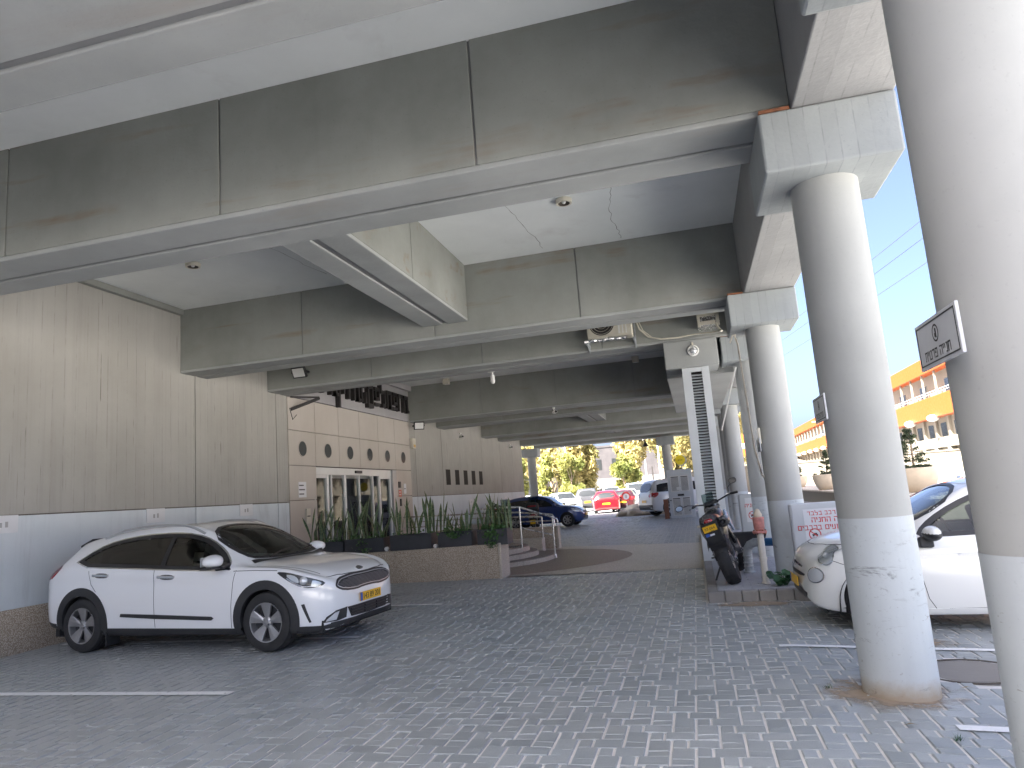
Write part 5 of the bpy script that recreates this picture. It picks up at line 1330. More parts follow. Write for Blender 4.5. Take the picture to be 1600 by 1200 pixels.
# air conditioner on the third beam
t = thing('air_conditioner', 'beige outdoor air conditioner hung on the third beam', 'air conditioner', (-1.18,12.7,4.2))
mesh_obj('case', MB().box(-1.58,-.78,12.5,12.84,4.16,4.72), M['cream_plastic'], t, bevel=.015)
mesh_obj('fan_grille', MB().lathe([(.001,12.495),(.22,12.495),(.23,12.50)], (-1.31,0,4.43), 'y', 28), M['bronze_dark'], t)
rg = MB()
for r in (.06,.11,.16,.21): rg.lathe([(r-.004,12.49),(r+.004,12.485)], (-1.31,0,4.43), 'y', 28, cap=False)
mesh_obj('fan_ring', rg, M['cream_plastic'], t)
mesh_obj('case_louvre', MB().box(-1.02,-.99,12.49,12.499,4.2,4.68).box(-.95,-.93,12.49,12.499,4.2,4.68).box(-.89,-.87,12.49,12.499,4.2,4.68), M['white_plastic'], t)
mesh_obj('hanger', MB().box(-1.62,-1.585,12.45,12.88,4.06,4.10).box(-.775,-.74,12.45,12.88,4.06,4.10).box(-1.62,-1.59,12.86,12.89,3.98,4.6).box(-.77,-.74,12.86,12.89,3.98,4.6).tube([(-1.6,12.47,4.08),(-1.6,12.85,3.97)], .012, 6).tube([(-.755,12.47,4.08),(-.755,12.85,3.97)], .012, 6), M['grey_iron'], t)
fo = MB(); P = [(-1.64+i*.045, 12.43+rnd.uniform(-.01,.01), 4.10+rnd.uniform(-.008,.008)) for i in range(18)]
fo.tube(P, [rnd.uniform(.024,.034) for _ in P], 9)
foil = simple('crumpled_foil', (.62,.62,.60), .25, .85, 0, .2, 30, bumpy=.9, bscale=25)
mesh_obj('foil_pipe', fo, foil, t)
# foil-wrapped box and cables by the second column cap
t = thing('wrapped_box', 'foil wrapped box fixed between the third beam and the second column cap', 'box', (.54,12.6,4.25))
bx = MB().box(.36,.73,12.4,12.86,4.12,4.36)
mesh_obj('box_body', bx, foil, t, bevel=.03)
mesh_obj('wrap', MB().box(.38,.72,12.385,12.399,4.28,4.33).box(.35,.40,12.385,12.399,4.10,4.36).box(.66,.72,12.385,12.399,4.10,4.36).box(.40,.65,12.385,12.397,4.13,4.2), M['cream_plastic'], t, bevel=.008)
cb = MB().tube([(-.70,12.75,4.42),(-.66,12.74,4.28),(-.52,12.74,4.12),(-.3,12.74,4.05),(0,12.74,4.04),(.3,12.72,4.06),(.55,12.6,4.03),(.72,12.3,3.98)], .014, 8).tube([(-.66,12.76,4.42),(-.60,12.75,4.25),(-.45,12.75,4.10),(-.3,12.75,4.06)], .010, 8).tube([(.66,12.4,4.15),(.68,12.38,4.06),(.73,12.3,3.97)], .02, 8)
tag(mesh_obj('cable', cb, M['cream_plastic'], None, smooth=True), 'loose pale cables sagging below the third beam', 'cable')
# round bulkhead lamp on the shaft head
t = thing('bulkhead_lamp', 'round caged bulkhead lamp on the concrete head of the louvred shaft', 'lamp', (.235,12.855,3.79))
lmesh('lamp_ring', MB().lathe([(.06,-.02),(.085,-.035),(.10,-.025),(.10,-.002)], (0,0,0), 'y', 26), M['white_plastic'], t, smooth=True)
lmesh('lamp_glass', MB().sphere((0,-.03,0), .06, 18, 10, 1,.7,1), M['lamp_silver'], t, smooth=True)
lmesh('lamp_cage', MB().tube([(-.085,-.04,0),(0,-.085,0),(.085,-.04,0)], .006, 6).tube([(0,-.04,-.085),(0,-.085,0),(0,-.04,.085)], .006, 6), M['grey_iron'], t)
lmesh('lamp_stub', MB().box(-.015,.015,-.03,-.002,.09,.15), M['cream_plastic'], t)
# downpipes / conduits
tag(mesh_obj('conduit', MB().tube([(.80,10.62,3.54),(.83,10.64,3.40),(.86,10.70,2.6),(.88,10.72,1.9),(.93,10.66,1.5),(1.02,10.4,1.33),(1.10,10.25,1.27)], .014, 8).tube([(.72,10.55,3.42),(.77,10.60,3.535),(.82,10.62,3.54)], .011, 8), M['ivory_paint'], None, smooth=True), 'pale conduit running down behind the second column from the cap', 'conduit')
tag(mesh_obj('conduit', MB().tube([(.95,13.2,3.46),(.60,13.9,2.4)], .013, 8), M['white_plastic'], None, smooth=True), 'straight white conduit slanting under the duct soffit', 'conduit')
t = thing('junction_box', 'small pale junction box on the second column', 'junction box', (.95,10.45,2.02))
mesh_obj('box_body', MB().box(.915,.95,10.28,10.38,1.92,2.14), M['cream_plastic'], t, bevel=.008); mesh_obj('box_lid', MB().box(.905,.914,10.29,10.37,1.94,2.12), M['white_plastic'], t)
t = thing('bell_lamp', 'small bell shaped lamp hanging at the far edge of the deck', 'lamp', (-2.35,38.9,3.98))
lmesh('shade', MB().lathe([(.03,-.10),(.06,-.14),(.16,-.34),(.17,-.36)], (0,0,0), 'z', 20, cap=False), M['bronze_dark'], t, smooth=True); lmesh('stem', MB().tube([(0,0,0),(0,0,-.12)], .03, 8).tube([(0,0,-.05),(-.35,0,-.02)], .025, 8), M['bronze_dark'], t)
# private parking plates on the columns (Hebrew lettering cut as strokes)
def word(mb, s, o, right, up, h, d, thick=.16):
    """simple square-letter strokes, right to left; right/up unit vectors"""
    G = {'ח':[(0,.84,.8,1),(0,0,.2,.84),(.62,0,.8,.84)],'נ':[(.1,.84,.5,1),(.32,0,.5,.84),(0,0,.5,.16)],'י':[(.1,.5,.3,1),(0,.84,.3,1)],'ה':[(0,.84,.8,1),(0,0,.2,.6),(.62,0,.8,.84)],
         'פ':[(0,.84,.75,1),(.57,0,.75,.84),(0,0,.75,.16),(0,.5,.18,.84),(0,.46,.4,.6)],'ר':[(0,.84,.7,1),(.52,0,.7,.84)],'ט':[(0,0,.18,1),(0,0,.8,.16),(.62,0,.8,.86),(.40,.84,.8,1)],'ת':[(0,.84,.8,1),(.62,0,.8,.84),(.1,0,.28,.84),(0,0,.28,.14)],
         'א':[(0,0,.2,.55),(.2,.35,.6,.62),(.62,.5,.8,1),(.1,.62,.34,.9)],'ס':[(0,.84,.8,1),(0,.1,.18,.84),(.62,.1,.8,.84),(.1,0,.7,.16)],'ו':[(.1,0,.28,1),(0,.84,.28,1)],'ב':[(0,.84,.66,1),(.5,.1,.66,.84),(0,0,.8,.16)],'ל':[(0,.7,.18,1.3),(0,.62,.7,.78),(.5,.1,.7,.7),(.2,0,.6,.14)],
         'מ':[(.25,.84,.8,1),(.62,0,.8,.84),(.4,0,.8,.16),(0,0,.2,1)],'ם':[(0,.84,.8,1),(0,0,.18,.84),(.62,0,.8,.84),(0,0,.8,.16)],'כ':[(0,.84,.66,1),(.5,0,.66,.84),(0,0,.66,.16)],'ע':[(0,.3,.2,1),(.5,0,.7,1),(0,0,.6,.16)],'ש':[(0,.1,.16,1),(.38,.1,.54,1),(.76,.1,.92,1),(0,0,.92,.16)],'ד':[(0,.84,.8,1),(.5,0,.68,.84)],'ק':[(0,.84,.75,1),(.57,.3,.75,.84),(0,-.3,.16,.6)],'ג':[(.15,.84,.5,1),(.32,.1,.5,.84),(0,0,.2,.3)],'צ':[(0,0,.7,.16),(.4,.1,.6,.6),(0,.55,.2,1),(.55,.5,.75,1)]}
    wd = 0; x = 0
    W = {'י':.42,'ו':.42,'נ':.62,'ש':1.08,' ':.5,'ר':.84,'ב':.92,'ג':.62}
    for c in s:
        w = W.get(c, .95)
        if c in G:
            for (a, b, e, f) in G[c]:
                x0 = -(x+w*.9)+a; x1 = -(x+w*.9)+e
                p = [o+right*(x0*h)+up*(b*h), o+right*(x1*h)+up*(b*h), o+right*(x1*h)+up*(f*h), o+right*(x0*h)+up*(f*h)]
                mb.add(p, [(0,1,2,3)])
        x += w
    return x*h
def hebrew(nm, s, o, right, up, h, m, parent, off):
    mb = MB(); n = Vector(right).cross(Vector(up)); word(mb, s, Vector(o)+n*off, Vector(right), Vector(up), h, 0)
    return mesh_obj(nm, mb, m, parent, recalc=False)
plate_grey = simple('plate_grey', (.55,.56,.58), .5, .0, 0, .06)
for y, lab in ((2.86,'grey private parking plate with round emblem on the nearest column'),(5.42,'grey private parking plate seen edge on at the scuffed column'),(10.45,'grey private parking plate on the second column behind')):
    t = thing('parking_plate', lab, 'sign', (.92,y,1.82), 0, 'private parking plates on the columns')
    mesh_obj('plate', MB().box(.918,.93,y-.225,y+.225,1.815,1.995), plate_grey, t, bevel=.002)
    b = MB()
    for (a, c, e, f) in ((-.21,-.205,1.828,1.982),(.205,.21,1.828,1.982),(-.205,.205,1.828,1.833),(-.205,.205,1.977,1.982)): b.box(.9165,.918,y+a,y+c,e,f)
    mesh_obj('border', b, M['black_print'], t)
    mesh_obj('emblem', MB().lathe([(.026,.9165),(.033,.9165)], (0,y,1.93), 'x', 28, cap=False).box(.9165,.918,y-.004,y+.004,1.912,1.947).box(.9165,.918,y+.004,y+.012,1.916,1.930), M['black_print'], t, recalc=False)
    hebrew('lettering', 'חנייה פרטית', (.918,y-.135,1.842), (0,-1,0), (0,0,1), .036, M['black_print'], t, .0012)
# low panels with the parking rules between the columns
def rule_panel(y, x0, x1, z1, lab, sx0, sw, rows, th=.10):
    t = thing('rule_panel', lab, 'panel', ((x0+x1)/2,y,0), 0, 'white panels with red parking rules')
    mesh_obj('panel', MB().box(x0,x1,y,y+th,.0,z1), M['panel_paint'], t, bevel=.02)
    mesh_obj('panel_edge', MB().box(x0-.012,x0+.004,y+.012,y+th+.012,.0,z1-.01), M['grey_alu'], t, bevel=.006)
    s = mesh_obj('sign_sheet', MB().box(sx0,sx0+sw,y-.004,y-.0005,z1-.52,z1-.08), M['sign_white'], t)
    xr = sx0+sw-.05
    for i, (txt, h, z) in enumerate(rows): hebrew('lettering', txt, (xr-(0 if i < 3 else .0),y-.0045,z1+z), (1,0,0), (0,0,1), h, M['red_paint'], s, .001)
    c = (sx0+.11, z1-.40)
    mesh_obj('ring', MB().lathe([(.062,-.0055+y),(.075,-.0055+y)], (c[0],0,c[1]), 'y', 32, cap=False).obox((c[0],y-.0056,c[1]),(1,0,-.8),(0,1,0),(.8,0,1),.062,.0004,.006), M['red_paint'], s, recalc=False)
    mesh_obj('pictogram', MB().obox((c[0],y-.005,c[1]-.006),(1,0,0),(0,1,0),(0,0,1),.034,.0004,.008).obox((c[0]+.008,y-.005,c[1]+.008),(1,0,0),(0,1,0),(0,0,1),.016,.0004,.009).lathe([(.001,y-.0053),(.009,y-.0053)],(c[0]-.02,0,c[1]-.018),'y',12).lathe([(.001,y-.0053),(.009,y-.0053)],(c[0]+.02,0,c[1]-.018),'y',12), M['black_print'], s, recalc=False)
rule_panel(9.95,1.16,2.0,1.09,'white panel with red Hebrew parking rules beside the second column',1.31,.66,[('כניסה רכב בלבד',.05,-.16),('אסורה החניה',.062,-.25),('הקטנועים ברכבים',.06,-.345),('במדרכה',.04,-.41),('והמשטרה',.042,-.475)])
rule_panel(14.0,.76,1.5,1.19,'narrow white panel with a red prohibition ring farther along the columns',.86,.56,[('כניסה רכב',.05,-.16),('אסורה החניה',.062,-.25)])
# pipes on the island
t = thing('hydrant_pipe', 'ivory standpipe with a pinkish red capped hydrant head', 'hydrant', (.74,9.82,.12))
lmesh('standpipe', MB().lathe([(.055,0),(.055,.02),(.042,.03),(.042,.64)], (0,0,0), 'z', 20), M['ivory_paint'], t, smooth=True)
lmesh('collar', MB().lathe([(.05,.30),(.05,.33)], (0,0,0), 'z', 20), M['ivory_paint'], t)
lmesh('flange', MB().lathe([(.085,.635),(.09,.64),(.09,.66),(.085,.665)], (0,0,0), 'z', 24), M['rust_red'], t)
fb = MB()
for i in range(6): fb.cyl((.07*math.cos(i*pi/3),.07*math.sin(i*pi/3),.62), .009, .06, 'z', 8)
lmesh('flange_bolt', fb, M['rust'], t)
lmesh('hydrant_head', MB().lathe([(.05,.665),(.062,.68),(.068,.70),(.072,.80),(.076,.83),(.07,.84)], (0,0,0), 'z', 24), M['rust_red'], t, smooth=True)
lmesh('wrapped_cap', MB().lathe([(.05,.84),(.055,.87),(.04,.90),(.03,.93),(.012,.945)], (0,0,0), 'z', 12), M['cream_pot'], t, smooth=True)
t = thing('water_pipe', 'bent grey and blue water pipe rising from the island paving', 'pipe', (.62,11.0,.12))
P = [(.62,11.0,.1),(.62,11.0,.38),(.63,10.99,.46),(.67,10.96,.52),(.73,10.92,.55),(.84,10.86,.555)]
mesh_obj('grey_pipe', MB().tube(P, .062, 16), M['grey_iron'], t, smooth=True); mesh_obj('blue_pipe', MB().tube([(.835,10.865,.555),(1.0,10.76,.555),(1.05,10.73,.555)], .056, 16), M['blue_plastic'], t, smooth=True)
mesh_obj('pipe_flange', MB().lathe([(.08,.105),(.085,.12),(.085,.14),(.08,.15)], (.62,11.0,0), 'z', 20), M['grey_iron'], t)
rg = MB()
for z in (.2,.25,.3,.35): rg.lathe([(.062,z),(.068,z+.008),(.068,z+.02),(.062,z+.028)], (.62,11.0,0), 'z', 18, cap=False)
mesh_obj('pipe_sleeve', rg, M['grey_iron'], t, smooth=True)
t = thing('crate', 'black tray standing on the island behind the motorcycle', 'tray', (.70,12.0,.35))
mesh_obj('tray', MB().add([(.48,11.9,.62),(1.0,11.9,.62),(1.0,12.25,.62),(.48,12.25,.62),(.55,11.95,.40),(.93,11.95,.40),(.93,12.2,.40),(.55,12.2,.40)], [(4,5,6,7),(0,1,5,4),(1,2,6,5),(2,3,7,6),(3,0,4,7)]), M['black_metal'], t)
mesh_obj('tray_leg', MB().box(.56,.60,11.97,12.01,.118,.40).box(.88,.92,11.97,12.01,.118,.40).box(.56,.60,12.14,12.18,.118,.40).box(.88,.92,12.14,12.18,.118,.40), M['black_metal'], t)
# squash-like weed at the kerb and dry leaves
wl = MB()
for i in range(26):
    a = rnd.uniform(0,6.28); r = rnd.uniform(.02,.16); c = Vector((.95+r*math.cos(a)*1.2, 9.62+r*math.sin(a), .15+rnd.uniform(0,.13))); rr = rnd.uniform(.035,.075)
    n = Vector((rnd.gauss(0,.5), rnd.gauss(-.5,.4), 1)).normalized(); u = n.orthogonal().normalized(); v = n.cross(u)
    m = 9; vs = [c-n*.012]+[c+(u*math.cos(2*pi*k/m)+v*math.sin(2*pi*k/m))*rr*(1 if k % 3 else .72) for k in range(m)]
    wl.add(vs, [(0,k+1,(k+1)%m+1) for k in range(m)]); wl.tube([(.95,9.62,.10),tuple((Vector((.95,9.62,.2))+c)/2),tuple(c-n*.012)], .004, 5)
wo = mesh_obj('weed', wl, simple('weed_leaf', (.03,.09,.035), .5, 0, 0, .4, 8), None, recalc=False); tag(wo, 'broad leaved green weed growing at the kerb in front of the white hatchback', 'weed')
def tuft(x, y, lab):
    mb = MB()
    for i in range(22):
        a = rnd.uniform(0,6.28); l = rnd.uniform(.02,.05); w = .003
        d = Vector((math.cos(a),math.sin(a),rnd.uniform(.5,1.4))).normalized(); s = Vector((-math.sin(a),math.cos(a),0))*w; b = Vector((x+rnd.gauss(0,.012),y+rnd.gauss(0,.012),gz(x)))
        mb.add([b-s,b+s,b+d*l], [(0,1,2)])
    o = mesh_obj('grass_tuft', mb, bpy.data.materials['weed_leaf'], None, recalc=False); tag(o, lab, 'grass tuft', 'tiny tufts between the pavers')
tuft(.72,5.47,'tiny green tuft between pavers left of the scuffed column'); tuft(1.22,4.52,'tiny green tuft between pavers right of the scuffed column')
def dry_leaf(x, y, s, lab):
    z = gz(x)+.006; mb = MB().add([(x-s,y,z),(x,y-s*.35,z+s*.3),(x+s,y+s*.1,z+.002),(x+.1*s,y+s*.4,z+s*.2)], [(0,1,3),(1,2,3)])
    o = mesh_obj('dry_leaf', mb, M['snake_dry'], None, recalc=False); tag(o, lab, 'leaf', 'dry leaves on the paving')
dry_leaf(1.75,7.15,.06,'dry yellow leaf under the door of the white hatchback'); dry_leaf(1.60,5.55,.05,'dry leaf on the pavers right of the scuffed column'); dry_leaf(1.04,4.72,.045,'dry leaf at the foot of the scuffed column')
# dirt collected round the foot of the column
def bit(x, y, s, lab, m):
    o = mesh_obj('litter', MB().add([(x-s,y-s*.4,gz(x)+.005),(x+s,y-s*.5,gz(x)+.006),(x+s*.8,y+s*.5,gz(x)+.012),(x-s*.7,y+s*.4,gz(x)+.007)], [(0,1,2,3)]), m, None, recalc=False); tag(o, lab, 'litter', 'scraps of litter on the paving')
bit(-.45,8.72,.035,'white scrap of paper on the pavers before the motorcycle island',M['paper']); bit(-2.1,5.9,.02,'tiny white scrap near the middle of the paving',M['paper']); bit(-4.55,6.75,.02,'pale scrap on the paving before the crossover',M['paper']); bit(-6.45,6.9,.025,'white scrap beside the rear wheel of the crossover',M['paper']); bit(-3.0,22.5,.09,'white scrap on the paving beyond the steps',M['paper'])
# ------------------------------------------------------------------ motorcycles
M['moto_black'] = simple('moto_black_plastic', (.018,.018,.02), .3, 0, .3, .1)
M['moto_matt'] = simple('moto_matt_black', (.02,.02,.021), .6)
M['engine'] = simple('engine_grey', (.16,.16,.165), .4, .6, 0, .2, 20)
M['moto_reflection'] = simple('moto_painted_reflection', (.30,.40,.55), .25, 0, .8)  # pale blue stands for reflections on the shroud and left mirror
def mwheel(name, t, x, y, z, r, w, rz=0, spokes=6):
    root = lmesh(name, MB().lathe([(r*.74,-w*.36),(r*.80,-w*.46),(r*.90,-w*.5),(r*.965,-w*.36),(r*.995,-w*.16),(r,0),(r*.995,w*.16),(r*.965,w*.36),(r*.90,w*.5),(r*.80,w*.46),(r*.74,w*.36)], (0,0,0), 'y', 48, cap=False), M['tyre'], t, smooth=True)
    root.location = (x,y,z); root.rotation_euler = (0,0,rz)
    gv = MB()
    for i in range(26):
        a = 2*pi*i/26
        for s in (-1,1):
            P = [(( r*(1.0015-.03*k*k))*math.cos(a+.10*k), s*w*(.05+.38*k), (r*(1.0015-.03*k*k))*math.sin(a+.10*k)) for k in (0,.5,1)]
            gv.tube(P, .0028, 4)
    lmesh('tread_groove', gv, M['dark_gap'], root)
    lmesh('rim', MB().lathe([(r*.76,-w*.38),(r*.70,-w*.30),(r*.67,-w*.1),(r*.67,w*.1),(r*.70,w*.30),(r*.76,w*.38)], (0,0,0), 'y', 40, cap=False), M['moto_matt'], root, smooth=True)
    sp = MB()
    for i in range(spokes):
        a = 2*pi*i/spokes
        for s in (-1,1): sp.tube([(.03*math.cos(a),s*.03,.03*math.sin(a)),(r*.68*math.cos(a+s*.16),0,r*.68*math.sin(a+s*.16))], .011, 6)
    lmesh('rim_spoke', sp, M['moto_matt'], root)
    lmesh('hub', MB().lathe([(.045,-.06),(.05,-.03),(.05,.03),(.045,.06)], (0,0,0), 'y', 20), M['engine'], root)
    lmesh('brake_disc', MB().lathe([(.06,-.072),(.12,-.072),(.12,-.067),(.06,-.067)], (0,0,0), 'y', 32, cap=False), M['steel'], root)
    return root
def blob(c, sx, sy, sz, pw=1., n=18, m=12):
    b = MB().sphere((0,0,0), 1, n, m)
    f = lambda q: (abs(q)**pw)*(1 if q > 0 else -1)
    b.v = [(c[0]+f(x)*sx, c[1]+f(y)*sy, c[2]+f(z)*sz) for x, y, z in b.v]; return b
def supermoto():
    lean = R(16)
    t = thing('motorcycle', 'black motorcycle on its side stand with yellow plate, standing on the kerbed island', 'motorcycle', (.375,9.94,.12), rot=(-lean,0,R(84)))
    WB = 1.38; r = .305
    mwheel('wheel', t, 0, 0, r, r, .17)
    mwheel('wheel', t, WB, 0, r, r, .115, R(24))
    lmesh('swingarm', MB().tube([(-.01,.105,r),(.25,.10,r+.03),(.52,.06,r+.10)], [.02,.028,.03], 8).tube([(-.01,-.105,r),(.25,-.10,r+.03),(.52,-.06,r+.10)], [.02,.028,.03], 8).box(-.05,.02,-.12,-.09,r-.03,r+.03).box(-.05,.02,.09,.12,r-.03,r+.03), M['engine'], t, bevel=.004)
    lmesh('chain_guard', MB().box(.02,.45,.115,.13,r+.03,r+.10), M['moto_matt'], t, bevel=.005)
    ch = MB()
    for k in range(40):
        x = k*.0135; ch.box(x, x+.010, .075, .088, r+.055+x*.10, r+.068+x*.10).box(x, x+.010, .075, .088, r-.055+x*.05, r-.042+x*.05)
    lmesh('chain', ch, M['steel'], t)
    lmesh('sprocket', MB().lathe([(.03,.07),(.075,.07),(.075,.078),(.03,.078)], (0,0,r), 'y', 30, cap=False), M['steel'], t)
    lmesh('brake_caliper', MB().box(-.12,-.03,-.10,-.065,r-.02,r+.06), M['engine'], t, bevel=.008)
    lmesh('engine', blob((.62,0,.42), .20,.14,.16,.6).merge(blob((.72,0,.60), .13,.11,.14,.6)).merge(MB().cyl((.60,-.19,.40), .10, .38, 'y', 24)).box(.40,.60,-.10,.10,.40,.60), M['engine'], t, smooth=True)
    lmesh('frame', MB().tube([(.48,.10,.36),(.46,.11,.62),(.70,.13,.80),(1.05,.05,.93)], .026, 8).tube([(.48,-.10,.36),(.46,-.11,.62),(.70,-.13,.80),(1.05,-.05,.93)], .026, 8).tube([(1.05,0,.90),(.98,0,.62),(.82,0,.34),(.5,0,.27)], .022, 8).tube([(.46,.10,.64),(.05,.09,.84),(-.18,.07,.90)], .014, 6).tube([(.46,-.10,.64),(.05,-.09,.84),(-.18,-.07,.90)], .014, 6), M['moto_matt'], t, smooth=True)
    lmesh('shock', MB().tube([(.36,0,.42),(.44,0,.72)], .035, 10), M['moto_matt'], t)
    lmesh('tank', blob((.78,0,.86), .26,.135,.13,.75), M['moto_black'], t, smooth=True)
    lmesh('shroud', MB().obox((.93,.16,.76),(1,0,-.45),(.0,1,0),(.45,0,1),.20,.02,.10).obox((.93,-.16,.76),(1,0,-.45),(0,1,0),(.45,0,1),.20,.02,.10), M['moto_reflection'], t, bevel=.02)  # blue-white reflections painted as the shroud colour
    st = MB(); P = []
    for x, w, z in ((.60,.075,.90),(.42,.10,.885),(.2,.125,.895),(0,.115,.915),(-.16,.085,.94),(-.24,.05,.955)): P.append((x,w,z))
    for x, w, z in P: st.v += [(x,-w,z-.05),(x,-w*.85,z),(x,0,z+.012),(x,w*.85,z),(x,w,z-.05)]
    for i in range(len(P)-1):
        for k in range(4): st.f.append((i*5+k,i*5+k+1,(i+1)*5+k+1,(i+1)*5+k))
    st.f += [(4,3,2,1,0), tuple(range((len(P)-1)*5, len(P)*5))]
    lmesh('seat', st, M['moto_matt'], t, smooth=True, angle=60)
    # tail, fender and under-tail exhaust
    tail = MB()
    S = [(.34,.15,.60,.86),(.12,.175,.56,.875),(-.08,.165,.58,.90),(-.20,.13,.66,.93),(-.28,.08,.76,.945)]
    for x, w, z0, z1 in S: tail.v += [(x,-w*.75,z0),(x,-w,(z0+z1)/2),(x,-w*.8,z1),(x,w*.8,z1),(x,w,(z0+z1)/2),(x,w*.75,z0)]
    for i in range(len(S)-1):
        for k in range(6): tail.f.append((i*6+k,i*6+(k+1)%6,(i+1)*6+(k+1)%6,(i+1)*6+k))
    tail.f += [tuple(range(5,-1,-1)), tuple(range((len(S)-1)*6, len(S)*6))]
    lmesh('tail_panel', tail, M['moto_black'], t, smooth=True, angle=35)
    fn = MB()
    for i in range(7):
        a = R(60+i*13); x = .0+.36*math.cos(a)-.02; z = r+.36*math.sin(a)
        fn.v += [(x,-.14,z-.05),(x,-.12,z),(x,.12,z),(x,.14,z-.05)]
    for i in range(6):
        for k in range(3): fn.f.append((i*4+k,i*4+k+1,(i+1)*4+k+1,(i+1)*4+k))
    lmesh('rear_fender', fn, M['moto_matt'], t, smooth=True)
    lmesh('plate_bracket', MB().obox((-.275,0,.67),(1,0,.35),(0,1,0),(-.35,0,1),.014,.11,.19), M['moto_matt'], t, bevel=.01)
    p = lmesh('number_plate', MB().box(-.004,.004,-.09,.09,-.075,.075), M['plate_yellow'], t, bevel=.002); p.location = (-.312,.01,.745); p.rotation_euler = (0,R(20),pi)
    tx = emboss_text('97-064', .048, .0006, 'plate_number', M['black_print'], None, frame((.0052,0,.03),(0,1,0),(0,0,1))); tx.parent = p
    tx = emboss_text('77', .045, .0006, 'plate_number', M['black_print'], None, frame((.0052,.02,-.02),(0,1,0),(0,0,1))); tx.parent = p
    lmesh('plate_flag', MB().box(.003,.0052,-.085,-.035,-.07,-.03), M['plate_blue'], p); lmesh('plate_sticker', MB().box(.003,.0052,-.03,.03,-.07,-.045), M['sign_white'], p)
    lmesh('tail_light', blob((-.305,0,.865), .03,.055,.03,.7), M['tail_red'], t, smooth=True)
    for s in (-1,1): lmesh('indicator', blob((-.24,s*.14,.84), .03,.022,.018,.8).merge(MB().tube([(-.22,s*.06,.845),(-.24,s*.13,.84)], .007, 6)), M['cream_plastic'] if s > 0 else M['moto_matt'], t, smooth=True)
    lmesh('exhaust', MB().tube([(.66,-.10,.36),(.55,-.15,.45),(.42,-.15,.60),(.30,-.13,.72)], .026, 10).lathe([(.03,.18),(.065,.14),(.072,.05),(.072,-.22),(.06,-.25),(.035,-.255),(.03,-.22),(.001,-.2)], (.0,-.175,.80), 'x', 22), M['moto_black'], t, smooth=True)
    # front end, turned to the left
    fk = lmesh('steering', MB(), M['moto_matt'], t)
    c, s_ = math.cos(R(24)), math.sin(R(24)); ax = Vector((1.08,0,.90))
    def F(x, y, z): dx = x-ax.x; return (ax.x+dx*c-y*s_, dx*s_+y*c, z)
    bpy.data.objects.remove(fk)
    fk = lmesh('fork', MB().tube([F(WB,.085,r),F(1.22,.085,.66)], .028, 10).tube([F(1.22,.085,.66),F(1.06,.085,1.02)], .022, 10).tube([F(WB,-.085,r),F(1.22,-.085,.66)], .028, 10).tube([F(1.22,-.085,.66),F(1.06,-.085,1.02)], .022, 10).box(1.02,1.12,-.11,.11,.98,1.01), M['engine'], t, smooth=True)
    lmesh('handlebar', MB().tube([F(.86,.34,1.09),F(.95,.26,1.10),F(1.03,.12,1.07),F(1.03,-.12,1.07),F(.95,-.26,1.10),F(.86,-.34,1.09)], .012, 8), M['moto_matt'], t, smooth=True)
    for s in (-1,1):
        lmesh('grip', MB().tube([F(.845,s*.36,1.089),F(.93,s*.285,1.099)], .018, 10), M['moto_matt'], t, smooth=True)
        lmesh('lever', MB().tube([F(1.0,s*.26,1.09),F(.97,s*.38,1.075)], .006, 6).box(*sorted((F(.96,s*.25,0)[0],F(1.0,s*.25,0)[0])),*sorted((F(.96,s*.25,0)[1]-.02,F(.96,s*.25,0)[1]+.02)),1.09,1.12), M['steel'], t)
        lmesh('mirror_stem', MB().tube([F(.96,s*.26,1.10),F(.98,s*.30,1.20),F(.97,s*.38,1.25)] if s < 0 else [F(.96,s*.26,1.10),F(.97,s*.38,1.14),F(.95,s*.47,1.14)], .006, 6), M['moto_matt'], t)
        q = F(.97,s*.40,1.27) if s < 0 else F(.95,s*.52,1.14)
        lmesh('mirror', blob(q, .018,.06,.042,.8), M['moto_matt'], t, smooth=True)
        lmesh('mirror_face', MB().lathe([(.001,-.0195),(.035,-.019)], q, 'x', 18, sx=1.4), M['moto_reflection'] if s > 0 else M['moto_black'], t)  # reflections painted in: blue on the left face, dark on the right
    lmesh('headlight', blob(F(1.20,0,.94), .10,.10,.13,.7), M['moto_black'], t, smooth=True)
    lmesh('dash', MB().obox(F(1.06,0,1.07),(c,s_,.4),(-s_,c,0),(-.4*c,-.4*s_,1),.05,.10,.015), M['moto_matt'], t, bevel=.008)
    lmesh('windscreen', MB().obox(F(1.14,0,1.13),(-.5*c,-.5*s_,1),(-s_,c,0),(1*c,1*s_,.5),.10,.09,.003), M['glass_clear'], t)
    lmesh('front_fender', MB().obox(F(1.33,0,.63),(c,s_,-.15),(-s_,c,0),(0,0,1),.18,.06,.012), M['moto_black'], t, bevel=.01)
    lmesh('side_stand', MB().tube([(.50,.10,.30),(.42,.30,.045)], .013, 8).box(.39,.45,.27,.34,.06,.075), M['moto_matt'], t)
    lmesh('foot_peg', MB().tube([(.42,.10,.36),(.42,.22,.37)], .012, 8).tube([(.42,-.10,.36),(.42,-.22,.37)], .012, 8), M['engine'], t)
    return t
supermoto()
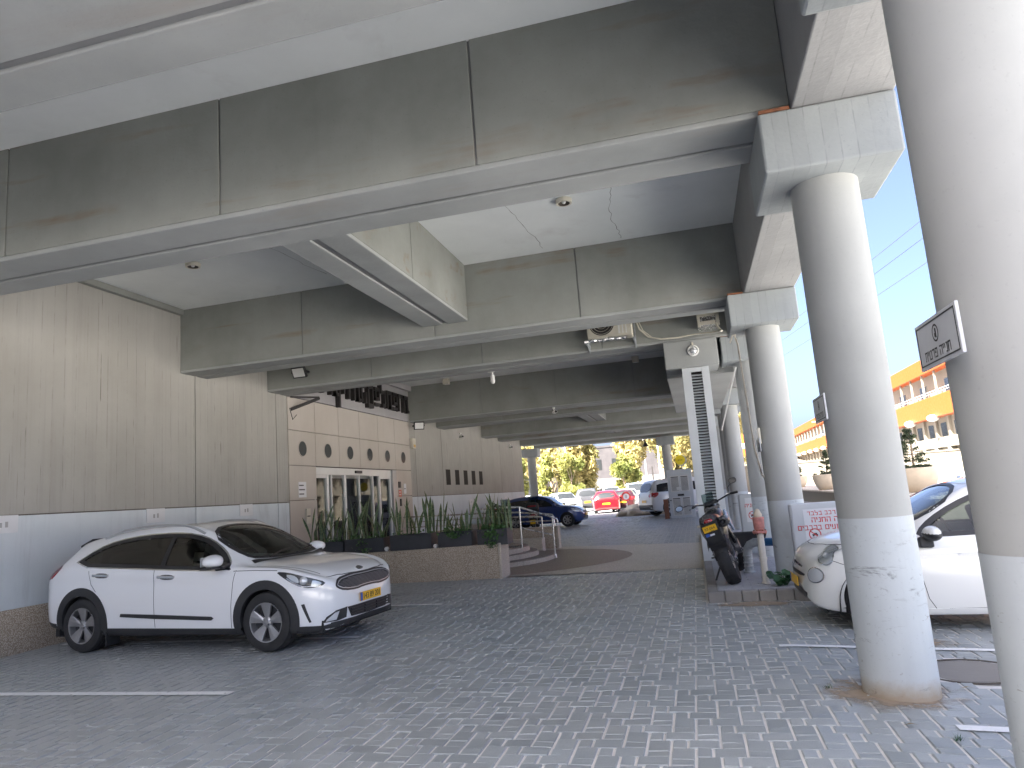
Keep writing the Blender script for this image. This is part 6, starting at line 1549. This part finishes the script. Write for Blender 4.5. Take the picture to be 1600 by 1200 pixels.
def scooter(loc, rz, lab):
    t = thing('scooter', lab, 'scooter', loc, rz, None)
    mwheel('wheel', t, 0, 0, .27, .27, .13); mwheel('wheel', t, 1.32, 0, .27, .27, .12)
    lmesh('body_panel', blob((.05,0,.62), .36,.17,.20,.6).merge(blob((.38,0,.36), .24,.16,.10,.6)), M['moto_black'], t, smooth=True)
    lmesh('seat', blob((.22,0,.80), .40,.15,.055,.7), M['moto_matt'], t, smooth=True)
    lmesh('leg_shield', MB().obox((.98,0,.66),(.35,0,1),(0,1,0),(1,0,-.35),.40,.21,.03).box(.5,.95,-.16,.16,.26,.31), M['moto_black'], t, bevel=.02)
    lmesh('fork', MB().tube([(1.32,0,.27),(1.10,0,.72),(1.02,0,.98)], .035, 8), M['moto_matt'], t)
    lmesh('handlebar', MB().tube([(.92,.35,1.05),(1.02,.12,1.02),(1.02,-.12,1.02),(.92,-.35,1.05)], .016, 8), M['moto_matt'], t)
    lmesh('windscreen', MB().obox((1.12,0,1.18),(-.3,0,1),(0,1,0),(1,0,.3),.22,.2,.004), M['glass_clear'], t)
    lmesh('rack', MB().box(-.36,-.05,-.10,.10,.84,.87), M['moto_matt'], t)
    lmesh('top_box', blob((-.30,0,1.03), .24,.26,.17,.55), M['moto_matt'], t, smooth=True)
    lmesh('top_box_reflector', blob((-.42,0,1.06), .125,.20,.045,.5), M['tail_red'], t, smooth=True)
    lmesh('tail_light', blob((-.32,0,.70), .04,.10,.04,.7), M['tail_red'], t, smooth=True)
    lmesh('number_plate', MB().obox((-.41,0,.46),(1,0,.3),(0,1,0),(-.3,0,1),.004,.10,.08), M['plate_yellow'], t); lmesh('plate_bracket', MB().obox((-.395,0,.52),(1,0,.3),(0,1,0),(-.3,0,1),.006,.07,.16), M['moto_matt'], t)
    for s in (-1,1): lmesh('mirror', blob((.95,s*.36,1.20), .03,.07,.045,.8).merge(MB().tube([(.93,s*.28,1.05),(.95,s*.34,1.18)], .007, 6)), M['moto_matt'], t, smooth=True)
    lmesh('exhaust', MB().lathe([(.03,-.2),(.06,-.18),(.065,.12),(.03,.2)], (.0,-.17,.30), 'x', 14), M['moto_matt'], t, smooth=True)
    return t
scooter((-6.25,27.4,0), R(100), 'black scooter with a red striped top box parked beyond the ramp wall')
scooter((-7.55,27.0,0), R(88), 'dark scooter close to the wall behind the handrails')
# ------------------------------------------------------------------ blue hatchback by the wall, cars in the open lot
G = 'cars in the open car park beyond the deck'
c = far_car('dark blue hatchback parked nose out at the far end of the wall', (-6.75,32.05,0), R(-4), (.015,.045,.19), 'hatch', 3.85, 1.68, 1.44, 'cars parked in the shade of the deck', .3, detail=True)
far_car('red hatchback seen from behind, driving into the car park', (-5.82,47.9,-.012), R(96), (.26,.006,.012), 'hatch', 3.9, 1.75, 1.46, G)
far_car('white large suv with dark rear window beside the brown post', (-.35,36.9,-.012), R(28), (.72,.73,.75), 'suv', 4.9, 1.95, 1.82, G)
far_car('white hatchback with red tail lamps behind the white large suv', (-.9,42.5,-.012), R(60), (.66,.67,.69), 'hatch', 4.1, 1.75, 1.55, G)
far_car('pale silver hatchback facing the deck, left of the dark suv', (-9.35,51.5,-.012), R(-62), (.55,.62,.66), 'hatch', 4.0, 1.75, 1.55, G)
far_car('dark grey suv behind the red hatchback', (-8.1,54.2,-.012), R(100), (.06,.062,.07), 'suv', 4.5, 1.85, 1.72, G)
far_car('silver car with wide blue windscreen behind the dark grey suv', (-6.9,60.5,-.012), R(-80), (.50,.54,.58), 'suv', 4.4, 1.8, 1.72, G)
far_car('white sedan facing the deck right of the red hatchback', (-5.05,54.5,-.012), R(-78), (.68,.70,.72), 'sedan', 4.5, 1.78, 1.48, G)
far_car('pale blue van with large windscreen farther back on the right', (-5.2,64.5,-.012), R(-80), (.38,.47,.56), 'van', 4.7, 1.9, 1.95, G)
far_car('grey car with red tail lamps at the right rear of the lot', (-4.3,70,-.012), R(95), (.28,.27,.29), 'van', 4.6, 1.85, 1.9, G)
far_car('pale blue pickup sized car at the left of the lot behind the blue hatchback', (-13.0,58.0,-.012), R(-70), (.45,.52,.58), 'hatch', 4.2, 1.8, 1.55, G)
far_car('light car farthest left, showing between the wall corner and the end column', (-16.2,60.0,-.012), R(-75), (.55,.58,.60), 'hatch', 4.0, 1.75, 1.5, G)
far_car('dark car with rounded roof in the back row of the lot', (-11.0,74.0,-.012), R(-85), (.05,.05,.055), 'hatch', 4.2, 1.8, 1.6, G)
far_car('small dark red car tucked beside the red hatchback', (-4.9,50.6,-.012), R(92), (.04,.008,.01), 'hatch', 3.8, 1.7, 1.42, G)
# road side cars to the right
G2 = 'cars along the road by the orange building'
far_car('silver sedan with red tail lamp by the road, behind the large bowl planter', (14.2,37.5,-.25), R(70), (.52,.53,.56), 'sedan', 4.5, 1.8, 1.5, G2)
far_car('white car with blue windscreen below the silver sedan', (9.6,27.5,-.30), R(-100), (.70,.71,.72), 'hatch', 4.2, 1.75, 1.5, G2)
far_car('blue grey car beside the far bowl planter', (8.9,51.0,-.3), R(-95), (.10,.16,.30), 'hatch', 4.2, 1.75, 1.5, G2)

# ------------------------------------------------------------------ bits at the end of the deck
t = thing('meter_cabinet', 'pale meter cabinet with two louvred doors at the far end of the deck', 'cabinet', (-.65,32.9,0))
mesh_obj('case', MB().box(-1.19,-.10,32.80,33.5,-.02,2.13), M['panel_paint'], t, bevel=.02)
for z0, z1 in ((.10,.90),(1.15,1.85)):
    for a, b in ((-1.06,-.67),(-.63,-.26)):
        d = MB().box(a,a+.03,32.785,32.799,z0,z1).box(b-.03,b,32.785,32.799,z0,z1).box(a,b,32.785,32.799,z0,z0+.03).box(a,b,32.785,32.799,z1-.03,z1)
        z = z0+.06
        while z < z1-.04: d.obox(((a+b)/2,32.79,z),(1,0,0),(0,.7,.7),(0,-.7,.7),(b-a)/2-.03,.022,.003); z += .05
        mesh_obj('louvred_door', d, M['white_plastic'], t)
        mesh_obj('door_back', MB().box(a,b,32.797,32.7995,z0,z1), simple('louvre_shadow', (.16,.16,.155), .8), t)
mesh_obj('label_plate', MB().box(-.80,-.52,32.79,32.799,.95,1.04), M['bronze_dark'], t); mesh_obj('label_plate', MB().box(-.82,-.60,32.78,32.784,1.22,1.34), M['paper'], t)
mesh_obj('lock', MB().cyl((-1.12,32.77,.78), .03, .03, 'y', 12), M['black_metal'], t)
t = thing('steel_post', 'rust brown flat steel post beside the meter cabinet', 'post', (-1.33,32.6,0)); mesh_obj('post_plate', MB().box(-1.44,-1.24,32.5,32.66,-.02,.83), M['wood_brown'], t, bevel=.01)
mesh_obj('post_cap', MB().box(-1.45,-1.23,32.49,32.67,.831,.85), M['rust'], t)
t = thing('round_sign', 'round yellow sign on a pole above the meter cabinet', 'sign', (-.52,33.7,2.55))
mesh_obj('disc', MB().lathe([(.001,33.66),(.225,33.66),(.225,33.68)], (-.54,0,2.57), 'y', 36), M['yellow'], t)
mesh_obj('sign_back', MB().lathe([(.001,33.69),(.25,33.69),(.25,33.70)], (-.50,0,2.55), 'y', 36), M['grey_alu'], t)
mesh_obj('sign_print', MB().box(-.64,-.58,33.655,33.659,2.53,2.60).box(-.56,-.52,33.655,33.659,2.53,2.62).box(-.49,-.44,33.655,33.659,2.53,2.60), simple('sign_ochre', (.55,.40,.02), .5), t)
mesh_obj('pole', MB().cyl((-.5,33.72,-.02), .03, 2.8, 'z', 12), M['grey_alu'], t)
t = thing('road_sign', 'small red ringed road sign on a short pole beside the rocks', 'sign', (-4.2,44.6,0))
mesh_obj('disc', MB().lathe([(.001,44.60),(.27,44.60),(.27,44.62)], (-4.2,0,.98), 'y', 30), M['sign_white'], t); mesh_obj('ring', MB().lathe([(.19,44.595),(.29,44.595),(.29,44.60),(.19,44.60)], (-4.2,0,.98), 'y', 30, cap=False), M['red_paint'], t)
mesh_obj('pole', MB().cyl((-4.2,44.65,-.02), .03, .9, 'z', 10), M['grey_alu'], t); mesh_obj('sign_mark', MB().box(-4.25,-4.15,44.59,44.594,.88,1.08), M['grey_alu'], t)
for x, y, h, lab in ((-7.6,38.2,.95,'dark slim bollard at the left of the drive'),(-7.05,39.0,.75,'shorter dark bollard at the left of the drive')):
    t = thing('bollard', lab, 'bollard', (x,y,0), 0, 'bollards at the far end of the deck'); lmesh('bollard_post', MB().lathe([(.05,-.02),(.045,.02),(.045,h-.03),(.03,h),(.001,h+.01)], (0,0,0), 'z', 14), M['black_metal'], t, smooth=True); lmesh('bollard_base', MB().lathe([(.09,-.01),(.09,.01),(.06,.03)], (0,0,0), 'z', 14), M['black_metal'], t)
def rock(x, y, s, lab):
    bm = bmesh.new(); bmesh.ops.create_icosphere(bm, subdivisions=3, radius=1)
    sd = Vector((rnd.uniform(-9,9), rnd.uniform(-9,9), rnd.uniform(-9,9)))
    from mathutils import noise as nz
    for v in bm.verts:
        k = 1+.35*nz.noise(v.co*1.3+sd)+.12*nz.noise(v.co*4+sd); v.co = Vector((v.co.x*k*s[0], v.co.y*k*s[1], v.co.z*k*s[2]))
    me = bpy.data.meshes.new('boulder'); bm.to_mesh(me); bm.free()
    for p in me.polygons: p.use_smooth = True
    o = bpy.data.objects.new('boulder', me); COL.objects.link(o); o.location = (x,y,s[2]*.4-.02); o.rotation_euler = (0,0,rnd.uniform(0,6)); me.materials.append(M['rock']); tag(o, lab, 'boulder', 'rocks edging the planting bed')
for i, (x, y, s) in enumerate([(-3.9,39.3,(.55,.45,.22)),(-3.2,39.0,(.6,.5,.28)),(-2.4,38.9,(.55,.5,.25)),(-1.75,38.8,(.5,.45,.25)),(-3.5,41,(.7,.6,.4)),(-2.5,41.5,(.8,.7,.55)),(-1.9,44,(.8,.7,.6)),(-3.1,44.5,(.6,.5,.4)),(-2.3,48,(.9,.8,.7))]):
    rock(x, y, s, ['flat pale boulder at the left tip of the planting bed','pale boulder second from the left tip of the bed','pale boulder in front of the bed, middle','pale boulder in front of the suv tyre','low boulder behind the left tip of the bed','tall pale boulder in the middle of the bed','bulky boulder at the back of the bed','small boulder beside the red ringed sign','farthest boulder in the planting bed'][i])
struct('bed_soil', MB().add([(-4.3,38.9,.02),(-1.4,38.5,.02),(-1.2,50,.02),(-3.2,50,.02)], [(0,1,2,3)]), simple('bed_earth', (.42,.35,.26), .95, 0, 0, .3, 3, bumpy=.5, bscale=20))

# ------------------------------------------------------------------ trees
def foliage_mat(name, a, b_):
    m, nt, b = mat(name); v = obj_vec(nt)
    at = nd(nt, 'ShaderNodeAttribute', attribute_name='tint')
    col = mixc(nt, at.outputs['Fac'], a, b_)
    nt.links.new(col, b.inputs['Base Color']); b.inputs['Roughness'].default_value = .6; b.inputs['Specular IOR Level'].default_value = .25
    out = nt.nodes['Material Output']; tl = nt.nodes.new('ShaderNodeBsdfTranslucent'); nt.links.new(col, tl.inputs[0])
    mx = nd(nt, 'ShaderNodeMixShader'); mx.inputs[0].default_value = .3; nt.links.new(b.outputs[0], mx.inputs[1]); nt.links.new(tl.outputs[0], mx.inputs[2]); nt.links.new(mx.outputs[0], out.inputs[0])
    return m
M['leaf_gold'] = foliage_mat('olive_gold_leaves', (.12,.115,.035), (.48,.40,.17))
M['leaf_green'] = foliage_mat('fresh_green_leaves', (.09,.11,.025), (.36,.35,.11))
M['leaf_conifer'] = foliage_mat('conifer_needles', (.03,.05,.03), (.09,.11,.06))
def crown_mesh(name, clumps, n, size, m, parent, rr, long=1.6):
    V = []; F = []; T = []
    tot = sum(c[3]**2 for c in clumps)
    for cx, cy, cz, r, sq in clumps:
        base = rr.uniform(.1,.9)
        for i in range(int(n*r*r/tot)):
            d = Vector((rr.gauss(0,1), rr.gauss(0,1), rr.gauss(0,1))).normalized()*r*(rr.random()**.45)
            c = Vector((cx,cy,cz))+Vector((d.x, d.y, d.z*sq))
            nrm = Vector((rr.gauss(0,1), rr.gauss(0,1), rr.gauss(0,.7))).normalized(); u = nrm.orthogonal().normalized(); v = nrm.cross(u)
            a = rr.uniform(0,6.28); p = u*math.cos(a)+v*math.sin(a); q = nrm.cross(p); s = size*rr.uniform(.6,1.4); o = len(V)
            V += [tuple(c-p*s*long), tuple(c+q*s*.55), tuple(c+p*s*long), tuple(c-q*s*.55)]; F.append((o,o+1,o+2,o+3)); T.append(min(1,max(0,base+rr.uniform(-.3,.3))))
    me = bpy.data.meshes.new(name); L = world_matrix(parent).inverted()
    me.from_pydata([tuple(L@Vector(p)) for p in V], [], F); at = me.attributes.new('tint','FLOAT','FACE'); at.data.foreach_set('value', T); me.materials.append(m)
    o = bpy.data.objects.new(name, me); COL.objects.link(o); o.parent = parent; return o
def tree(x, y, h, w, label, m='leaf_gold', n=5200, seed=1, trunk=.22, droop=0, low=.28, size=.17):
    rr = random.Random(seed); t = thing('tree', label, 'tree', (x,y,0), 0, 'trees beyond the car park')
    tr = MB(); top = Vector((x+rr.uniform(-.5,.5), y, h*.8)); pts = [Vector((x,y,-.1)).lerp(top, k/5)+Vector((rr.uniform(-.18,.18),rr.uniform(-.18,.18),0))*(k > 0) for k in range(6)]
    tr.tube(pts, [trunk*(1-.75*k/5) for k in range(6)], 8)
    cl = []
    for i in range(13):
        z = h*rr.uniform(low+.06, .93); a = rr.uniform(0,6.28); k = 1-abs((z/h-.6)/.55)**2; d = w*.5*rr.uniform(.25,.95)*max(.35,k)
        c = Vector((x+d*math.cos(a), y+d*math.sin(a), z)); r = w*rr.uniform(.15,.27); cl.append((c.x,c.y,c.z,r,1.25))
        b = pts[min(5, max(1, int(z/h*4.5)))]; tr.tube([b, (b+c)/2+Vector((0,0,.2)), c], [trunk*.35, trunk*.22, trunk*.08], 5)
        if droop:
            for q in range(3): cl.append((c.x+rr.uniform(-.6,.6), c.y+rr.uniform(-.6,.6), c.z-rr.uniform(.6,droop), r*.55, 1.8))
    cl.append((top.x, top.y, h*.9, w*.2, 1.2))
    mesh_obj('trunk', tr, M['bark'], t, smooth=True); crown_mesh('crown', cl, n, size, M[m], t, rr)
tree(-15.6,80,10.5,6.0,'tall golden green tree left of the first light pole','leaf_gold',6500,3,.26,1.8)
tree(-12.6,82,9.8,5.0,'golden tree with drooping crown right of the first light pole','leaf_gold',6000,4,.24,2.2)
tree(-11.9,70,5.2,2.9,'fresh green young tree in front of the golden trees','leaf_green',3600,5,.10,0,.1,.13)
tree(-14.7,71,5.6,2.6,'fresh yellow green young tree by the left end column','leaf_green',3200,6,.10,0,.1,.13)
tree(-6.7,78,9.8,3.6,'slender golden tree in front of the grey parapet','leaf_gold',5200,7,.18,1.5,.2)
tree(-6.4,70,4.8,2.5,'fresh green bushy tree before the metal gate','leaf_green',3400,8,.10,0,.1,.13)
tree(-2.2,84,12.5,5.6,'tall loose golden tree between two light poles','leaf_gold',6500,9,.26,1.8)
tree(.6,80,11.5,5.2,'golden tree behind the right end column','leaf_gold',6000,10,.24,1.6)
tree(4.2,84,12.0,6.0,'golden tree above the meter cabinet','leaf_gold',6500,11,.26,1.8)
tree(-21.5,84,11,6.5,'golden tree seen past the wall corner','leaf_gold',5200,12,.26,1.8)
tree(-19.0,74,6.0,3.5,'green tree low between the wall corner and the end column','leaf_green',3600,13,.14,0,.1,.15)
tree(8.0,95,12.0,6.5,'golden tree far right, seen between the columns','leaf_gold',5200,14,.26,1.5)
tree(-28,95,12,8,'broad golden tree farthest left','leaf_gold',5000,15,.3,1.5)
# poles
def lamp_post(x, y, h, lab, arm=None, g='light poles'):
    t = thing('light_pole', lab, 'light pole', (x,y,0), 0, g)
    lmesh('pole', MB().tube([(0,0,-.3),(0,0,h)], [.10,.06], 10), M['white_alu'], t, smooth=True)
    lmesh('pole_base', MB().lathe([(.16,-.3),(.16,.35),(.12,.4)], (0,0,0), 'z', 12), M['white_alu'], t)
    if arm:
        lmesh('arm', MB().tube([(0,0,h-.1),(arm*.3,0,h+.25),(arm,0,h+.3)], .045, 8), M['white_alu'], t, smooth=True)
        lmesh('lamp_head', blob((arm*1.25,0,h+.28), .4,.13,.07,.7), M['white_alu'], t, smooth=True)
    else: lmesh('lamp_head', blob((0,0,h+.05), .25,.25,.08,.8), M['white_alu'], t, smooth=True)
lamp_post(-13.4,77,7.6,'slim white light pole between the golden trees on the left')
lamp_post(-6.0,95,14,'tall grey light pole right of the grey parapet')
lamp_post(-3.35,76,9.5,'white light pole behind the white suv, left of two')
lamp_post(-2.4,76,8.0,'white light pole behind the white suv, right of two')
# fence, parapet block, hill
t = thing('metal_gate', 'pale grey sheet metal gate with dark posts behind the parked cars', 'gate', (-10,88,0))
for i in range(9):
    x = -30+i*3.6; mesh_obj('gate_panel', MB().box(x+.1,x+3.5,88,88.06,.1,2.9), simple('gate_sheet', (.15,.147,.14), .7, 0, 0, .06) if i == 0 else bpy.data.materials['gate_sheet'], t)
    mesh_obj('post', MB().box(x-.06,x+.06,87.95,88.1,-.1,3.9), M['bronze_dark'], t)
mesh_obj('rail', MB().box(-30,2,87.94,87.99,1.55,1.62), M['bronze_dark'], t)
t = thing('boundary_wall', 'sunlit pale wall closing the right of the car park', 'wall', (8,90,0)); mesh_obj('wall_face', MB().box(2.2,40,89,89.4,-.1,2.9), M['stucco'], t); mesh_obj('wall_coping', MB().box(2.2,40,88.9,89.5,2.901,3.05), M['stucco'], t)
t = thing('grey_block', 'grey concrete building with stepped parapet behind the trees', 'building', (-13,112,0))
mesh_obj('wall', MB().box(-26,-9.5,110,118,-.1,8.0).box(-9.49,-5.0,110.5,118,-.1,9.3), concrete('grey_render', (.045,.042,.045), (.065,.06,.062), .3), t); mesh_obj('parapet', MB().box(-9.6,-4.9,110.3,118.1,9.301,9.7).box(-26.1,-9.61,109.9,118.1,8.001,8.3), bpy.data.materials['grey_render'], t)
wn = MB()
for i in range(5): mesh_obj('window', MB().box(-24+i*3,-22.6+i*3,109.96,109.999,4.6,6.2), M['glass_dark'], t)
hv = []; hf = []; nx, ny = 40, 8
from mathutils import noise as nz_
for j in range(ny+1):
    for i in range(nx+1):
        x = -160+i*8; y = 150+j*20; k = min(1, j/4); hv.append((x, y, -1+k*(9+5*nz_.noise(Vector((x*.02,y*.02,0))))+ (0 if j else 0)))
for j in range(ny):
    for i in range(nx): a = j*(nx+1)+i; hf.append((a,a+1,a+nx+2,a+nx+1))
struct('hill', MB().add(hv, hf), simple('dry_hill', (.18,.15,.105), .95, 0, 0, .3, .15), smooth=True)

# ------------------------------------------------------------------ orange banded building across the road
XB = 28.0
t = thing('orange_building', 'long three storey white building with two orange bands across the road', 'building', (XB,110,0))
mesh_obj('wall', MB().box(XB+1.2,XB+20,40,235,-.4,12.3), M['stucco'], t)
mesh_obj('roof_band', MB().box(XB,XB+20,38.5,236,12.3,14.12), M['orange'], t, bevel=.05); mesh_obj('floor_band', MB().box(XB,XB+1.3,38.6,235.9,6.95,9.4), M['orange'], t, bevel=.05)
mesh_obj('lower_spandrel', MB().box(XB+.6,XB+1.3,38.7,235.8,3.45,4.62), M['stucco'], t)
mesh_obj('gallery_rail', MB().box(XB+.2,XB+.26,40,235,10.0,10.06).box(XB+.2,XB+.26,40,235,9.75,9.79), M['white_alu'], t)
for i in range(42):
    y = 42+i*4.6
    mesh_obj('window', MB().box(XB+1.17,XB+1.199,y,y+1.9,4.66,6.3), M['glass_dark'], t)
    if i % 2 == 0: mesh_obj('gallery_opening', MB().box(XB+1.17,XB+1.199,y,y+2.8,9.5,11.2), M['glass_dark'], t)
    mesh_obj('pier', MB().box(XB+.55,XB+1.19,y+2.6,y+3.4,-.4,3.449), M['stucco'], t); mesh_obj('window_pier', MB().box(XB+.9,XB+1.19,y+2.7,y+3.3,4.62,6.95), M['stucco'], t); mesh_obj('gallery_post', MB().box(XB+.2,XB+.4,y+2.9,y+3.1,9.4,12.3), M['stucco'], t)
    if i % 3 != 1: mesh_obj('shop_front', MB().box(XB+1.15,XB+1.199,y-.8,y+2.2,-.4,2.9), M['glass_dark'] if i % 3 else simple('shop_blind', (.55,.48,.30), .7) if 'shop_blind' not in bpy.data.materials else M['glass_dark'], t)
    if i % 2: mesh_obj('lamp_dome', MB().sphere((XB-.1,y,6.9), .7, 12, 8, 1,1,.6), M['white_plastic'], t, smooth=True)
for i, y in enumerate((76,81,120)):
    a = thing('wall_unit', ['cream cooling unit on the gallery of the orange building, near one','white cooling unit on the gallery of the orange building, second one','cooling unit farther along the orange building gallery'][i], 'air conditioner', (XB+.6,y,9.9), 0, 'cooling units on the orange building')
    mesh_obj('case', MB().box(XB+.3,XB+1.1,y,y+2.2,9.6,11.1), M['cream_plastic'], a, bevel=.05); mesh_obj('fan', MB().lathe([(.001,XB+.28),(.5,XB+.28)], (0,y+1.1,10.35), 'x', 20), M['grey_alu'], a)
lamp_post(21.5,59,9.2,'tall white street lamp with an arm in front of the orange building, near one',-2.6,'street lamps by the road')
lamp_post(22.3,118,9.2,'tall white street lamp with an arm far along the orange building',-2.6,'street lamps by the road')
# raised bed wall with bowl planters
t = thing('ledge_wall', 'long low pale wall behind the white hatchback carrying bowl planters', 'wall', (5.4,28,0))
mesh_obj('wall_face', MB().box(4.45,6.4,15.5,47,-.4,.80), M['stucco'], t, bevel=.03); mesh_obj('coping', MB().box(4.35,6.5,15.4,47.1,.801,.86), M['stone_light'], t, bevel=.015)
mesh_obj('base_strip', MB().box(4.42,4.449,15.5,47,-.4,.35), M['fascia'], t)
def bowl(x, y, label, plab):
    t = thing('bowl_planter', label, 'planter', (x,y,.86), 0, 'cream bowl planters on the low wall')
    lmesh('bowl', MB().lathe([(.30,0),(.34,.02),(.44,.18),(.50,.40),(.515,.55),(.50,.56),(.47,.54),(.46,.45)], (0,0,0), 'z', 40, cap=False), M['cream_pot'], t, smooth=True)
    lmesh('soil', MB().lathe([(.001,.47),(.465,.46)], (0,0,0), 'z', 28, cap=False), M['soil'], t)
    rr = random.Random(int(y*10)); p = thing('conifer', plab, 'shrub', (x,y,1.32), 0, 'small conifers in the bowl planters')
    tr = MB().tube([(x,y,1.28),(x+.02,y,1.9),(x+.05,y,2.35)], [.03,.02,.006], 6); cl = []
    for i in range(26):
        z = rr.uniform(1.5,2.3); k = (2.45-z)/.95*.34; a = rr.uniform(0,6.28); c = (x+k*math.cos(a), y+k*math.sin(a), z+rr.uniform(0,.05)); tr.tube([(x+.02,y,z-.05), c], [.008,.003], 4)
        for q in (.5,.8,1): cl.append((x+k*q*math.cos(a), y+k*q*math.sin(a), z-.04+.06*q, .06, .7))
    for i in range(16):
        a = rr.uniform(0,6.28); d = .42*math.sqrt(rr.random()); cl.append((x+d*math.cos(a), y+d*math.sin(a), 1.44, .10, .5))
    mesh_obj('stem', tr, M['bark'], p); crown_mesh('foliage', cl, 2600, .018, M['leaf_conifer'], p, rr, 2.2)
bowl(5.02,18.6,'cream bowl planter just right of the scuffed column','small conifer in the bowl planter right of the scuffed column')
bowl(4.72,28.2,'cream bowl planter farther back, left of the scuffed column','small conifer in the farther bowl planter')
bowl(5.0,38.5,'cream bowl planter hidden far along the low wall','small conifer far along the low wall')
# signs and shop board far right between columns
t = thing('shop_board', 'small orange and white shop board seen between the rear columns', 'sign', (4.6,62,5))
mesh_obj('board', MB().box(4.0,5.4,62,62.1,3.4,5.2), M['orange'], t); mesh_obj('board_stripe', MB().box(4.0,5.4,61.97,61.999,4.0,4.4), M['sign_white'], t); mesh_obj('pole', MB().cyl((4.7,62.05,-.3), .08, 3.7, 'z', 10), M['bronze_dark'], t)
# overhead wires
wires = MB()
for i, (z0, z1) in enumerate(((19.5,24.5),(18.6,23.4),(17.0,21.6))):
    P = []
    for k in range(21):
        u = k/20; P.append((9+u*22+i*.7, 110-u*95, z0+(z1-z0)*u-4*.9*u*(1-u)))
    w_ = mesh_obj('power_line', MB().tube(P, .022, 5), M['black_print'], None); tag(w_, ['upper thin power line across the sky right of the columns','middle thin power line across the sky right of the columns','lower thin power line across the sky right of the columns'][i], 'power line', 'power lines in the sky')
# ------------------------------------------------------------------ camera, light
cam = bpy.data.cameras.new('camera'); co = bpy.data.objects.new('camera', cam); COL.objects.link(co); scene.camera = co
cam.sensor_width = 36; cam.lens = 1104.54/1600*36; cam.clip_start = .05; cam.clip_end = 3000
yaw, pit, rol = R(-13.71646594), R(9.09553137), R(-4.39793053)
f_ = Vector((math.sin(yaw)*math.cos(pit), math.cos(yaw)*math.cos(pit), math.sin(pit)))
r_ = Vector((math.cos(yaw), -math.sin(yaw), 0)); u_ = r_.cross(f_)
r2 = math.cos(rol)*r_+math.sin(rol)*u_; u2 = -math.sin(rol)*r_+math.cos(rol)*u_
co.matrix_world = Matrix(((r2.x,u2.x,-f_.x,0),(r2.y,u2.y,-f_.y,0),(r2.z,u2.z,-f_.z,1.45),(0,0,0,1)))
SUN_EL, SUN_AZ = R(50), R(180+38)      # azimuth clockwise from +Y
sd = Vector((math.sin(SUN_AZ)*math.cos(SUN_EL), math.cos(SUN_AZ)*math.cos(SUN_EL), math.sin(SUN_EL)))
sl = bpy.data.lights.new('sun', 'SUN'); so = bpy.data.objects.new('sun', sl); COL.objects.link(so)
sl.energy = 5.0; sl.angle = R(.5); sl.color = (1, .95, .87)
so.rotation_euler = sd.to_track_quat('Z', 'Y').to_euler(); so.location = (-20,-20,30)
wd = bpy.data.worlds.new('World'); scene.world = wd; wd.use_nodes = True
nt = wd.node_tree; bg = nt.nodes['Background']; sk = nt.nodes.new('ShaderNodeTexSky'); sk.sky_type = 'NISHITA'; sk.sun_disc = False
sk.sun_elevation = SUN_EL; sk.sun_rotation = SUN_AZ; sk.air_density = .42; sk.dust_density = 5; sk.ozone_density = 2.0; sk.altitude = 50
nt.links.new(sk.outputs[0], bg.inputs[0]); bg.inputs[1].default_value = .07
vs = scene.view_settings; vs.view_transform = 'Standard'; vs.look = 'None'; vs.exposure = 3.27; vs.gamma = 1
scene.cycles.max_bounces = 10; scene.cycles.diffuse_bounces = 7; scene.cycles.glossy_bounces = 4; scene.cycles.transparent_max_bounces = 12; scene.cycles.transmission_bounces = 6
scene.cycles.use_denoising = True
scene.cycles.sample_clamp_indirect = 6
